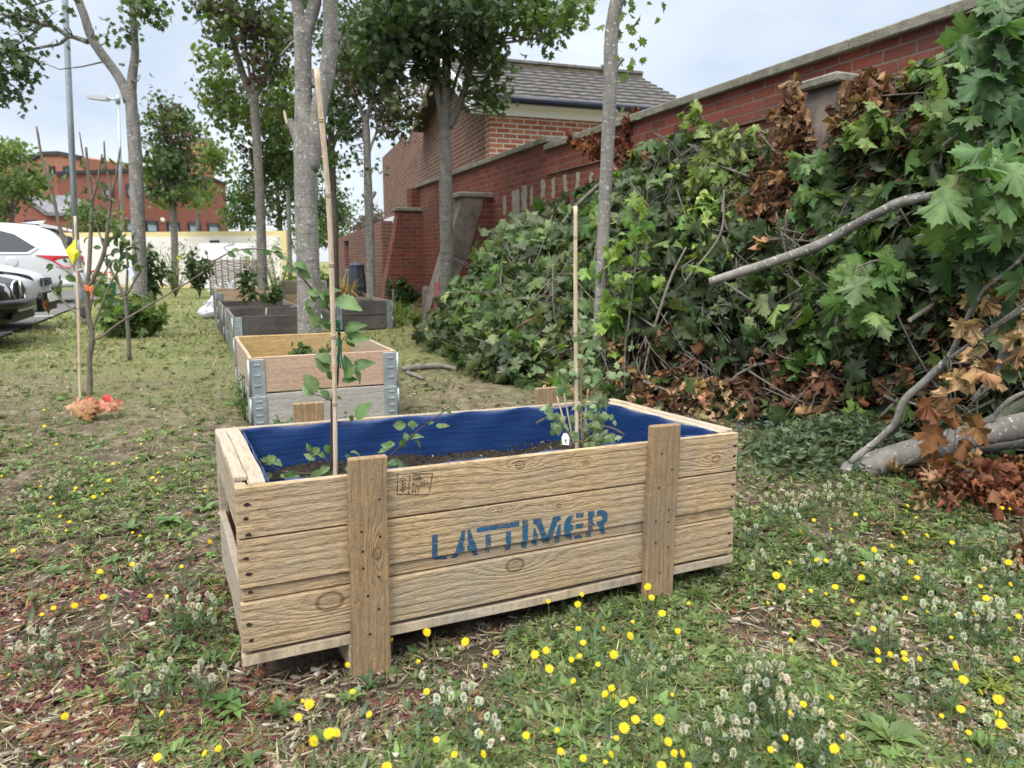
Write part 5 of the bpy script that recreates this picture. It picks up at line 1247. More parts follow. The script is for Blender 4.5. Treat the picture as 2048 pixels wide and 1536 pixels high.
stick_plant('fruit_sapling', 'bare grey fruit sapling with upright shoots and an orange tie at left', (179, 787), 4.85,
    [[(179, 795, 6.5), (180, 760, 5.5), (179, 720, 5), (183, 690, 6), (184, 665, 5), (178, 640, 5.2), (175, 600, 5), (172, 570, 5.5)],
     [(172, 575, 4.5), (160, 558, 4), (140, 510, 4), (126, 478, 3.6), (115, 434, 3.4), (103, 375, 3), (85, 320, 2.4), (73, 253, 2)], [(173, 575, 4.5), (178, 540, 4), (181, 478, 3.6), (184, 407, 3.4), (177, 352, 2.6), (172, 294, 2.2)], [(177, 352, 2), (168, 322, 1.6), (159, 264, 1.2)], [(184, 402, 2.6), (195, 363, 2), (204, 308, 1.6)],
     [(175, 578, 4.5), (188, 555, 4.2), (208, 505, 4), (216, 450, 3.6), (221, 393, 3.4), (218, 363, 2.4), (211, 329, 2), (208, 282, 1.5)], [(221, 393, 3), (232, 352, 2.2), (241, 294, 1.6)], [(216, 402, 2), (184, 356, 1.6), (170, 332, 1.2)], [(221, 393, 2), (236, 420, 1.5), (240, 395, 1)],
     [(176, 650, 2.4), (140, 615, 2), (115, 592, 1.8), (100, 578, 1.4)], [(172, 580, 2.4), (150, 555, 2), (130, 540, 1.6), (112, 533, 1.2)], [(184, 662, 2.4), (200, 620, 2), (222, 565, 1.6), (240, 534, 1.2)], [(180, 620, 2), (190, 580, 1.6), (225, 520, 1.3)], [(187, 679, 2.8), (205, 672, 2.4), (240, 645, 2.2), (300, 610, 2), (330, 592, 1.8), (375, 565, 1.6), (408, 543, 1.4)], [(172, 612, 1.8), (164, 610, 1.6), (155, 590, 1.2)]],
    [(112, 580, 22, 60, gl), (118, 570, 24, 100, gl), (125, 560, 16, 110, gd), (130, 553, 26, 20, gl), (106, 584, 22, -30, gl), (122, 548, 18, 100, gd), (108, 530, 18, 160, gl), (142, 528, 14, -20, gl), (205, 345, 18, -60, gl), (209, 330, 16, -100, gd), (200, 400, 14, -80, gl), (205, 420, 16, -120, gd), (140, 402, 12, 100, gl), (132, 410, 14, -80, gl), (240, 325, 14, 30, gl), (252, 335, 16, -40, gd), (250, 325, 12, 60, gl), (172, 388, 10, -80, gd)] + [(rng.choice([108, 130, 172, 184, 200, 214, 222, 236])+rng.normal()*7, rng.uniform(320, 560), rng.uniform(12, 20), rng.uniform(0, 360), gl) for _ in range(34)],
    bark=bark_mat('sapling_bark', (.16, .14, .11), (.3, .28, .24), (.05, .045, .035), .3, 2))
sap = bpy.data.objects['fruit_sapling']; so_ = np.array(sap.location)
m = MB(); c_ = P(178, 580, 4.82)-so_
for k in range(3): m.tube([c_+np.array([.024*math.cos(a)*1.1, .024*math.sin(a), .012*k+.006*math.sin(a*2)]) for a in np.linspace(0, 6.28, 10)], .0035, 6, 2)
m.tube([c_+np.array([.02, -.02, .02]), c_+np.array([.03, -.03, -.02]), c_+np.array([.035, -.03, -.06])], .003, 6, 3); m.build('orange_tie', plain('orange_twine', (.75, .20, .08), .7, .2, 90), sap)
dl = inst_mesh('curled_leaf', [crumple(9)], np.array([P(94, 600, 4.85)]), np.array([[.1, .1, -1.]]), np.array([[.9, -.5, 0.]]), [.10], np.array([(.17, .085, .045)]), [0], M_DEAD, sx=np.array([.45])); tag(dl, 'brown curled leaf hanging from a twig of the left sapling', 'dead leaf')
stick_plant('apple_sapling', 'small whip sapling with a blue tag in front of the car park maple', (258, 714), 6.6,
    [[(259, 720, 4), (256, 660, 3.8), (252, 610, 3.6), (251, 592, 3.6)], [(250, 595, 3), (240, 575, 2.6), (225, 545, 2.2), (215, 520, 1.8), (200, 470, 1.4), (190, 440, 1)], [(252, 592, 3), (254, 560, 2.4), (255, 530, 2), (252, 495, 1.6)], [(252, 592, 2.4), (262, 575, 2), (278, 545, 1.6)], [(250, 600, 2), (236, 560, 1.4), (233, 530, 1)]],
    [(248+rng.uniform(-30, 28), 510+rng.uniform(-38, 34), rng.uniform(14, 22), rng.uniform(0, 360), gl if rng.random() < .6 else gd) for _ in range(46)] + [(235, 600, 22, 190, gd), (262, 598, 24, 10, (.13, .17, .05)), (240, 610, 20, 200, gl)] + [(232+rng.uniform(-10, 16), 440+rng.uniform(-14, 50), 14, rng.uniform(0, 360), (.14, .17, .06)) for _ in range(14)])
s2 = bpy.data.objects['apple_sapling']; o2 = np.array(s2.location)
m = MB(); q = [P(x, y, 6.55)-o2 for x, y in ((255, 537), (262, 532), (269, 550), (262, 558))]; m.add(q + [p+np.array([0, .004, 0]) for p in q], [(0, 1, 2, 3), (7, 6, 5, 4), (0, 1, 5, 4), (1, 2, 6, 5), (2, 3, 7, 6), (3, 0, 4, 7)]); m.build('plant_tag', plain('pale_blue_tag', (.55, .63, .74), .5, .05), s2)
# canes
M_BAMBOO = None
def bamboo():
    t = NT('bamboo'); c = t.coord(); f = t.noise(t.scaled(c, (1, 1, .04)), 260, 4, .6); g_ = t.noise(c, 7, 4, .6)
    col = t.mix(t.ramp(f, .3, .7), (.40, .30, .20), (.66, .56, .43)); col = t.mix(t.math('MULTIPLY', t.ramp(g_, .5, .7), .35), col, (.32, .27, .22))
    return t.fin(t.pbsdf(col, .6, t.bump(f, .25, .002), .3))
M_BAMBOO = bamboo()
def cane(name, label, pts, r, nodes, cat='cane'):
    """pts: world points bottom to top"""
    o = np.array(pts[0]); rt = empty(name, o.tolist(), label=label, cat=cat); pts = [np.array(p)-o for p in pts]
    m = MB(); path = catmull(pts, 10); m.tube(path, [r[0]+(r[1]-r[0])*i/(len(path)-1) for i in range(len(path))], 12, 1, .02); m.build('shaft', M_BAMBOO, rt)
    if nodes:
        m = MB(); L = len(path)-1
        for f in nodes:
            i = min(L-1, int(f*L)); p = path[i]+(path[i+1]-path[i])*(f*L-i); d = path[i+1]-path[i]; d /= np.linalg.norm(d); rr = r[0]+(r[1]-r[0])*f
            m.tube([p-d*.006, p-d*.002, p-d*.0005, p+d*.0005, p+d*.002, p+d*.006], [rr*1.0, rr*1.16, rr*1.05, rr*1.05, rr*1.18, rr*1.0], 12, 1)
        m.build('nodes', plain('bamboo_node', (.36, .28, .19), .6, .25, 120) if 'bamboo_node' not in bpy.data.materials else bpy.data.materials['bamboo_node'], rt)
    return rt
tb = cw_(.262, .30, .21)
yb = tb[1]
tc_ = [tb, P(670, 830, yb-.005), P(666, 640, yb-.03), P(657, 400, yb-.06), P(633, 137, yb-.10)]
cane('bamboo_cane', 'tall pale bamboo cane standing in the crate taller than everything around', tc_, (.0058, .0062), (.28, .46, .62, .76, .905))
sb = cw_(1.005, .31, .22); ys_ = sb[1]
cane('bamboo_cane', 'shorter bamboo cane at the right of the crate beside the gooseberry', [sb, P(1153, 800, ys_), P(1151, 600, ys_-.01), P(1151, 412, ys_-.02)], (.0066, .0055), (.17, .56, .89))
for (a, b, dy, lb) in (((1140, 885), (1114, 793), .02, 'thin leaning cane stick left of the short bamboo cane'), ((1146, 880), (1126, 778), .05, 'thin cane stick close behind the leaning one'), ((1166, 870), (1176, 778), .06, 'thin cane stick leaning right behind the gooseberry stem'), ((1172, 860), (1173, 800), .03, 'short thin cane stick inside the gooseberry bush')):
    p0 = P(*a, ys_+dy); p1 = P(*b, ys_+dy+.02); p0 = p0+(p0-p1)*.12; cane('cane_stick', lb, [p0, p1], (.003, .0022), ())
# flag cane at left
fb_ = G(160, 802); fc = cane('flag_cane', 'thin weathered cane with a folded yellow paper flag beside the left sapling', [fb_+np.array([0, 0, -.02]), P(157, 640, fb_[1]), P(150, 432, fb_[1])], (.009, .008), (.25, .56, .8))
fo = np.array(fc.location); Yf = fb_[1]-.012
def fpt(x, y, d=0.0): return P(x, y, Yf+d)-fo
m = MB(); m.add([fpt(152, 477), fpt(152, 498, -.006), fpt(131, 500, -.02), fpt(148, 520, -.016), fpt(160, 511, .01), fpt(158, 502, .0), fpt(145, 530, -.01), fpt(150, 508, -.02)],
    [(0, 1, 2), (1, 7, 2), (2, 7, 3), (1, 5, 7), (7, 5, 4), (7, 4, 3), (2, 3, 6), (3, 4, 6)])
fl_ = m.build('flag', plain('yellow_paper', (.70, .66, .05), .6, .08, 60), fc); sd = fl_.modifiers.new('t', 'SOLIDIFY'); sd.thickness = .0015
cane('flag_stake', 'far thin stake with a small yellow tag among the shrubs by the cream wall', [G(352, 590), P(356, 515, G(352, 590)[1]), P(359, 508, G(352, 590)[1])], (.012, .010), (), 'stake')
m = MB(); q = P(359, 515, G(352, 590)[1]-.02); m.beam(q+np.array([-.07, 0, 0]), q+np.array([.07, .01, .01]), (0, 0, 1), .09, .004); f_ = m.build('tag', bpy.data.materials['yellow_paper']); f_.parent = bpy.data.objects['flag_stake']; f_.location = -f_.parent.location

# ---- bramble
def toothed(p, tip, size, col, nrm): return (p, tip, size, col, nrm)
def plant_from_px(name, label, stems, leaves, Yd, stem_mat, cat, tmpl=TOOTH, leafmat=M_LEAFG, extra=None):
    org = P(stems[0][0][0], stems[0][0][1], Yd); r = empty(name, org.tolist(), label=label, cat=cat)
    m = MB()
    for st_ in stems:
        pa, ra = px_path(st_, Yd, org); ra = [max(.0008, q[2]*(q[3] if len(q) > 3 else Yd)/F_PX) for q in st_]; m.tube(pa, ra, 8, 5, .05)
    if extra: extra(m, org)
    m.build('stems', stem_mat, r)
    p = []; yd = []; zd = []; s = []; c = []
    for q in leaves:
        yy = Yd+(q[5] if len(q) > 5 else 0); a = R_(q[3]); p.append(P(q[0], q[1], yy)-org)
        dep = rng.uniform(-.35, .35); yd.append((math.cos(a), dep, -math.sin(a)))
        nz_ = np.array([0, -.75, .65])+rng.normal(size=3)*.3; zd.append(nz_); s.append(q[2]*yy/F_PX); c.append(vary(q[4], 1, .18, .05)[0])
    inst_mesh('leaves', tmpl, np.array(p), np.array(yd), np.array(zd), np.array(s), np.array(c), rng.integers(0, len(tmpl), len(p)), leafmat, r)
    return r
M_CANE = plain('bramble_cane', (.055, .035, .03), .55, .3, 60)
bA = (.075, .14, .05); bB = (.12, .19, .075); bC = (.055, .11, .04)
BL = [(648, 590, 34, -25, bC), (640, 590, 30, 205, bB), (622, 600, 26, 130, bB), (617, 612, 24, 70, bA), (625, 580, 26, 80, bA), (660, 578, 30, 100, bA), (668, 600, 58, 12, bB), (662, 600, 30, 215, bA), (662, 607, 34, 230, bB), (655, 620, 34, 250, bA), (650, 640, 26, 60, bC), (648, 650, 34, 215, bA), (640, 655, 34, 235, bB), (655, 648, 20, 330, bC),
      (688, 662, 34, 30, bC), (690, 662, 42, -25, bA), (690, 678, 46, -8, bB), (690, 676, 26, 40, bC), (685, 690, 30, 205, bB), (682, 692, 20, 240, bA), (664, 725, 36, 215, bB), (660, 722, 28, 160, bC), (705, 740, 46, -28, bA), (703, 738, 34, 45, bB), (700, 742, 34, 250, bA), (690, 755, 34, -50, bB), (658, 745, 40, 235, bB), (655, 742, 24, 60, bC), (684, 762, 30, -12, bC), (634, 785, 46, 240, bB), (628, 790, 40, 215, bB), (640, 782, 30, 40, bA), (668, 796, 16, 0, bA), (662, 798, 14, 180, bC),
      (705, 830, 16, 110, bC), (712, 838, 48, -50, bB), (575, 520, 24, 210, bB), (590, 525, 28, 20, bA), (585, 543, 22, 210, bA), (597, 540, 28, 35, bA), (604, 545, 24, 200, bC), (550, 502, 22, 40, bA), (525, 500, 18, 30, bC), (485, 500, 20, 20, bA), (478, 502, 16, 190, bB), (455, 504, 18, 30, bA), (500, 520, 14, 210, bB), (562, 512, 12, 200, bB), (542, 498, 20, -5, bB),
      (552, 913, 30, 150, bB), (545, 920, 24, 20, bB), (538, 922, 20, 200, bA), (545, 950, 30, 160, bB), (560, 952, 34, 5, bB), (600, 948, 40, 165, bA), (612, 950, 34, 30, bA), (640, 940, 36, 120, bB), (650, 945, 36, 70, bA), (660, 935, 30, 160, bB), (630, 920, 26, 215, bB), (635, 905, 20, 30, bB), (640, 897, 26, 150, bB), (650, 890, 24, 60, bA), (625, 900, 20, 220, bA), (660, 885, 20, 60, bA), (690, 910, 20, 40, bA), (700, 905, 24, 10, bB), (690, 935, 30, 0, bC), (705, 940, 34, 30, bC), (780, 930, 40, 5, bC), (800, 925, 30, 180, bA),
      (812, 850, 30, 175, bB), (815, 848, 22, 5, bB), (820, 842, 20, 60, bA), (790, 888, 26, 170, bB), (785, 895, 24, 200, bB), (800, 880, 22, 60, bA), (820, 878, 28, -20, bB), (828, 880, 22, 40, bB), (815, 882, 20, 250, bA), (775, 902, 24, 180, bB), (872, 850, 18, 10, bA), (880, 855, 20, -20, bB), (868, 845, 14, 170, bA), (893, 822, 14, 30, bB), (884, 822, 12, 180, bA), (905, 815, 12, 10, bA)]
Yb = yb+.005
plant_from_px('bramble', 'blackberry plant tied to the tall cane with a long arching stem to the left',
    [[(664, 940, 3), (663, 925, 3), (664, 860, 2.8), (664, 802, 2.7), (674, 768, 2.5), (676, 740, 2.4), (677, 709, 2.3), (679, 660, 2.2), (668, 636, 2.2), (650, 606, 2.1), (625, 579, 2), (595, 544, 1.9), (575, 521, 1.8, Yb+.12), (547, 504, 1.6, Yb+.25), (512, 498, 1.4, Yb+.4), (485, 499, 1.3, Yb+.5), (460, 505, 1.2, Yb+.6), (420, 527, 1, Yb+.75), (402, 541, .9, Yb+.8)],
     [(664, 930, 1.6), (645, 915, 1.4), (620, 904, 1.3), (612, 900, 1)], [(640, 948, 1.6), (575, 945, 1.5), (540, 932, 1.3), (500, 918, 1)], [(770, 928, 1.8), (782, 910, 1.7), (810, 887, 1.5), (835, 862, 1.3), (882, 827, 1), (905, 812, .7)], [(679, 690, 1), (690, 672, .9)], [(664, 802, 1), (640, 792, .9), (628, 789, .8)], [(676, 757, 1), (662, 745, .9)], [(690, 742, .9), (705, 740, .8)], [(680, 852, 1), (700, 845, .9), (708, 835, .8)], [(663, 650, .8), (650, 648, .8)], [(595, 544, .7), (590, 527, .6)], [(460, 505, .6), (448, 495, .6), (470, 488, .5)], [(550, 504, .6), (555, 500, .5)]],
    BL, Yb, M_CANE, 'bramble')
# green twine binding the bramble to the cane
m = MB(); o_ = P(674, 650, Yb-.01)
for k in range(5): m.tube([P(668, 646+k*1.6, Yb-.03)+np.array([.0095*math.cos(a), .010*math.sin(a)+.03-.01, .004*math.sin(a)])-o_ for a in np.linspace(0, 6.28, 10)], .0016, 5, 2)
m.tube([P(661, 645, Yb-.02)-o_, P(668, 656, Yb-.03)-o_, P(675, 660, Yb-.03)-o_, P(679, 668, Yb-.02)-o_], .0022, 6, 3)
for dx in (0, 3, 6): m.tube([P(676+dx*.4, 660, Yb-.02)-o_, P(678+dx*.6, 690, Yb-.02)-o_, P(675+dx*1.3, 715, Yb-.02)-o_, P(676+dx*1.8, 733+dx, Yb-.02)-o_], .0019, 6, 4, .3)
tw = m.build('twine', plain('green_twine', (.01, .10, .06), .8, .3, 200)); tw.location = o_.tolist(); tag(tw, 'dark green twine knotted round the tall cane and bramble', 'twine')
# ---- gooseberry
gA = (.16, .235, .11); gB = (.12, .18, .085); gC = (.21, .28, .15)
rs = np.random.default_rng(5); GL = []
for (x, y, n, sp, sz) in ((1168, 640, 6, 9, 15), (1190, 650, 7, 8, 14), (1176, 665, 7, 12, 16), (1158, 680, 6, 10, 15), (1175, 700, 6, 10, 14), (1163, 715, 5, 10, 16), (1152, 738, 8, 10, 18), (1180, 745, 9, 12, 20), (1195, 750, 6, 8, 18), (1165, 765, 6, 8, 20), (1125, 770, 2, 3, 32), (1205, 787, 3, 4, 30), (1228, 745, 6, 8, 16), (1240, 752, 5, 6, 14), (1190, 765, 4, 6, 14),
                            (1100, 825, 7, 9, 16), (1112, 840, 7, 9, 17), (1095, 810, 3, 5, 13), (1120, 855, 6, 8, 16), (1140, 862, 7, 8, 16), (1175, 830, 8, 8, 16), (1200, 825, 9, 10, 18), (1210, 840, 7, 8, 17), (1185, 850, 7, 8, 17), (1170, 855, 6, 6, 14), (1198, 868, 7, 8, 18), (1215, 870, 6, 8, 18), (1225, 880, 5, 6, 16), (1175, 878, 6, 8, 16), (1165, 808, 5, 8, 15), (1150, 845, 5, 8, 15), (1190, 810, 4, 6, 14), (1130, 880, 4, 6, 14), (1185, 884, 5, 8, 16), (1210, 884, 5, 7, 16)):
    for _ in range(n): GL.append((x+rs.normal()*sp*.8, y+rs.normal()*sp*.6, sz*rs.uniform(.75, 1.2), rs.uniform(-10, 190) if rs.random() < .7 else rs.uniform(180, 360), (gA, gB, gC)[rs.integers(3)], rs.normal()*.025))
def spines(m, org):
    for path in ([(1120, 838), (1108, 830), (1090, 836), (1072, 846)], [(1195, 862), (1205, 852), (1225, 856), (1250, 868)], [(1160, 740), (1164, 690), (1172, 650)], [(1200, 772), (1208, 758)]):
        pp = catmull([np.array([*p, 0.]) for p in path], 6)
        for q in pp:
            for s_ in (-1, 1):
                a = P(q[0], q[1], ys_)-org; b = P(q[0]+rs.uniform(-2, 2), q[1]+s_*rs.uniform(3, 6), ys_-.005)-org; m.tube([a, b], [.0007, .0002], 4, 1)
plant_from_px('gooseberry_bush', 'small spiny gooseberry bush with lobed leaves against the short cane',
    [[(1165, 892, 2.6), (1163, 860, 2.4), (1162, 800, 2.2), (1162, 740, 2), (1165, 690, 1.8), (1173, 655, 1.4), (1180, 640, 1)], [(1164, 885, 2), (1140, 870, 1.8), (1120, 840, 1.5), (1108, 831, 1.3), (1090, 836, 1.2), (1072, 846, .9)], [(1165, 880, 2), (1185, 855, 1.6), (1200, 820, 1.3), (1203, 800, 1)], [(1166, 886, 2), (1188, 868, 1.6), (1203, 853, 1.3), (1225, 856, 1.2), (1248, 868, .9)], [(1163, 810, 1.5), (1190, 780, 1.3), (1208, 758, 1.1), (1225, 745, .9)], [(1163, 840, 1.2), (1150, 810, 1), (1140, 800, .8)], [(1170, 780, 1), (1130, 770, .9)], [(1175, 885, 1.4), (1200, 884, 1.2), (1220, 878, 1)]],
    GL, ys_, plain('gooseberry_stem', (.20, .17, .09), .6, .3, 60), 'bush', tmpl=SMAPLE, extra=spines)
m = MB(); q = P(1131, 878, ys_-.02); m.prism([(-.011, -.016), (.008, -.018), (.012, .005), (.006, .016), (-.004, .017), (-.012, .004)], 0, .001, (q, (1, 0, 0), (-.1, .3, 1), (0, -1, .3)))
pt = m.build('plant_label', plain('white_label', (.75, .76, .74), .4, .05)); tag(pt, 'small white plant label with a barcode at the gooseberry stem', 'plant label')
m = MB()
for k in range(5): m.beam(q+np.array([-.003+k*.0015, -.0032, -.006]), q+np.array([-.003+k*.0015, -.0012, .000]), (1, 0, 0), .0005, .0004)
bc = m.build('print', M_INK); bc.parent = pt
# ---- lovage in the nearest bed, plants in the others
def leafy(name, label, x, y, Y, w, h, n, size, col, tmpl=OVAL, cat='plant', mat=M_LEAFG, group=None, zb=None, stems_n=6, up=.3, shape=1.0):
    """bushy herb: stems fan out of one foot, leaves along them; w,h in photo px"""
    base = P(x, y, Y); 
    if zb is not None: base[2] = zb
    r = empty(name, base.tolist(), label=label, cat=cat, group=group)
    n = int(n*1.5) if cat == 'shrub' else n; W = w/2*Y/F_PX; Hh = h*Y/F_PX*(1.2 if cat == 'shrub' else 1); m = MB(); pos = []; yd = []
    for k in range(stems_n):
        a = rng.uniform(0, 6.28); rr = W*math.sqrt(rng.random()); top = np.array([rr*math.cos(a), rr*math.sin(a)*.7, Hh*rng.uniform(.55, 1.0)*(1-.4*shape*rr/W)])
        mid = top*.5+np.array([0, 0, Hh*.12]); m.tube([np.zeros(3), mid, top], [.006+.002*Hh, .004, .0015], 5, 4)
        nn = max(2, n//stems_n)
        for j in range(nn):
            t = rng.uniform(.25, 1.03); p = (1-t)**2*0+2*t*(1-t)*mid+t*t*top; pos.append(p+rng.normal(size=3)*size*.35); d = rng.normal(size=3); d[2] += up; yd.append(d)
    m.build('stems', M_STEM, r); nt = len(pos)
    cc = np.concatenate([vary(col if not isinstance(col, list) else col[rng.integers(len(col))], 1, .25, .08) for _ in range(nt)])
    inst_mesh('leaves', tmpl, np.array(pos), np.array(yd), rand_dirs(nt, 1.0), size*rng.uniform(.6, 1.2, nt), cc, rng.integers(0, len(tmpl), nt), mat, r); return r
LG = [(.07, .12, .03), (.10, .155, .045), (.05, .09, .025)]
leafy('lovage', 'fresh lovage plant growing in the nearest pale bed', 605, 712, 4.5, 70, 62, 60, .05, LG, SMAPLE, zb=.245)
leafy('lovage', 'second lovage clump at the right in the nearest pale bed', 640, 712, 4.45, 50, 52, 55, .045, LG, SMAPLE, zb=.245)
leafy('bean_plant', 'tall leafy green plant standing in the far black bed', 500, 606, 8.6, 44, 90, 150, .10, [GRN_D, (.05, .10, .03)], WILLOW+OVAL, up=-.5)
leafy('tomato_plant', 'feathery green plant in the black bed right of the leafy one', 545, 612, 8.4, 50, 50, 130, .07, [GRN_D, (.06, .10, .03)], SMAPLE)
cane('bed_label', 'short pale stick marker in the grey bed', [P(532, 630, 6.9), P(533, 616, 6.9)], (.008, .007), (), 'marker')
leafy('tall_grass', 'wispy green plant along the hurdle behind the slim maple', 555, 570, 14, 90, 140, 240, .07, [(.10, .13, .05), (.14, .17, .07)], WILLOW, zb=0, stems_n=26, up=1.0, shape=.2)
leafy('evergreen_shrub', 'dark upright shrub against the cream wall left of the hurdle', 398, 580, 17.5, 62, 118, 330, .13, DRK, OVAL, 'shrub', zb=0, stems_n=10)
leafy('evergreen_shrub', 'dark drooping shrub right behind the car park maple', 306, 585, 14.5, 60, 130, 200, .15, DRK, OVAL, 'shrub', zb=0, stems_n=8, up=-.5)
leafy('willow_shrub', 'airy willow like shrub between the dark shrubs', 350, 582, 18, 130, 100, 380, .10, [(.10, .14, .06), (.07, .11, .045)], WILLOW, 'shrub', zb=0, stems_n=22, up=.8, shape=.3)
leafy('willow_shrub', 'pale thin shrub at the right end of the cream wall', 520, 575, 20, 110, 110, 300, .10, [(.12, .15, .07), (.15, .17, .09)], WILLOW, 'shrub', zb=0, stems_n=18, up=.8, shape=.3)
leafy('laurel_shrub', 'dark round shrub at the foot of the wall', 808, 600, 13.2, 70, 64, 330, .11, DRK, OVAL, 'shrub', zb=0, stems_n=14)
leafy('maple_suckers', 'leafy green maple suckers round the foot of the car park maple', 268, 690, 8.6, 130, 78, 190, .13, [GRN_D, GRN_M, (.10, .16, .035)], MAPLE, 'shrub', M_LEAF, zb=0, stems_n=12, up=-.2)
leafy('maple_suckers', 'yellow green maple shoots between the two saplings', 225, 622, 9.0, 70, 110, 90, .11, [(.12, .19, .04), (.08, .14, .03)], MAPLE, 'shrub', M_LEAF, zb=0, stems_n=8)
leafy('yellow_shrub', 'yellow green shrub right of the big trunk', 645, 590, 15, 60, 70, 220, .10, LIM, OVAL, 'shrub', zb=0, stems_n=14)
leafy('yellow_shrub', 'yellow green shrub behind the brown bed', 590, 588, 16.5, 80, 70, 260, .10, LIM, OVAL, 'shrub', zb=0, stems_n=14)
def tuft(name, label, x, y, Y, w, h, n, col, cat='grass tuft', width=1.0, group=None):
    base = P(x, y, Y); base[2] = 0
    W = w/2*Y/F_PX; Hh = h*Y/F_PX; pos = rng.normal(size=(n, 3))*np.array([W*.25, W*.2, 0]); d = rng.normal(size=(n, 3))*.55; d[:, 2] = 1
    z = -d.copy(); z[:, 2] = .2; z += rng.normal(size=(n, 3))*.2
    cc = np.concatenate([vary(col if not isinstance(col, list) else col[rng.integers(len(col))], 1, .3, .1) for _ in range(n)])
    o = inst_mesh(name, BLADE, pos, d, z, Hh*rng.uniform(.6, 1.25, n), cc, rng.integers(0, 3, n), M_COVER, sx=np.full(n, .5*width)); o.location = base.tolist(); return tag(o, label, cat, group)
STRAW = [(.34, .24, .12), (.28, .19, .10), (.40, .30, .17)]
YG = [(.13, .18, .035), (.10, .15, .03), (.18, .21, .06)]
tuft('straw_grass', 'pale straw coloured ornamental grass left of the compost bins', 688, 605, 15.5, 60, 72, 420, STRAW)
tuft('lily_tuft', 'bright yellow green strappy clump right of the thin maple', 765, 615, 12, 80, 46, 340, YG)
tuft('lily_tuft', 'yellow green strappy clump in front of the wall shrub', 800, 622, 11.2, 90, 46, 380, YG)
tuft('lily_tuft', 'small yellow green grass clump right of the dark bed', 790, 640, 10.2, 60, 34, 260, YG)
tuft('lily_tuft', 'brownish green clump near the log post', 835, 630, 10.5, 60, 42, 260, [(.10, .09, .04), (.13, .14, .05)])
tuft('iris_clump', 'long green sword leaves on the left flank of the brush heap', 945, 690, 6.5, 40, 80, 34, [(.06, .13, .03), (.08, .15, .04)], 'plant', 1.3)
tuft('blue_grass', 'grey green grassy mound left of the brush heap', 875, 690, 7.2, 70, 40, 500, [(.055, .085, .045), (.08, .11, .06)])
tuft('blue_grass', 'second grey green grassy mound beside the brush heap', 905, 672, 7.8, 60, 36, 400, [(.055, .085, .045), (.08, .11, .06)])
# compost bins, posts
def compost_bin(label, x, y, Y, w, h):
    b = P(x, y, Y); r = empty('compost_bin', (b[0], b[1], 0), (0, 0, R_(12)), label, 'compost bin', 'compost bins by the wall'); w_ = w*Y/F_PX/2; h_ = h*Y/F_PX
    m = MB(); prof = [(w_, 0), (w_*.98, h_*.05), (w_*.72, h_*.9), (w_*.74, h_*.91)]
    m.lathe(prof, n=8, smooth=False)
    for k in range(6): m.lathe([(w_*(.97-.045*k)*1.0, h_*(.1+.125*k)), (w_*(.97-.045*k)*1.012, h_*(.115+.125*k)), (w_*(.955-.045*k), h_*(.13+.125*k))], n=8, smooth=False)
    mt = bpy.data.materials.get('bin_plastic') or plain('bin_plastic', (.035, .045, .065), .5, .2, 8)
    m.build('body', mt, r); m = MB(); m.lathe([(w_*.76, h_*.905), (w_*.76, h_*.95), (w_*.55, h_), (.01, h_*1.01)], n=8, smooth=False); m.build('lid', mt, r)
    m = MB(); m.beam((-w_*.25, -w_*.93, h_*.04), (-w_*.25, -w_*.86, h_*.3), (1, 0, 0), w_*.6, .02); m.build('hatch', mt, r)
compost_bin('taller dark blue grey compost bin beside the thin maple trunk', 716, 600, 15.5, 40, 78)
compost_bin('shorter dark compost bin half behind the taller one', 702, 598, 16.2, 32, 62)
b = P(855, 600, 10.9); lg = empty('log_post', (b[0], b[1], 0), label='short dark upright log by the red stake in front of the wall', cat='log'); m = MB(); m.tube([(0, 0, -.02), (0, 0, .3), (.01, 0, .52)], [.09, .085, .082], 14, 3, .04); m.build('trunk', M_BARKD, lg)
m = MB(); m.lathe([(.001, .522), (.08, .5215)], n=14); m.build('cut_top', plain('old_cut', (.14, .115, .09), .9, .3), lg)
b = P(874, 620, 9.6); m = MB(); m.beam((b[0], b[1], -.02), (b[0]+.01, b[1], .62), (1, 0, 0), .075, .035, .004, 5, .003); tag(m.build('red_stake', plain('faded_red_paint', (.30, .10, .085), .85, .5, 14)), 'flaking red painted stake leaning by the straight maple', 'stake')
b = P(785, 605, 12.4); m = MB(); m.tube([(b[0], b[1], 0), (b[0]+.02, b[1], .42)], .02, 8, 2, .1); tag(m.build('grey_stake', M_BARK), 'short grey stake at the left of the wall shrub', 'stake')
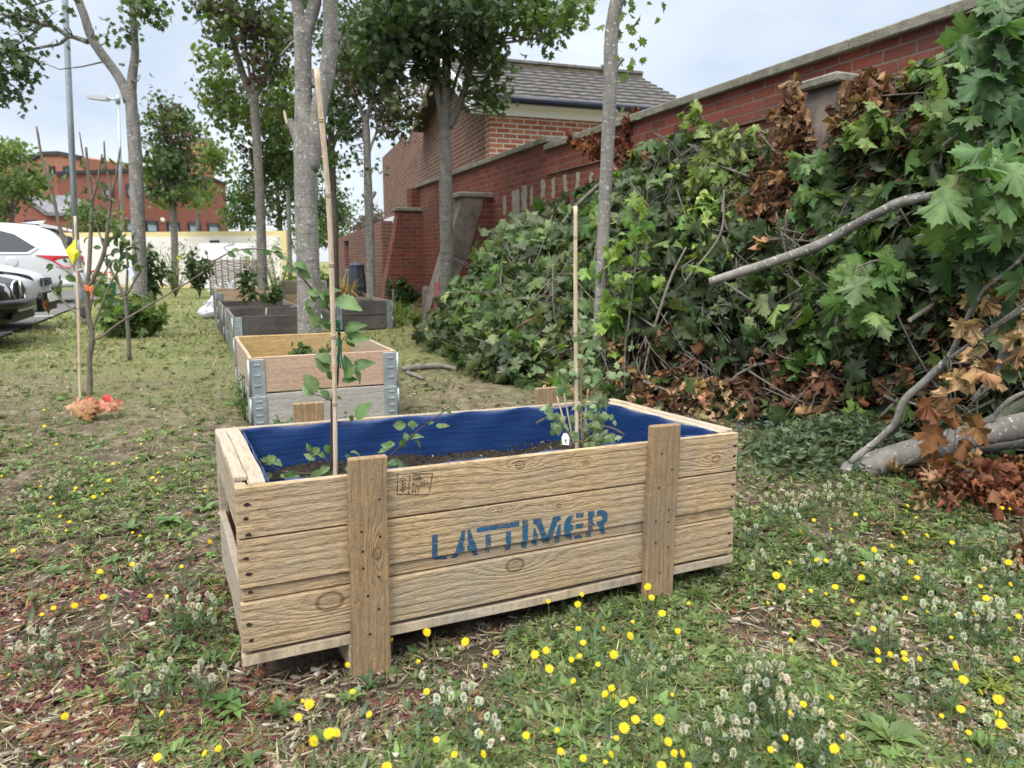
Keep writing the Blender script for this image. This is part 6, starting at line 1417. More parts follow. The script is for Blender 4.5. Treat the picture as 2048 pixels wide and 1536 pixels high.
# white bags behind the far bed
def bag(label, x, y, Y, w, h, z0=0.0, seed=1, col=(.68, .70, .74)):
    b = P(x, y, Y); r_ = np.random.default_rng(seed); n, k = 18, 12; vs = []
    for j in range(k+1):
        t = j/k; rad = math.sin(math.pi*min(.97, t*.9+.1))**.6*(1-.45*t**4)
        for i in range(n):
            a = 2*math.pi*i/n; q = 1+.16*math.sin(3*a+seed+5*t)+.10*r_.normal()
            vs.append((w/2*rad*q*math.cos(a), w/2*.7*rad*q*math.sin(a), h*t*(1+.08*math.sin(2*a+seed))))
    fs = [(j*n+i, j*n+(i+1) % n, (j+1)*n+(i+1) % n, (j+1)*n+i) for j in range(k) for i in range(n)] + [tuple(range(n))[::-1], tuple(k*n+i for i in range(n))]
    # knotted ears
    mb_ = MB().add(vs, fs, True)
    mb_.tube([(0, 0, h*.9), (.06*w, 0, h*1.12), (.14*w, .02, h*1.3)], [.09*w, .05*w, .07*w], 7, 3, .5); mb_.tube([(0, 0, h*.9), (-.08*w, 0, h*1.15), (-.16*w, .0, h*1.25)], [.09*w, .05*w, .06*w], 7, 3, .5)
    mt = bpy.data.materials.get('white_plastic_bag') or plain('white_plastic_bag', (.62, .65, .72), .35, .14, 6, .5, bump=.4, bscale=22)
    o = mb_.build('plastic_bag', mt); o.location = (b[0], b[1], z0); tag(o, label, 'plastic bag', 'white bags behind the far bed')
bag('white bag slumped on the grass left of the far bed', 414, 606, 11.4, .30, .20, 0, 1)
bag('white bag with knotted ears behind the left end of the far bed', 437, 582, 12.0, .34, .40, 0, 2)
bag('white bag with two ears above the middle of the far bed', 462, 580, 12.1, .36, .44, 0, 3)
bag('white bag with purple print above the right of the far bed', 488, 580, 12.2, .36, .45, 0, 4)
# red maple seedling at the foot of the flag cane
def red_seedling():
    b = G(182, 834); r = empty('maple_seedling', b.tolist(), label='low red and salmon leaved maple seedling at the foot of the flag cane', cat='seedling')
    px = [(165, 812, 34, 190), (180, 808, 36, 160), (190, 806, 34, 100), (200, 805, 38, 10), (205, 808, 34, 350), (185, 815, 40, 200), (195, 815, 38, 330), (172, 818, 34, 215), (200, 818, 36, 320), (175, 800, 28, 120), (215, 790, 20, 60), (180, 792, 16, 100), (150, 818, 28, 190), (182, 838, 26, 280), (190, 822, 32, 270), (168, 826, 30, 230)]
    p = np.array([P(x, y, b[1]-.02)-b+np.array([0, rng.uniform(-.06, .06), 0]) for x, y, *_ in px]); yd = np.array([(math.cos(R_(a)), rng.uniform(-.4, .2), -math.sin(R_(a))*.5) for *_, a in px])
    c = np.array([(.46, .19, .15) if i % 3 else (.45, .26, .16) for i in range(len(px))]); c[-3:] = (.40, .24, .13); c[10:12] = (.52, .08, .09)
    inst_mesh('leaves', MAPLE, p, yd, rand_dirs(len(p), 2.0)+np.array([0, -.8, 0]), np.array([s for _, _, s, _ in px])*b[1]/F_PX*.85, vary((1, 1, 1), len(p), .12)[:, :]*c, rng.integers(0, 4, len(p)), M_LEAF, r)
    m = MB()
    for q in p: m.tube([(rng.uniform(-.03, .03), 0, 0), q*.6+np.array([0, 0, .03]), q], [.003, .002, .0012], 5, 3)
    m.build('stems', plain('red_stem', (.35, .06, .05), .6), r)
red_seedling()
# ================================================================== BRUSH HEAP
# foot line and top line of the heap, measured along the wall: photo x, foot y on the ground, top y, distance of the top
HC = np.array([(872, 690, 590, 7.6), (905, 712, 545, 7.9), (950, 745, 500, 8.0), (1000, 766, 470, 8.1), (1100, 778, 430, 7.8), (1200, 794, 372, 7.3), (1300, 810, 310, 6.55), (1400, 822, 275, 5.95), (1500, 838, 300, 5.25), (1580, 848, 330, 4.75), (1650, 858, 300, 4.4), (1720, 868, 230, 4.15), (1800, 878, 200, 3.92), (1900, 892, 140, 3.62), (2000, 910, 60, 3.40), (2100, 930, -20, 3.2), (2300, 1000, -120, 2.9), (2700, 1150, -200, 2.35)], float)
def heap(x, t, bulge=.28):
    """place on the heap's skin: x along (photo scale), t 0 at the foot .. 1 at the top"""
    fy, ty, tY = (np.interp(x, HC[:, 0], HC[:, k]) for k in (1, 2, 3))
    f = G(x, fy); tp = P(x, ty, tY); mid = f*.80+tp*.20; mid[2] = tp[2]*(.28+bulge)
    return (1-t)**2*f + 2*t*(1-t)*mid + t*t*tp
def heap_n(x, t):
    a = heap(x+12, t)-heap(x-12, t); b = heap(x, min(1, t+.03))-heap(x, max(0, t-.03)); n = np.cross(a, b); n /= np.linalg.norm(n)+1e-9
    return n if n@(np.array([0, 0, H_CAM])-heap(x, t)) > 0 else -n
def heap_col(px, py, r):
    """kind of foliage seen at this place of the heap"""
    def in_(x, y, rx, ry): return math.exp(-(((px-x)/rx)**2+((py-y)/ry)**2))
    w = {'brown': 6*in_(1580, 300, 42, 95)+5*in_(1545, 380, 55, 50)+7*in_(1765, 220, 75, 60)+4*in_(1690, 270, 26, 50)+.25*in_(1300, 720, 120, 50)+5*in_(1370, 750, 170, 50)+2.5*in_(1700, 760, 170, 45)+3*in_(1960, 700, 110, 60)+.9*in_(1240, 280, 70, 40),
         'lime': 3.5*in_(1430, 330, 52, 85)+.7*in_(1515, 280, 30, 40)+1.1*in_(1760, 260, 60, 60)+1.0*in_(1370, 640, 20, 30)+1.6*in_(1880, 230, 70, 110),
         'mid': .16+1.4*in_(1650, 390, 90, 70)+1.2*in_(1720, 580, 80, 90)+.8*in_(1900, 420, 100, 130)+.5*in_(1850, 200, 80, 100)+.35*in_(1050, 560, 80, 90),
         'dark': .55, 'olive': .20+.55*in_(1010, 650, 120, 110)+.3*in_(1150, 700, 120, 60)}
    tot = sum(w.values()); q = r*tot
    for k, v in w.items():
        q -= v
        if q <= 0: return k
    return 'dark'
HCOL = {'brown': [(.20, .115, .065), (.15, .08, .045), (.27, .165, .095), (.11, .055, .035)], 'lime': [(.19, .26, .075), (.24, .31, .11), (.14, .21, .06)], 'mid': [(.085, .15, .035), (.11, .185, .05), (.06, .12, .03)],
        'dark': [(.046, .080, .026), (.034, .062, .022), (.062, .100, .036)], 'olive': [(.095, .125, .045), (.07, .10, .035), (.13, .16, .075)]}
SPOT = [(930, 'at the far left tip of the heap'), (1010, 'left of the short cane by the wall'), (1110, 'just left of the short bamboo cane'), (1195, 'around the foot of the speckled trunk'), (1290, 'right of the speckled trunk'), (1390, 'below the wilted lime sprays'), (1490, 'behind the long pale limb'), (1590, 'under the near wall buttress'), (1690, 'in the middle of the near heap'), (1790, 'near the right end of the heap'), (1900, 'under the big leaved spray at right'), (2020, 'at the right edge of the view')]
LVL = [(.10, 'lowest'), (.36, 'low'), (.62, 'upper'), (.90, 'topmost')]
WORD = {'brown': 'withered brown', 'lime': 'wilted yellow green', 'mid': 'fresh green', 'dark': 'dark green', 'olive': 'drooping olive green'}
def branch(x, t, lvl, spot, kind=None, nl=150, spread=(95, .20)):
    c = heap(x, t); pr = proj(c)[0]
    kinds = []
    r = empty('cut_branch', c.tolist())
    pos = []; nr = []; yd = []; kd = []; sc_ = []
    lx = spread[0]*4.9/max(3.0, c[1])
    for _ in range(nl):
        xx = x+rng.normal()*lx*.55; tt = float(np.clip(t+rng.normal()*spread[1]*.6, 0.0, 1.04)); tt = min(tt, 1.03)
        n = heap_n(xx, min(tt, 1)); q = heap(xx, tt)+n*rng.choice([rng.normal()*.05+.03, -rng.random()*.28], p=[.72, .28])
        if q[2] < .02: q[2] = .02+rng.random()*.06
        pp = proj(q)[0]; k = kind or heap_col(pp[0], pp[1], rng.random()); kinds.append(k)
        pos.append(q-c); nr.append(n); kd.append(k)
    n = len(pos); nr = np.array(nr); kd = np.array(kd)
    z = nr*.5+rng.normal(size=(n, 3))*.55+np.array([0, -.05, .45]); y = rng.normal(size=(n, 3))*.7+np.array([0, -.25, -.65])
    flip = rng.random(n) < .14; z[flip] *= -1
    s = rng.uniform(.06, .17, n); lum = rng.choice([.55, .75, 1.0, 1.35, 1.75]); col = np.array([vary(HCOL[k][rng.integers(len(HCOL[k]))], 1, .28, .10)[0] for k in kd])*lum
    dead = kd == 'brown'; s[dead] *= .72; s[kd == 'lime'] *= .72
    pos = np.array(pos)
    live = ~dead
    if live.any():
        limp = live & ((kd == 'lime') | (rng.random(n) < .25))
        tid = rng.integers(0, 4, n); tid[limp] += 4
        inst_mesh('leaves', MAPLE+DEAD, pos[live], y[live], z[live], s[live], col[live], tid[live], M_LEAF, r)
    if dead.any(): inst_mesh('dead_leaves', DEAD, pos[dead], y[dead]+np.array([0, 0, -.4]), z[dead]+rng.normal(size=(dead.sum(), 3))*.6, s[dead]*1.05, col[dead], rng.integers(0, 4, dead.sum()), M_DEAD, r)
    # wood: a main limb and side twigs reaching for leaves
    m = MB(); dx = rng.normal()*lx*.7
    p0 = heap(x-dx, max(0, t-.16))-heap_n(x, t)*.15-c; p1 = heap(x+dx, min(1, t+.16))+heap_n(x, t)*.01-c
    mid = (p0+p1)/2+rng.normal(size=3)*.06; m.tube([p0, mid, p1], [rng.uniform(.008, .016), .008, .004], 7, 5, .08)
    for j in rng.choice(n, min(n, 26), replace=False):
        a = p0+(mid-p0)*rng.random()*2 if rng.random() < .5 else mid+(p1-mid)*rng.random(); m.tube([a, (a+pos[j])/2+rng.normal(size=3)*.03, pos[j]], [.005, .0035, .0018], 5, 3)
    m.build('limb', M_TWIG, r)
    main = max(set(kinds), key=kinds.count)
    tag(r, f"{lvl} cut branch with {WORD[main]} leaves {spot}", 'cut branch', 'cut maple branches of the brush heap')
for x, spot in SPOT:
    for t, lvl in LVL:
        if x < 960 and t > .5 and lvl == 'topmost': continue
        branch(x+rng.uniform(-18, 18), t+rng.uniform(-.05, .05), lvl, spot, None, (60 if lvl == 'lowest' else 105 if lvl == 'low' else 150) if x > 1230 else 150 if x > 960 else 120)
# the dark inside of the heap: old leaves and twigs nobody could count
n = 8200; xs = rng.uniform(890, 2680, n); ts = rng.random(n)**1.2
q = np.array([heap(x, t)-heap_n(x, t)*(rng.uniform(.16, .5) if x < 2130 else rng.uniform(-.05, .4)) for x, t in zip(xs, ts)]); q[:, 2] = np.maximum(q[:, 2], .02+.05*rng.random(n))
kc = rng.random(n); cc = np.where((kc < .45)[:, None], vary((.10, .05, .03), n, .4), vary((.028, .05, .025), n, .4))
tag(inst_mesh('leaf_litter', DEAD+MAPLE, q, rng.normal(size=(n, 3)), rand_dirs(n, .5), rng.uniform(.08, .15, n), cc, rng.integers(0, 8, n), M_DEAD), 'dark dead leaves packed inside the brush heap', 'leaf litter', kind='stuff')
m = MB()
for _ in range(420):
    x = rng.uniform(920, 2200); t = rng.uniform(0, .95)**1.4; a = heap(x, t)-heap_n(x, t)*rng.uniform(-.10, .2); x2 = x+rng.normal()*120; b = heap(x2, float(np.clip(t+rng.normal()*.25, 0, 1)))-heap_n(x, t)*rng.uniform(-.10, .15)
    a[2] = max(a[2], .02); b[2] = max(b[2], .02); m.tube([a, (a+b)/2+rng.normal(size=3)*.07, b], [rng.uniform(.004, .011), .005, .002], 5, 3, .1)
tag(m.build('loose_twigs', M_TWIG), 'tangle of thin grey twigs through the brush heap', 'twigs', kind='stuff')
# brown crumpled leaves lying along the foot of the heap
def litter(label, spots, seed=0):
    pos = []; col = []; s = []
    for (x, y, rx, ry, n, zz, c) in spots:
        for _ in range(n):
            g = G(x+rng.normal()*rx*.6, y+rng.normal()*ry*.6); g[2] = rng.uniform(.01, zz); pos.append(g); col.append(vary(c[rng.integers(len(c))], 1, .35, .1)[0]); s.append(rng.uniform(.04, .085))
    n = len(pos); return tag(inst_mesh('fallen_leaves', DEAD, np.array(pos), rng.normal(size=(n, 3)), rand_dirs(n, 1), np.array(s), np.array(col), rng.integers(0, 4, n), M_DEAD), label, 'fallen leaves', kind='stuff')
BR = HCOL['brown']+[(.30, .17, .09)]; RU = [(.20, .075, .045), (.15, .055, .035), (.24, .11, .06)]; TN = [(.38, .25, .14), (.44, .31, .19), (.32, .2, .11)]
litter('rusty and tan fallen leaves along the foot of the brush heap', [(1290, 760, 70, 40, 260, .22, RU), (1390, 790, 90, 36, 340, .22, BR+TN), (1450, 815, 70, 24, 160, .12, TN), (1560, 800, 120, 30, 240, .22, RU+BR), (1750, 830, 130, 26, 240, .25, RU+BR), (1330, 800, 60, 14, 40, .05, RU), (1620, 770, 110, 20, 120, .14, RU+BR), (1260, 700, 60, 24, 60, .14, BR), (1490, 740, 40, 30, 50, .18, BR), (1420, 815, 50, 14, 30, .04, BR)])
litter('rusty fallen leaves heaped under the big pale log at right', [(1900, 985, 70, 26, 70, .10, RU+BR), (1980, 1000, 60, 30, 60, .10, RU), (2000, 820, 60, 60, 110, .25, RU+BR), (1850, 740, 60, 40, 80, .22, BR+RU), (1960, 680, 70, 60, 90, .4, BR), (2040, 1000, 30, 40, 30, .1, RU), (2035, 1120, 14, 16, 5, .05, RU)])
# ---- the big limbs
def limb(name, label, pts, Y0, org=None, subs=(), bark=M_BARKS, leaves=None, cat='log', cutface=None):
    o = P(pts[0][0], pts[0][1], pts[0][3] if len(pts[0]) > 3 else Y0); r = empty(name, o.tolist(), label=label, cat=cat)
    m = MB(); pa, ra = px_path(pts, Y0, o); m.tube(pa, ra, 16, 6, .05)
    for sb_ in subs: pa2, ra2 = px_path(sb_, Y0, o); m.tube(pa2, ra2, 9, 5, .07)
    m.build('limb', bark, r)
    d = pa[0]-pa[1]; d /= np.linalg.norm(d); m = MB(); rr = ra[0]*.96
    u = np.cross(d, (0, 0, 1)); u /= np.linalg.norm(u); v = np.cross(u, d)
    m.prism([(rr*math.cos(a), rr*math.sin(a)) for a in np.linspace(0, 5.9, 14)], 0, .002, (pa[0]+d*.0005, u, v, d)); m.build('cut_face', plain('pale_cut_wood', (.55, .47, .34), .85, .2, 30) if 'pale_cut_wood' not in bpy.data.materials else bpy.data.materials['pale_cut_wood'], r)
    return r, o
big, bo = limb('felled_log', 'thick pale grey log lying out of the heap onto the grass at right', [(1672, 951, 19, 3.0), (1690, 947, 25, 3.0), (1730, 935, 28, 3.0), (1800, 912, 27, 2.98), (1880, 890, 28, 2.95), (1960, 868, 25, 2.93), (2050, 850, 27, 2.9), (2180, 815, 24, 2.85)], 3.0,
    subs=[[(1700, 935, 9, 3.0), (1712, 915, 7.5, 2.97), (1750, 885, 7, 2.95), (1786, 852, 7.5, 2.92), (1796, 836, 8, 2.9), (1809, 800, 7.5, 2.88), (1846, 766, 8, 2.85), (1875, 738, 7.5, 2.83), (1897, 718, 8, 2.8)], [(1897, 718, 6, 2.8), (1920, 670, 5, 2.75), (1940, 625, 4.5, 2.7), (1970, 577, 4, 2.65), (2010, 547, 4, 2.6), (2060, 500, 3.5, 2.5)], [(1897, 718, 6.5, 2.8), (1932, 697, 6, 2.78), (1990, 652, 5.5, 2.72), (2060, 612, 5, 2.65)], [(1870, 895, 12, 2.97), (1895, 925, 11, 3.0), (1950, 945, 10, 3.0), (2060, 972, 11, 2.95)], [(1810, 802, 2.5, 2.88), (1850, 815, 2, 2.85), (1890, 830, 1.6, 2.83)], [(1960, 866, 6, 2.93), (1990, 830, 5, 2.9), (2020, 800, 5, 2.87), (2060, 780, 4, 2.85)]], bark=M_BARKS)
limb('felled_log', 'second pale log half hidden behind the thick one at right', [(1950, 800, 9, 3.3), (1985, 762, 10, 3.25), (2003, 738, 11, 3.2), (2008, 705, 9, 3.15), (2024, 680, 7, 3.1), (2080, 640, 6, 3.05)], 3.2)
limb('felled_log', 'greenish log running behind the thick one to the right edge', [(1930, 880, 15, 3.25), (1975, 850, 15, 3.2), (2030, 820, 14, 3.15), (2120, 770, 14, 3.0)], 3.2, bark=bark_mat('mossy_bark', (.17, .19, .13), (.34, .36, .30), (.06, .06, .04), .6))
limb('felled_log', 'lower pale log at the right edge under the thick one', [(1945, 895, 13, 3.1), (2000, 888, 14, 3.08), (2060, 880, 14, 3.05), (2180, 865, 14, 3.0)], 3.1)
limb('cut_limb', 'long pale limb with a fresh cut end leaning across the heap', [(1421, 563, 8, 4.15), (1470, 548, 9, 4.1), (1542, 525, 9.5, 4.0), (1636, 491, 10, 3.85), (1700, 456, 10, 3.75), (1786, 412, 8.5, 3.5), (1854, 394, 8, 3.3), (1960, 370, 7, 3.15), (2070, 343, 6, 2.95)], 4.0,
     subs=[[(1680, 466, 5, 3.78), (1740, 430, 4.5, 3.7), (1790, 402, 4, 3.6), (1850, 385, 3, 3.5)],], bark=M_BARKS)
limb('cut_limb', 'slim peeled stem standing upright at the foot of the heap', [(1532, 796, 6, 4.55), (1546, 745, 6.5, 4.5), (1554, 705, 6, 4.5), (1557, 672, 5.5, 4.48), (1562, 600, 4, 4.4), (1565, 517, 3.6, 4.3), (1570, 478, 3, 4.2), (1575, 420, 2, 4.1)], 4.5, subs=[[(1556, 690, 3, 4.48), (1520, 668, 2.2, 4.4), (1480, 650, 1.8, 4.35), (1450, 635, 1.4, 4.3)]], bark=bark_mat('peeled_bark', (.30, .26, .21), (.5, .47, .42), (.1, .08, .06), .6, 1.4))
limb('cut_limb', 'shorter pale stem standing beside the peeled stem', [(1510, 800, 6, 4.58), (1520, 770, 5.5, 4.56), (1532, 735, 5, 4.54), (1540, 700, 3, 4.5)], 4.55, bark=M_BARKS)
limb('cut_limb', 'grey pole sticking up at an angle behind the short cane', [(1120, 455, 4, 6.8), (1150, 415, 4, 6.8), (1195, 372, 3.5, 6.8), (1225, 350, 3, 6.8)], 6.8, bark=M_BARK)
limb('cut_limb', 'reddish broken branch low in the left part of the heap', [(1020, 665, 3, 5.6), (1050, 645, 3, 5.55), (1085, 632, 2.6, 5.5)], 5.6, bark=plain('reddish_bark', (.20, .10, .065), .8, .3, 30))
limb('cut_limb', 'dark bare limb rising through the leaves at the upper right', [(1890, 290, 5, 3.2), (1915, 270, 5, 3.15), (1945, 258, 5, 3.1), (1962, 180, 4, 3.05), (1985, 90, 3.5, 3.0), (2010, 10, 3, 2.95)], 3.2, subs=[[(1945, 258, 4, 3.1), (1990, 245, 3.6, 3.05), (2060, 215, 3, 3.0)]], bark=M_BARKD)
for i, (a, b, c_, r_, lb) in enumerate([((1360, 720), (1400, 620), (1440, 560), 3, 'thin grey branch slanting through the heap left of the long limb'), ((1345, 790), (1375, 690), (1425, 610), 2.6, 'thin bare branch at the foot of the heap right of the speckled trunk'), ((1310, 650), (1340, 560), (1372, 495), 3, 'smooth grey branch under the lime sprays'), ((1372, 560), (1440, 470), (1448, 380), 2.6, 'upright grey stem carrying the lime sprays'), ((1640, 330), (1660, 390), (1668, 440), 2.4, 'pale thin twig below the near buttress'), ((1690, 290), (1697, 240), (1706, 200), 2.4, 'pale twig in front of the near buttress'), ((1820, 640), (1900, 590), (1975, 560), 5, 'brown bare branch low behind the tan leaves')]):
    yy = 4.5 if a[0] < 1700 else 3.4
    limb('bare_branch', lb, [(*a, r_, yy), (*b, r_*.9, yy+.1), (*c_, r_*.6, yy+.2)], yy, bark=M_TWIG, cat='branch')
# ---- leafy sprays that stand out of the heap
def spray(name, label, stem, Y, leaves, size, col, tmpl=MAPLE, mat=M_LEAF, droop=.6, cat='leafy branch', face=(0, -.8, .5)):
    """stem: photo path; leaves: n scattered along the stem with petioles, or a list of photo points"""
    o = P(stem[0][0], stem[0][1], stem[0][3] if len(stem[0]) > 3 else Y); r = empty(name, o.tolist(), label=label, cat=cat)
    m = MB(); pa, ra = px_path(stem, Y, o); m.tube(pa, ra, 7, 5, .06); path = catmull(pa, 6)
    pos = []; 
    for L in leaves:
        if len(L) == 3: q = P(L[0], L[1], Y+L[2])-o
        else: q = P(L[0], L[1], Y+rng.normal()*.05)-o
        pos.append(q)
        j = int(np.argmin([np.linalg.norm(p-q) for p in path])); m.tube([path[j], (path[j]+q)/2+np.array([0, -.01, .015]), q], [.0022, .0016, .0013], 5, 3)
    m.build('stem', M_TWIG, r); n = len(pos); pos = np.array(pos)
    y = rng.normal(size=(n, 3))*.55+np.array([0, -.15, -droop]); z = np.array(face)+rng.normal(size=(n, 3))*.38
    c = np.concatenate([vary(col if not isinstance(col, list) else col[rng.integers(len(col))], 1, .22, .07) for _ in range(n)])
    inst_mesh('leaves', tmpl, pos, y, z, size*rng.uniform(.75, 1.2, n), c, rng.integers(0, len(tmpl), n), mat, r); return r
def cloud(x, y, rx, ry, n): return [(x+rng.normal()*rx*.55, y+rng.normal()*ry*.55) for _ in range(n)]
FR = [(.085, .165, .05), (.11, .20, .065), (.065, .135, .04), (.14, .21, .08)]
spray('leafy_branch', 'spray of very large fresh maple leaves hanging in at the right edge', [(2080, 330, 4, 2.55), (2020, 350, 3.5, 2.5), (1960, 360, 3, 2.48), (1920, 350, 2, 2.45)], 2.5, cloud(1960, 330, 70, 40, 10)+cloud(1970, 410, 75, 45, 13)+cloud(2030, 340, 30, 70, 9)+[(1905, 350), (1900, 400), (1930, 450), (2000, 450)], .125, FR, face=(0, -.85, .45))
spray('leafy_branch', 'darker large leaved spray below the big fresh spray at right', [(2080, 470, 4, 2.75), (2010, 470, 3, 2.7), (1950, 480, 2.4, 2.7)], 2.7, cloud(1980, 480, 80, 50, 20)+cloud(2030, 520, 20, 40, 6), .13, [(.035, .075, .03), (.05, .10, .035)])
spray('leafy_branch', 'pale green maple leaf cluster hanging in the middle of the heap', [(1860, 560, 3, 3.6), (1810, 530, 3, 3.55), (1760, 520, 2.4, 3.5), (1700, 540, 1.6, 3.5)], 3.5, cloud(1700, 540, 40, 32, 9)+cloud(1745, 580, 50, 40, 11)+cloud(1790, 540, 40, 30, 8)+cloud(1760, 620, 25, 20, 5), .125, [(.15, .24, .09), (.19, .28, .12), (.11, .19, .06), (.09, .17, .05)])
spray('leafy_branch', 'dark leaved branch standing against the wall at the upper right corner', [(1960, 260, 4, 3.0), (1985, 170, 3.5, 2.95), (2005, 80, 3, 2.9), (2020, -20, 2, 2.9)], 2.95, cloud(1990, 60, 45, 50, 16)+cloud(1975, 150, 50, 40, 14)+cloud(2030, 110, 30, 80, 12)+cloud(1960, 240, 50, 30, 10)+cloud(2030, 230, 30, 40, 10)+[(1925, 85), (1935, 70)], .13, [(.04, .085, .035), (.055, .11, .045), (.075, .14, .055)])
spray('leafy_branch', 'fresh green spray in front of the near buttress', [(1860, 330, 3, 3.8), (1810, 290, 2.6, 3.78), (1770, 245, 2, 3.78), (1745, 215, 1.4, 3.78)], 3.78, cloud(1750, 225, 22, 18, 7)+cloud(1725, 255, 22, 22, 8)+cloud(1790, 275, 40, 30, 12), .095, [(.12, .19, .05), (.16, .24, .07)])
spray('leafy_branch', 'light green spray rising along the wall right of the buttress', [(1880, 340, 3, 3.5), (1890, 240, 2.4, 3.5), (1895, 150, 2, 3.5), (1900, 115, 1.4, 3.5)], 3.5, cloud(1890, 140, 22, 24, 7)+cloud(1880, 200, 34, 34, 12)+cloud(1895, 270, 36, 36, 12), .10, [(.13, .20, .07), (.10, .17, .05), (.17, .24, .10)])
spray('leafy_branch', 'wilted yellow green spray tall above the left of the near heap', [(1440, 430, 3, 5.2), (1436, 360, 2.6, 5.2), (1432, 280, 2, 5.2), (1385, 210, 1.4, 5.25)], 5.2, cloud(1385, 222, 14, 16, 10)+cloud(1440, 270, 36, 28, 26)+cloud(1420, 330, 42, 34, 34)+cloud(1440, 390, 40, 30, 22)+cloud(1510, 275, 22, 22, 12), .085, HCOL['lime'], DEAD+MAPLE, droop=.9)
spray('leafy_branch', 'mid green spray in the centre of the near heap above the limb', [(1720, 470, 3, 4.2), (1680, 400, 2.4, 4.15), (1640, 340, 2, 4.15)], 4.15, cloud(1620, 320, 40, 26, 12)+cloud(1640, 390, 50, 34, 16)+cloud(1720, 350, 44, 32, 14)+cloud(1745, 400, 40, 28, 12), .11, FR)
spray('leafy_branch', 'grey green drooping spray against the brick at the far left of the heap', [(1110, 470, 2.6, 7.6), (1080, 440, 2, 7.6), (1045, 425, 1.4, 7.6)], 7.6, cloud(1015, 455, 20, 22, 9)+cloud(1055, 440, 22, 22, 9)+cloud(1085, 470, 22, 26, 10), .13, [(.12, .16, .09), (.15, .19, .11)])
spray('dead_branch', 'withered brown leaved branch standing left of the near buttress', [(1590, 380, 3, 4.5), (1586, 280, 2.6, 4.5), (1584, 170, 2, 4.5)], 4.5, cloud(1585, 190, 14, 26, 24)+cloud(1588, 240, 28, 30, 50)+cloud(1595, 300, 36, 34, 76)+cloud(1575, 360, 46, 30, 70)+cloud(1530, 400, 44, 26, 46), .082, HCOL['brown'], DEAD, M_DEAD, 1.0, 'dead branch')
spray('dead_branch', 'withered brown leaf mass on top of the wall right of the buttress', [(1720, 330, 3, 3.92), (1750, 230, 2.6, 3.92), (1770, 160, 2, 3.92)], 3.92, cloud(1760, 165, 40, 20, 54)+cloud(1730, 190, 34, 26, 60)+cloud(1800, 195, 44, 26, 64)+cloud(1700, 240, 20, 34, 30)+cloud(1830, 180, 26, 20, 22), .082, HCOL['brown'], DEAD, M_DEAD, 1.0, 'dead branch')
spray('dead_branch', 'rusty leaved twig hanging on the wall coping behind the speckled trunk', [(1290, 300, 2, 7.2), (1240, 275, 1.8, 7.2), (1190, 285, 1.5, 7.2), (1140, 270, 1, 7.2)], 7.2, cloud(1262, 245, 14, 20, 16)+cloud(1255, 290, 26, 22, 36)+cloud(1190, 285, 30, 16, 34)+cloud(1142, 272, 12, 10, 9)+cloud(1265, 215, 6, 8, 5), .085, [(.16, .05, .03), (.20, .075, .035), (.11, .035, .02)], DEAD, M_DEAD, 1.0, 'dead branch')
lv = [(1880, 825), (1910, 800), (1945, 830), (1985, 560), (2005, 590), (1960, 650), (1975, 690), (2040, 560), (2040, 600), (2035, 670), (1945, 640), (1920, 655), (1880, 780), (1930, 750), (1955, 745), (1985, 750), (1900, 745), (1850, 800), (2030, 540), (2010, 640), (1990, 720), (1940, 700), (2040, 700), (1870, 850), (1960, 850), (1890, 880), (1935, 880), (1908, 905), (2045, 640), (1965, 600), (2020, 565), (2044, 585), (1935, 640), (1940, 585), (1960, 700), (1920, 740), (1940, 745), (1962, 738)]
spray('dead_branch', 'tan crinkled maple leaves hanging from a twig over the thick log', [(1897, 718, 4, 2.72), (1940, 690, 3, 2.68), (1990, 650, 2.4, 2.62), (2060, 600, 2, 2.6)], 2.66, [(x, y) for x, y in lv if y < 780], .075, [(.42, .28, .15), (.34, .21, .11), (.47, .34, .20)], DEAD, M_DEAD, 1.2, 'dead branch')
spray('dead_branch', 'big brown maple leaves hanging in front of the thick log', [(1895, 720, 1.6, 2.72), (1900, 770, 1.4, 2.72), (1905, 830, 1.2, 2.72)], 2.70, [(x, y) for x, y in lv if y >= 780], .10, [(.27, .14, .07), (.22, .105, .05), (.34, .20, .11)], [MAPLE[2], DEAD[1], DEAD[0], DEAD[2]], M_DEAD, 1.6, 'dead branch', (0, -.9, .3))
# young maple seedlings with lime tips right of the speckled trunk
stemA = [(1250, 720, 2.6), (1258, 640, 2.4), (1268, 560, 2), (1276, 470, 1.8), (1282, 410, 1.2)]
o_ = None
def whorls(name, label, stem, Y, whs):
    L = []
    for x, y, n, sp in whs: L += cloud(x, y, sp, sp*.5, n)
    return spray(name, label, stem, Y, L, .085, [(.10, .19, .04), (.15, .24, .055), (.22, .31, .07)], MAPLE, M_LEAF, .3, 'seedling', (0, -.55, .8))
whorls('maple_seedling', 'tall lime leaved maple seedling right of the speckled trunk', stemA, 4.75, [(1280, 410, 5, 22), (1275, 440, 6, 28), (1270, 470, 7, 34), (1262, 515, 7, 36), (1262, 560, 7, 38), (1255, 600, 6, 34)])
whorls('maple_seedling', 'shorter lime maple seedling close against the speckled trunk', [(1226, 720, 2.4), (1228, 640, 2), (1232, 560, 1.8), (1236, 480, 1.2)], 4.78, [(1236, 490, 5, 20), (1228, 520, 5, 24), (1230, 560, 6, 30), (1225, 600, 6, 32), (1222, 640, 7, 26), (1232, 660, 4, 18), (1228, 625, 5, 20), (1232, 700, 3, 10)])
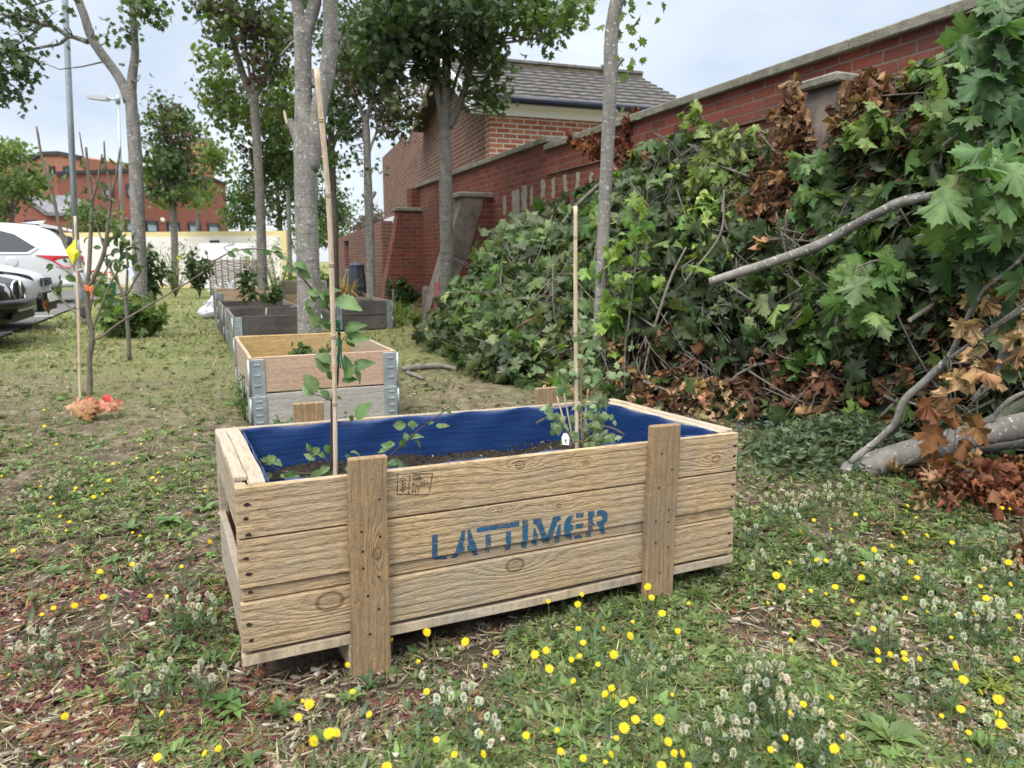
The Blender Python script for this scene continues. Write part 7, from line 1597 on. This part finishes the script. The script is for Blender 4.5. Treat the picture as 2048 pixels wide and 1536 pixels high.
# hedge clippings: a soft mat of small leaves
def clippings(label, x, y, rx, ry, n, hgt, size, cols, tmpl):
    pos = []; 
    for _ in range(n):
        a, b = rng.normal()*.5, rng.normal()*.5; g = G(x+a*rx, y+b*ry); g[2] = max(0.01, hgt*math.exp(-(a*a+b*b)*1.4)*rng.uniform(.3, 1.0)); pos.append(g)
    c = np.concatenate([vary(cols[rng.integers(len(cols))], 1, .35, .1) for _ in range(n)]); y_ = rng.normal(size=(n, 3)); y_[:, 2] *= .5
    return tag(inst_mesh('hedge_clippings', tmpl, np.array(pos), y_, rand_dirs(n, .8), rng.uniform(.5, 1.2, n)*size, c, rng.integers(0, len(tmpl), n), M_LEAFG), label, 'hedge clippings', kind='stuff')
clippings('mat of grey green hedge clippings at the foot of the near heap', 1680, 900, 170, 52, 3400, .17, .05, [(.09, .13, .07), (.06, .095, .045), (.12, .16, .10), (.05, .075, .035)], WILLOW+OVAL)
clippings('small heap of blue green eucalyptus clippings right of the crate', 1550, 822, 70, 34, 620, .13, .055, [(.07, .11, .09), (.10, .14, .12), (.055, .085, .07)], OVAL)
th = P(1720, 800, 3.75); tb_ = G(1716, 880); m = MB(); m.tube([tb_, (tb_+th)/2, th], [.003, .0025, .002], 6, 3); thr = tag(m.build('thistle_stem', M_STEM), 'lone purple thistle head standing in the hedge clippings', 'thistle')
inst_mesh('flower_head', [CHIP[0]], np.repeat(th[None], 40, 0)+rng.normal(size=(40, 3))*.008, rand_dirs(40, .6), rand_dirs(40), .03, vary((.16, .07, .16), 40), 0, M_COVER, thr)
# roots by the bed
m = MB(); pts = [G(800, 742), G(835, 738), G(880, 735), G(915, 742)]; m.tube([p+np.array([0, 0, .015]) for p in pts], [.02, .03, .026, .01], 9, 4, .2); m.tube([G(815, 748)+np.array([0, 0, .01]), G(850, 760)+np.array([0, 0, .008])], [.02, .01], 8, 3, .2)
tag(m.build('surface_root', M_BARK), 'pale surface root on the bare ground right of the nearest bed', 'root')

# ================================================================== GROUND COVER
def vnoise(x, y, s, seed):
    x = x*s+seed*17.3; y = y*s-seed*9.1; xi = np.floor(x); yi = np.floor(y); fx = x-xi; fy = y-yi; fx = fx*fx*(3-2*fx); fy = fy*fy*(3-2*fy)
    h = lambda a, b: np.modf(np.abs(np.sin(a*127.1+b*311.7+seed*3.3)*43758.5453))[0]
    return (h(xi, yi)*(1-fx)+h(xi+1, yi)*fx)*(1-fy)+(h(xi, yi+1)*(1-fx)+h(xi+1, yi+1)*fx)*fy
def blob(px, py, x, y, rx, ry): return np.exp(-(((px-x)/rx)**2+((py-y)/ry)**2))
crate_in = np.array(CM.inverted())
def scatter(n, ylo=586, pw=1.0):
    px = np.where(rng.random(n) < .14, rng.uniform(2200, 3300, n), rng.uniform(-260, 2300, n)); py = ylo+(1700-ylo)*rng.random(n)**pw
    b = (py-768)/F_PX; a = (px-1024)/F_PX; vz = -_sp-b*_cp; t = -H_CAM/vz; X = a*t; Y = (_cp-b*_sp)*t
    # not through the crate, the beds, the car park or the inside of the heap
    loc = (np.stack([X, Y, np.zeros(n)], 1)-np.array(C0))@crate_in.T
    ok = ~((loc[:, 0] > .05) & (loc[:, 0] < 1.30) & (loc[:, 1] > .07) & (loc[:, 1] < .60))
    for bx, by in ((-1.40, 3.74), (-2.58, 6.5), (-3.25, 7.9), (-3.9, 9.3), (-2.33, 9.3)):
        lx = (X-bx)*math.cos(YAW)+(Y-by)*math.sin(YAW); ly = -(X-bx)*math.sin(YAW)+(Y-by)*math.cos(YAW); ok &= ~((lx > 0) & (lx < .8) & (ly > 0) & (ly < 1.2))
    ex = np.interp(py, [586, 596, 616, 634, 652, 676, 705, 760], [245, 205, 150, 105, 60, 0, -60, -200]); ok &= px > ex+rng.normal(size=n)*6
    fy = np.interp(px, HC[:, 0], HC[:, 1], left=0); ok &= (py > fy-30) | (px < 880); ok &= X < -.29-.42*(Y-10.6)-.05
    ok &= Y < 24
    Z = ground_height(X, Y)*np.clip((14-Y)/6, 0, 1)-.012
    return px[ok], py[ok], X[ok], Y[ok], Z[ok]
def weeds(px, py, X, Y):
    """how lush each place is (0 bare mulch .. 1 dense weeds) and how dry"""
    lush = .50*vnoise(X, Y, 3.1, 1)+.35*vnoise(X, Y, 8.3, 2)+.15*vnoise(X, Y, 21, 3)
    lush = .5+1.35*(lush-.5) - .02 + .22*blob(px, py, 1780, 1250, 520, 330)+.34*blob(px, py, 230, 920, 280, 100)-.20*blob(px, py, 620, 1400, 180, 110)-.16*blob(px, py, 150, 1300, 380, 200)+.25*blob(px, py, 360, 605, 120, 30)-.16*blob(px, py, 300, 760, 160, 40)-.18*blob(px, py, 860, 740, 120, 50)-.25*blob(px, py, 1530, 1250, 60, 50)-.2*blob(px, py, 620, 1310, 120, 40)+.2*blob(px, py, 1250, 1260, 200, 70)
    red = blob(px, py, 170, 1230, 330, 150)+blob(px, py, 400, 1420, 260, 110)+.4*blob(px, py, 1700, 1150, 260, 120)+.25*blob(px, py, 1050, 1450, 300, 80)
    dry = np.clip((900-py)/330, 0, 1)*np.clip(1.1-1.3*blob(px, py, 230, 900, 260, 70)-1.0*blob(px, py, 370, 606, 110, 28), 0, 1)
    return lush, red, dry
def cover(name, label, cat, n, tm, size, sel, colf, pw, tilt, up, zoff=0.0, xs=None, mat=M_COVER, flat=False):
    px, py, X, Y, Z = scatter(n, pw=pw); lush, red, dry = weeds(px, py, X, Y); k = sel(lush, red, dry, px, py, X, Y)
    keep = rng.random(len(px)) < k; px, py, X, Y, Z, lush, red, dry = (v[keep] for v in (px, py, X, Y, Z, lush, red, dry)); m_ = len(px)
    pos = np.stack([X, Y, Z+zoff], 1); a = rng.uniform(0, 2*math.pi, m_)
    if flat: y = np.stack([np.cos(a), np.sin(a), rng.normal(size=m_)*tilt], 1); z = np.stack([rng.normal(size=m_)*.25, rng.normal(size=m_)*.25, np.ones(m_)], 1)
    else: y = np.stack([np.cos(a)*tilt*rng.random(m_), np.sin(a)*tilt*rng.random(m_), np.full(m_, up)], 1); z = np.stack([-np.cos(a), -np.sin(a), np.full(m_, .3)], 1)
    far = np.clip(Y/4.0, 1, 2.4)
    s = rng.uniform(*size, m_)*(far if not flat else far**.7)
    o = inst_mesh(name, tm, pos, y, z, s, colf(m_, lush, red, dry), rng.integers(0, len(tm), m_), mat, sx=None if xs is None else rng.uniform(*xs, m_)*far)
    return tag(o, label, cat, kind='stuff')
def mixc(opts, wts, n):
    idx = rng.choice(len(opts), n, p=np.array(wts)/sum(wts)); return np.clip(np.array(opts)[idx]*(1+rng.uniform(-.3, .3, (n, 1)))*(1+rng.uniform(-.08, .08, (n, 3))), .003, 1)
sig = lambda x, c, w: 1/(1+np.exp(-(x-c)/w))
GRASS_G = [(.135, .175, .048), (.185, .225, .07), (.08, .115, .033), (.27, .28, .12)]
GRASS_D = [(.38, .33, .20), (.30, .25, .15), (.44, .39, .26), (.22, .21, .10)]
def colgrass(n, l, r, d):
    a = mixc(GRASS_G, [4, 4, 3, 2], n); b = mixc(GRASS_D, [3, 3, 2, 3], n); return np.where((rng.random(n) < np.clip(.16+.36*d, 0, .9))[:, None], b, a)
cover('grass', 'short mixed green and dry grass over the plot', 'grass', 120000, BLADE, (.02, .062), lambda l, r, d, px, py, X, Y: np.clip(sig(l, .46, .07)*(1-.75*np.clip(r, 0, 1))*.85+.10+.35*d, 0, 1), colgrass, 1.15, 1.1, .75, xs=(.35, .8))
cover('meadow_tufts', 'patchy tufts of green and straw grass in the middle distance', 'grass', 110000, BLADE, (.028, .062), lambda l, r, d, px, py, X, Y: np.where(Y > 2.2, sig(vnoise(X, Y, 2.6, 21)*.6+vnoise(X, Y, 7.7, 22)*.4, .48, .05), 0)*.9, lambda n, l, r, d: mixc([(.11, .16, .035), (.16, .21, .05), (.07, .10, .025), (.34, .30, .17), (.22, .20, .10), (.05, .07, .02)], [4, 3, 3, 2, 2, 2], n), 1.25, 1.2, .7, xs=(.5, 1.1))
cover('low_herbs', 'low dark and bright herb leaves through the middle distance', 'weeds', 50000, ROS+TREF, (.012, .028), lambda l, r, d, px, py, X, Y: np.where(Y > 1.9, sig(vnoise(X, Y, 3.4, 31)*.6+vnoise(X, Y, 9, 32)*.4, .52, .05), 0)*.8, lambda n, l, r, d: mixc([(.10, .16, .045), (.06, .10, .03), (.15, .20, .06), (.14, .09, .05), (.04, .06, .02)], [4, 4, 2, 1, 2], n), 1.1, .3, 1, .008, flat=True)
cover('clover', 'small trefoil leaved green weeds carpeting the plot', 'weeds', 62000, TREF, (.008, .019), lambda l, r, d, px, py, X, Y: sig(l, .49, .06)*(1-.8*np.clip(r, 0, 1))*np.clip(1-d*1.1, 0, 1), lambda n, l, r, d: mixc([(.12, .165, .050), (.16, .21, .07), (.085, .125, .042), (.20, .24, .10), (.15, .10, .055), (.06, .075, .03)], [4, 3, 3, 2, 1.6, 2], n), .75, .35, 1, .014, flat=True)
cover('red_oxalis', 'dark red brown creeping weed over the mulch at left', 'weeds', 120000, TREF, (.009, .019), lambda l, r, d, px, py, X, Y: np.clip(r*1.3-.1, 0, 1)*sig(vnoise(X, Y, 6, 8), .42, .07)+.02, lambda n, l, r, d: mixc([(.135, .045, .048), (.09, .032, .040), (.18, .085, .05), (.22, .13, .06), (.12, .11, .05)], [4, 3, 3, 2, 2], n), .7, .35, 1, .012, flat=True)
cover('small_weeds', 'small oval leaved rosettes among the grass', 'weeds', 14000, ROS, (.016, .04), lambda l, r, d, px, py, X, Y: sig(l, .50, .06)*(1-.5*np.clip(r, 0, 1))*np.clip(1-d, .05, 1), lambda n, l, r, d: mixc([(.095, .15, .05), (.12, .18, .06), (.075, .12, .04), (.16, .20, .08)], [3, 3, 3, 1], n), .7, .3, 1, .006, flat=True)
cover('feathery_weeds', 'blue green fine leaved weeds among the flowers', 'weeds', 14000, WILLOW, (.02, .045), lambda l, r, d, px, py, X, Y: (sig(vnoise(X, Y, 2.2, 5), .55, .06)*np.clip(.25+blob(px, py, 1750, 1250, 600, 380), 0, 1))*np.clip(1-d, 0, 1), lambda n, l, r, d: mixc([(.085, .13, .07), (.11, .155, .09), (.13, .175, .11)], [3, 3, 2], n), .75, 1.2, .8, .01)
cover('wood_chips', 'pale wood chips and straw scattered on the bare soil', 'mulch', 30000, CHIP, (.008, .036), lambda l, r, d, px, py, X, Y: (1-sig(l, .60, .07))*.95*(1-.55*np.clip(r, 0, 1)), lambda n, l, r, d: mixc([(.38, .33, .26), (.28, .225, .17), (.50, .46, .39), (.18, .14, .105), (.10, .075, .06)], [4, 4, 2, 4, 3], n), .72, .15, 1, .010, flat=True)
cover('dry_straw', 'thin dry stalks lying over the ground', 'straw', 30000, [BLADE[0], CHIP[0]], (.02, .05), lambda l, r, d, px, py, X, Y: .55-.25*sig(l, .55, .06)+.25*d, lambda n, l, r, d: mixc([(.33, .28, .18), (.24, .19, .12), (.42, .37, .27), (.14, .11, .08)], [3, 3, 2, 2], n), .85, .2, 1, .014, xs=(.2, .5), flat=True)
cover('tiny_flowers', 'tiny yellow flower specks far out in the grass', 'flowers', 2000, TREF, (.007, .012), lambda l, r, d, px, py, X, Y: np.clip(1.0*blob(px, py, 340, 605, 130, 32)+.9*blob(px, py, 330, 890, 120, 50)+.07*np.exp(-((py-780)/160)**2), 0, 1), lambda n, l, r, d: mixc([(.62, .52, .03), (.70, .58, .05)], [1, 1], n), 1.0, .3, 1, .055, flat=True)
cover('silvery_herbs', 'silvery grey low herbs along the car park edge', 'herbs', 9000, WILLOW, (.02, .04), lambda l, r, d, px, py, X, Y: np.clip(1.1*blob(px, py, 100, 665, 90, 28)+1.0*blob(px, py, 150, 640, 60, 22)+.3*blob(px, py, 60, 720, 120, 30), 0, 1), lambda n, l, r, d: mixc([(.20, .22, .17), (.26, .28, .23), (.15, .17, .10)], [3, 3, 2], n), 1.1, 1.0, .9, .02)

# ---- countable plants
def dandelion(px, py, size, seed, label='broad leaved weed rosette among the grass', group='broad leaved weed rosettes'):
    g = G(px, py); o = inst_mesh('weed_rosette', [rosette(random.randint(6, 9), random.choice((.17, .2, .24)), seed, random.uniform(.25, .7), .10)], g[None]*0, np.array([[math.cos(seed), math.sin(seed), 0.]]), np.array([[0., 0, 1]]), size*g[1]/F_PX, vary(random.choice([(.085, .145, .045), (.11, .175, .055), (.07, .12, .04)]), 1), 0, M_LEAFG)
    o.location = (g[0], g[1], -.002); return tag(o, label, 'weed', group)
dandelion(1775, 1478, 84, 3, 'largest broad leaved dock rosette low in the right foreground', None)
ros = [(1640, 1130, 46), (1735, 1120, 50), (1150, 1290, 40), (1310, 1350, 45), (1230, 1395, 50), (1010, 1370, 44), (990, 1440, 44), (1140, 1480, 60), (1260, 1470, 60), (1340, 1500, 56), (700, 1400, 40), (560, 1420, 38), (460, 1400, 46), (310, 1325, 40), (470, 1420, 44), (65, 1380, 36), (140, 1400, 40), (500, 1520, 40), (740, 1370, 36), (1480, 1330, 40), (1560, 1350, 36), (1900, 1350, 44), (1960, 1480, 56), (1860, 1180, 36), (2000, 1190, 36), (120, 1145, 34), (230, 1120, 30), (340, 1040, 34), (260, 1060, 28), (410, 1020, 32), (60, 1060, 30), (1400, 1400, 40), (1720, 1290, 36), (905, 1400, 36), (650, 1480, 40), (835, 1470, 36), (1090, 1390, 34), (1430, 1240, 34)]
for i, (x, y, s) in enumerate(ros): dandelion(x, y, s, i)
FL = [(330, 438), (543, 314), (716, 279), (903, 326), (1052, 378), (1000, 443), (675, 421), (352, 569), (715, 568), (1308, 128), (1452, 143), (1472, 95), (1793, 58), (1812, 110), (1847, 20), (1863, 187), (1455, 262), (1578, 262), (1708, 297), (1478, 330), (1243, 388), (1298, 368), (1421, 413), (1460, 396), (1551, 436), (1313, 458), (1628, 388), (1430, 517), (1940, 273), (1720, 228), (1992, 138), (1618, 551), (1585, 580), (1627, 592), (1718, 610), (1677, 627), (1913, 584), (1733, 705), (1848, 705), (1678, 745), (1640, 795), (1350, 758), (1200, 782), (923, 655), (981, 772), (88, 694), (143, 630), (110, 614), (240, 772), (275, 770), (163, 810), (435, 680), (763, 803), (850, 875), (992, 873), (1478, 893), (1368, 860), (1587, 912), (1615, 875), (1893, 813), (1922, 868), (1962, 870), (1860, 930), (1990, 930), (520, 938)]
F1 = [(560+x/2.438, 1150+y/2.438) for x, y in FL]
FR_ = [(1330, 243), (1183, 338), (1185, 410), (1130, 445), (1093, 355), (985, 263), (883, 285), (820, 365), (810, 445), (660, 498), (607, 347), (553, 343), (520, 520), (608, 537), (757, 578), (1060, 562), (1193, 597), (1187, 640), (1410, 465), (1517, 393), (1653, 357), (1525, 563), (1580, 555), (1665, 483), (1493, 495), (1453, 637), (1470, 658), (1348, 657), (1710, 667), (1660, 738), (1325, 787), (880, 738), (903, 866), (908, 918), (975, 884), (1055, 878), (1060, 912), (1143, 910), (1185, 853), (1350, 952), (1395, 1030), (1495, 1100), (1595, 1143), (1700, 912), (1595, 1225), (1610, 1283), (1380, 1198), (1270, 1237), (1425, 1332), (1427, 1493), (655, 1425), (708, 1357), (580, 1212), (640, 1130), (477, 1170), (407, 1223), (375, 1362), (292, 1430), (455, 1530), (275, 590), (355, 497), (323, 432), (400, 360), (462, 180), (777, 83), (1075, 32), (1067, 67), (1053, 190), (1187, 203), (1125, 100), (1617, 45), (1661, 50), (548, 705), (408, 804), (655, 934), (790, 652), (637, 166), (538, 115)]
F2 = [(1440+x/2.865, 1000+y/2.865) for x, y in FR_]
FA = [(350, 208), (465, 233), (380, 242), (355, 338), (245, 482), (452, 482), (318, 513), (12, 736), (315, 775), (325, 818), (297, 897), (403, 908), (430, 957), (175, 928), (595, 855), (605, 832), (670, 778), (735, 812), (750, 903), (820, 880), (850, 848), (868, 772), (900, 637), (952, 632), (1263, 708), (1222, 748), (1300, 742), (1247, 775), (1262, 877), (1475, 705), (1395, 763), (1487, 608), (1640, 853), (555, 1103), (372, 1180), (528, 1172), (480, 1060), (312, 1058), (105, 1333), (1120, 1213), (1437, 1205), (1180, 1230), (1680, 1262), (800, 1500), (1058, 1443), (1453, 1460), (1060, 1188)]
F3 = [(x/4, 768+y/4) for x, y in FA] + [(x/3.413, 1100+y/3.413) for x, y in [(285, 440), (365, 395), (1025, 313), (1140, 316), (443, 1135), (1490, 1355), (1395, 1388), (1075, 1415), (60, 850), (510, 380), (1103, 1115), (705, 320)]]
def ray_floret():
    """hawkbit head: two rings of strap petals round a small button, facing up the local z axis"""
    V = []; Fc = []; M_ = []
    for ring, (n, r0, r1, zz) in enumerate(((16, .10, 1.0, .06), (12, .08, .72, .16), (8, .0, .40, .22))):
        for i in range(n):
            a = 2*math.pi*(i+.5*ring)/n; w = .62*math.pi*r1/n*.8; b = len(V); r1j = r1*(1+.07*math.sin(i*5.3))
            for (rr, ww, z_) in ((r0, w*.35, 0.0), (r1j*.6, w, zz), (r1j, w*.8, zz*.9+.03*math.sin(i*3.1))):
                for s_ in (-1, 1): V.append((rr*math.cos(a)-s_*ww*math.sin(a), rr*math.sin(a)+s_*ww*math.cos(a), z_))
            Fc += [(b, b+1, b+3), (b, b+3, b+2), (b+2, b+3, b+5), (b+2, b+5, b+4)]; M_ += [(.75, .75, 1, 1, 1.05, 1.05)[k] for k in range(6)]
    return np.array(V), np.array(Fc), np.array(M_)
HEADT = [ray_floret()]
def flower_protos():
    out = []
    for k in range(5):
        h = (.06, .085, .11, .07, .14)[k]; m = MB(); bx, by = rng.normal(size=2)*.012; m.tube([(bx-.012, by-.01, -.015-0), (bx*.3, by*.5, h*.5), (0, 0, h)], [.0013, .0011, .0010], 5, 3)
        m.lathe([(.0006, h-.012), (.0032, h-.007), (.0036, h-.001), (.0022, h)], n=7)
        s = m.build('hawkbit_flower', M_STEM)
        tl = rng.normal(size=3)*.25+np.array([0, -.5, 1.0]); hd_ = inst_mesh('flower_head', HEADT, np.array([[0, 0, h]]), np.array([[1., .2*rng.normal(), 0]]), tl[None], (.0058, .0076, .0090, .0066, .0082)[k], np.array([(.80, .60, .018)]), 0, M_PETAL, s)
        out.append((s, h))
    return out
def petal():
    t = NT('yellow_petal'); a = t.n('Attribute', attribute_name='Col').outputs['Color']; p = t.pbsdf(a, .6, None, .2); tl = t.n('BsdfTranslucent'); t.t.links.new(a, tl.inputs['Color']); ms = t.n('MixShader', {0: .3}); t.t.links.new(p, ms.inputs[1]); t.t.links.new(tl.outputs[0], ms.inputs[2]); return t.fin(ms.outputs[0])
M_PETAL = petal()
PRO = flower_protos(); used = set()
GRP = [('yellow hawkbit flower on a thin stem in front of the crate', 'hawkbits in front of the crate', F1), ('yellow hawkbit flower on a thin stem in the weeds right of the crate', 'hawkbits right of the crate', F2), ('yellow hawkbit flower on a thin stem in the grass left of the crate', 'hawkbits left of the crate', F3)]
for lb, gr, pts in GRP:
    for (x, y) in pts:
        k = int(rng.integers(5)); pr, h = PRO[k]; sc_ = rng.uniform(.75, 1.2)*(.85 if pts is F3 else 1); g = G(x, y, h*sc_-.01)
        loc_ = crate_in@(np.array([g[0], g[1], 0])-np.array(C0))
        if 0 < loc_[0] < 1.35 and .02 < loc_[1] < .65: continue
        o = pr if k not in used else copy_tree(pr); used.add(k)
        o.location = (g[0], g[1], -.01); o.rotation_euler = (0, 0, rng.uniform(-1.0, 1.0)); o.scale = (sc_,)*3; tag(o, lb, 'flower', gr)
for k, (pr, h) in enumerate(PRO):
    if k not in used:
        for ch in list(pr.children): bpy.data.objects.remove(ch)
        bpy.data.objects.remove(pr)
# fluffy clover heads in loose clumps
def fuzz():
    V = []; Fc = []; M_ = []; r = np.random.default_rng(3)
    for i in range(150):
        d = r.normal(size=3); d /= np.linalg.norm(d); d[2] = abs(d[2])*1.0 if r.random() < .3 else d[2]; p = d*np.array([.30, .30, .5]); q = d*np.array([.62, .62, .98])*r.uniform(.8, 1.1); t = np.cross(d, (.3, .5, .8)); t /= np.linalg.norm(t); b = len(V)
        V += [p-t*.07, p+t*.07, q]; Fc.append((b, b+1, b+2)); M_ += [.8, .8, 1.1]
    return np.array(V), np.array(Fc), np.array(M_)
FUZZ = [fuzz()]
def clover_proto(seed):
    r_ = np.random.default_rng(seed); nh = int(r_.integers(3, 7)); m = MB(); tops = []
    for _ in range(nh):
        a = r_.uniform(0, 6.28); q = r_.uniform(.01, .055); h = r_.uniform(.05, .095); tp = np.array([q*math.cos(a), q*math.sin(a), h]); tops.append(tp); m.tube([np.array([0, 0, -.01]), tp*np.array([.6, .6, .5]), tp], [.0012, .001, .0009], 5, 3)
    s = m.build('clover_plant', M_STEM); tops = np.array(tops)
    for tp in tops: inst_mesh('fluffy_head', FUZZ, tp[None], np.array([[1., 0, 0]]), np.array([[r_.normal()*.3, r_.normal()*.3, 1.]]), r_.uniform(.0085, .0118), vary((.58, .57, .51), 1, .12), 0, M_COVER, s)
    nl = 18; p = np.concatenate([tops[r_.integers(nh, size=nl)]*r_.uniform(.2, .85, (nl, 1))+r_.normal(size=(nl, 3))*.006]); inst_mesh('leaves', WILLOW, p, np.stack([r_.normal(size=nl), r_.normal(size=nl), np.full(nl, .4)], 1), rand_dirs(nl, 1), .024, vary((.075, .115, .065), nl), r_.integers(0, 2, nl), M_COVER, s)
    return s
CP = [clover_proto(i) for i in range(5)]; cu = set()
CL = [(1545, 1015), (1580, 1010), (1560, 1035), (1605, 1010), (1630, 1005), (1575, 1045), (1660, 1025), (1500, 1060), (1490, 1080), (1520, 1145), (1640, 1140), (1680, 1140), (1670, 1070), (1690, 1100), (1705, 1135), (1775, 1160), (1790, 1145), (1750, 1165), (1860, 1180), (1865, 1150), (1935, 1090), (1955, 1095), (1985, 1095), (1975, 1150), (2010, 1155), (2030, 1150), (1880, 1260), (1930, 1230), (1940, 1235), (1915, 1265), (1965, 1270), (1985, 1265), (2000, 1250), (1870, 1230), (1730, 1280), (1770, 1280), (1770, 1300), (1540, 1365), (1545, 1360), (1515, 1380), (1510, 1390), (1605, 1430), (1545, 1430), (1470, 1440), (1530, 1430), (1560, 1480), (1585, 1470), (1610, 1495), (1470, 1515), (1510, 1530), (1630, 1520), (1660, 1540), (1840, 1380), (1880, 1410), (1990, 1500), (1920, 1330), (2020, 1320), (1985, 1220), (1650, 990), (1720, 1010), (1760, 985), (1690, 985),
      (860, 1425), (945, 1490), (925, 1455), (280, 1385), (90, 1345), (110, 1315), (370, 1230), (385, 1240), (350, 1250), (430, 1255), (335, 1390), (410, 1380), (310, 1440), (110, 970), (120, 980), (60, 1000), (280, 1135), (1330, 1330), (1420, 1490), (1380, 1530), (1255, 1345), (1460, 1350)]
for i, (x, y) in enumerate(CL):
    k = int(rng.integers(5)); g = G(x+rng.normal()*3, y+22); o = CP[k] if k not in cu else copy_tree(CP[k]); cu.add(k)
    o.location = (g[0], g[1], -.01); o.rotation_euler = (0, 0, rng.uniform(0, 6.28)); s_ = rng.uniform(.9, 1.25); o.scale = (s_,)*3
    tag(o, 'clump of fluffy grey clover heads in the weeds ' + ('right of the crate' if x > 1440 else 'in the front and left foreground'), 'clover', 'fluffy clover clumps ' + ('right of the crate' if x > 1440 else 'in the foreground'))
# a few taller grass clumps near the crate
for i, (x, y, w, h, lb) in enumerate([(240, 1335, 30, 46, 'yellow green grass tuft alone on the red mulch at left'), (505, 800, 60, 70, 'weeds growing up the left corner of the nearest bed'), (1590, 1080, 50, 40, 'fresh grass tuft right of the crate corner'), (1395, 1190, 70, 40, 'thin weeds at the foot of the right crate leg'), (1900, 1420, 60, 60, 'grass tuft in the right foreground'), (1360, 1500, 50, 50, 'grass tuft low in the front foreground'), (1990, 1380, 60, 60, 'yellow green grass tuft near the right edge'), (610, 1290, 50, 30, 'grass tuft under the left crate end'), (1250, 1225, 90, 44, 'weedy grass under the right half of the crate')]):
    g = G(x, y); tuft('grass_tuft', lb, x, y-0, g[1], w, h, 60, [(.085, .15, .035), (.12, .18, .05)] if i not in (0, 6) else [(.24, .28, .06), (.18, .22, .05)])
leafy('weed_clump', 'leafy weeds at the left corner of the nearest bed', 488, 812, 4.0, 50, 120, 60, .05, [(.06, .12, .035), (.08, .15, .05)], WILLOW, 'weed', zb=0)
leafy('weed_clump', 'small leafy weeds at the foot of the nearest bed front', 560, 830, 3.65, 80, 40, 70, .03, [(.06, .12, .035)], OVAL, 'weed', zb=0, stems_n=10)
leafy('weed_clump', 'feathery weeds by the right half of the nearest bed front', 715, 830, 3.65, 80, 60, 80, .028, [(.10, .14, .07), (.07, .12, .045)], OVAL, 'weed', zb=0, stems_n=10)
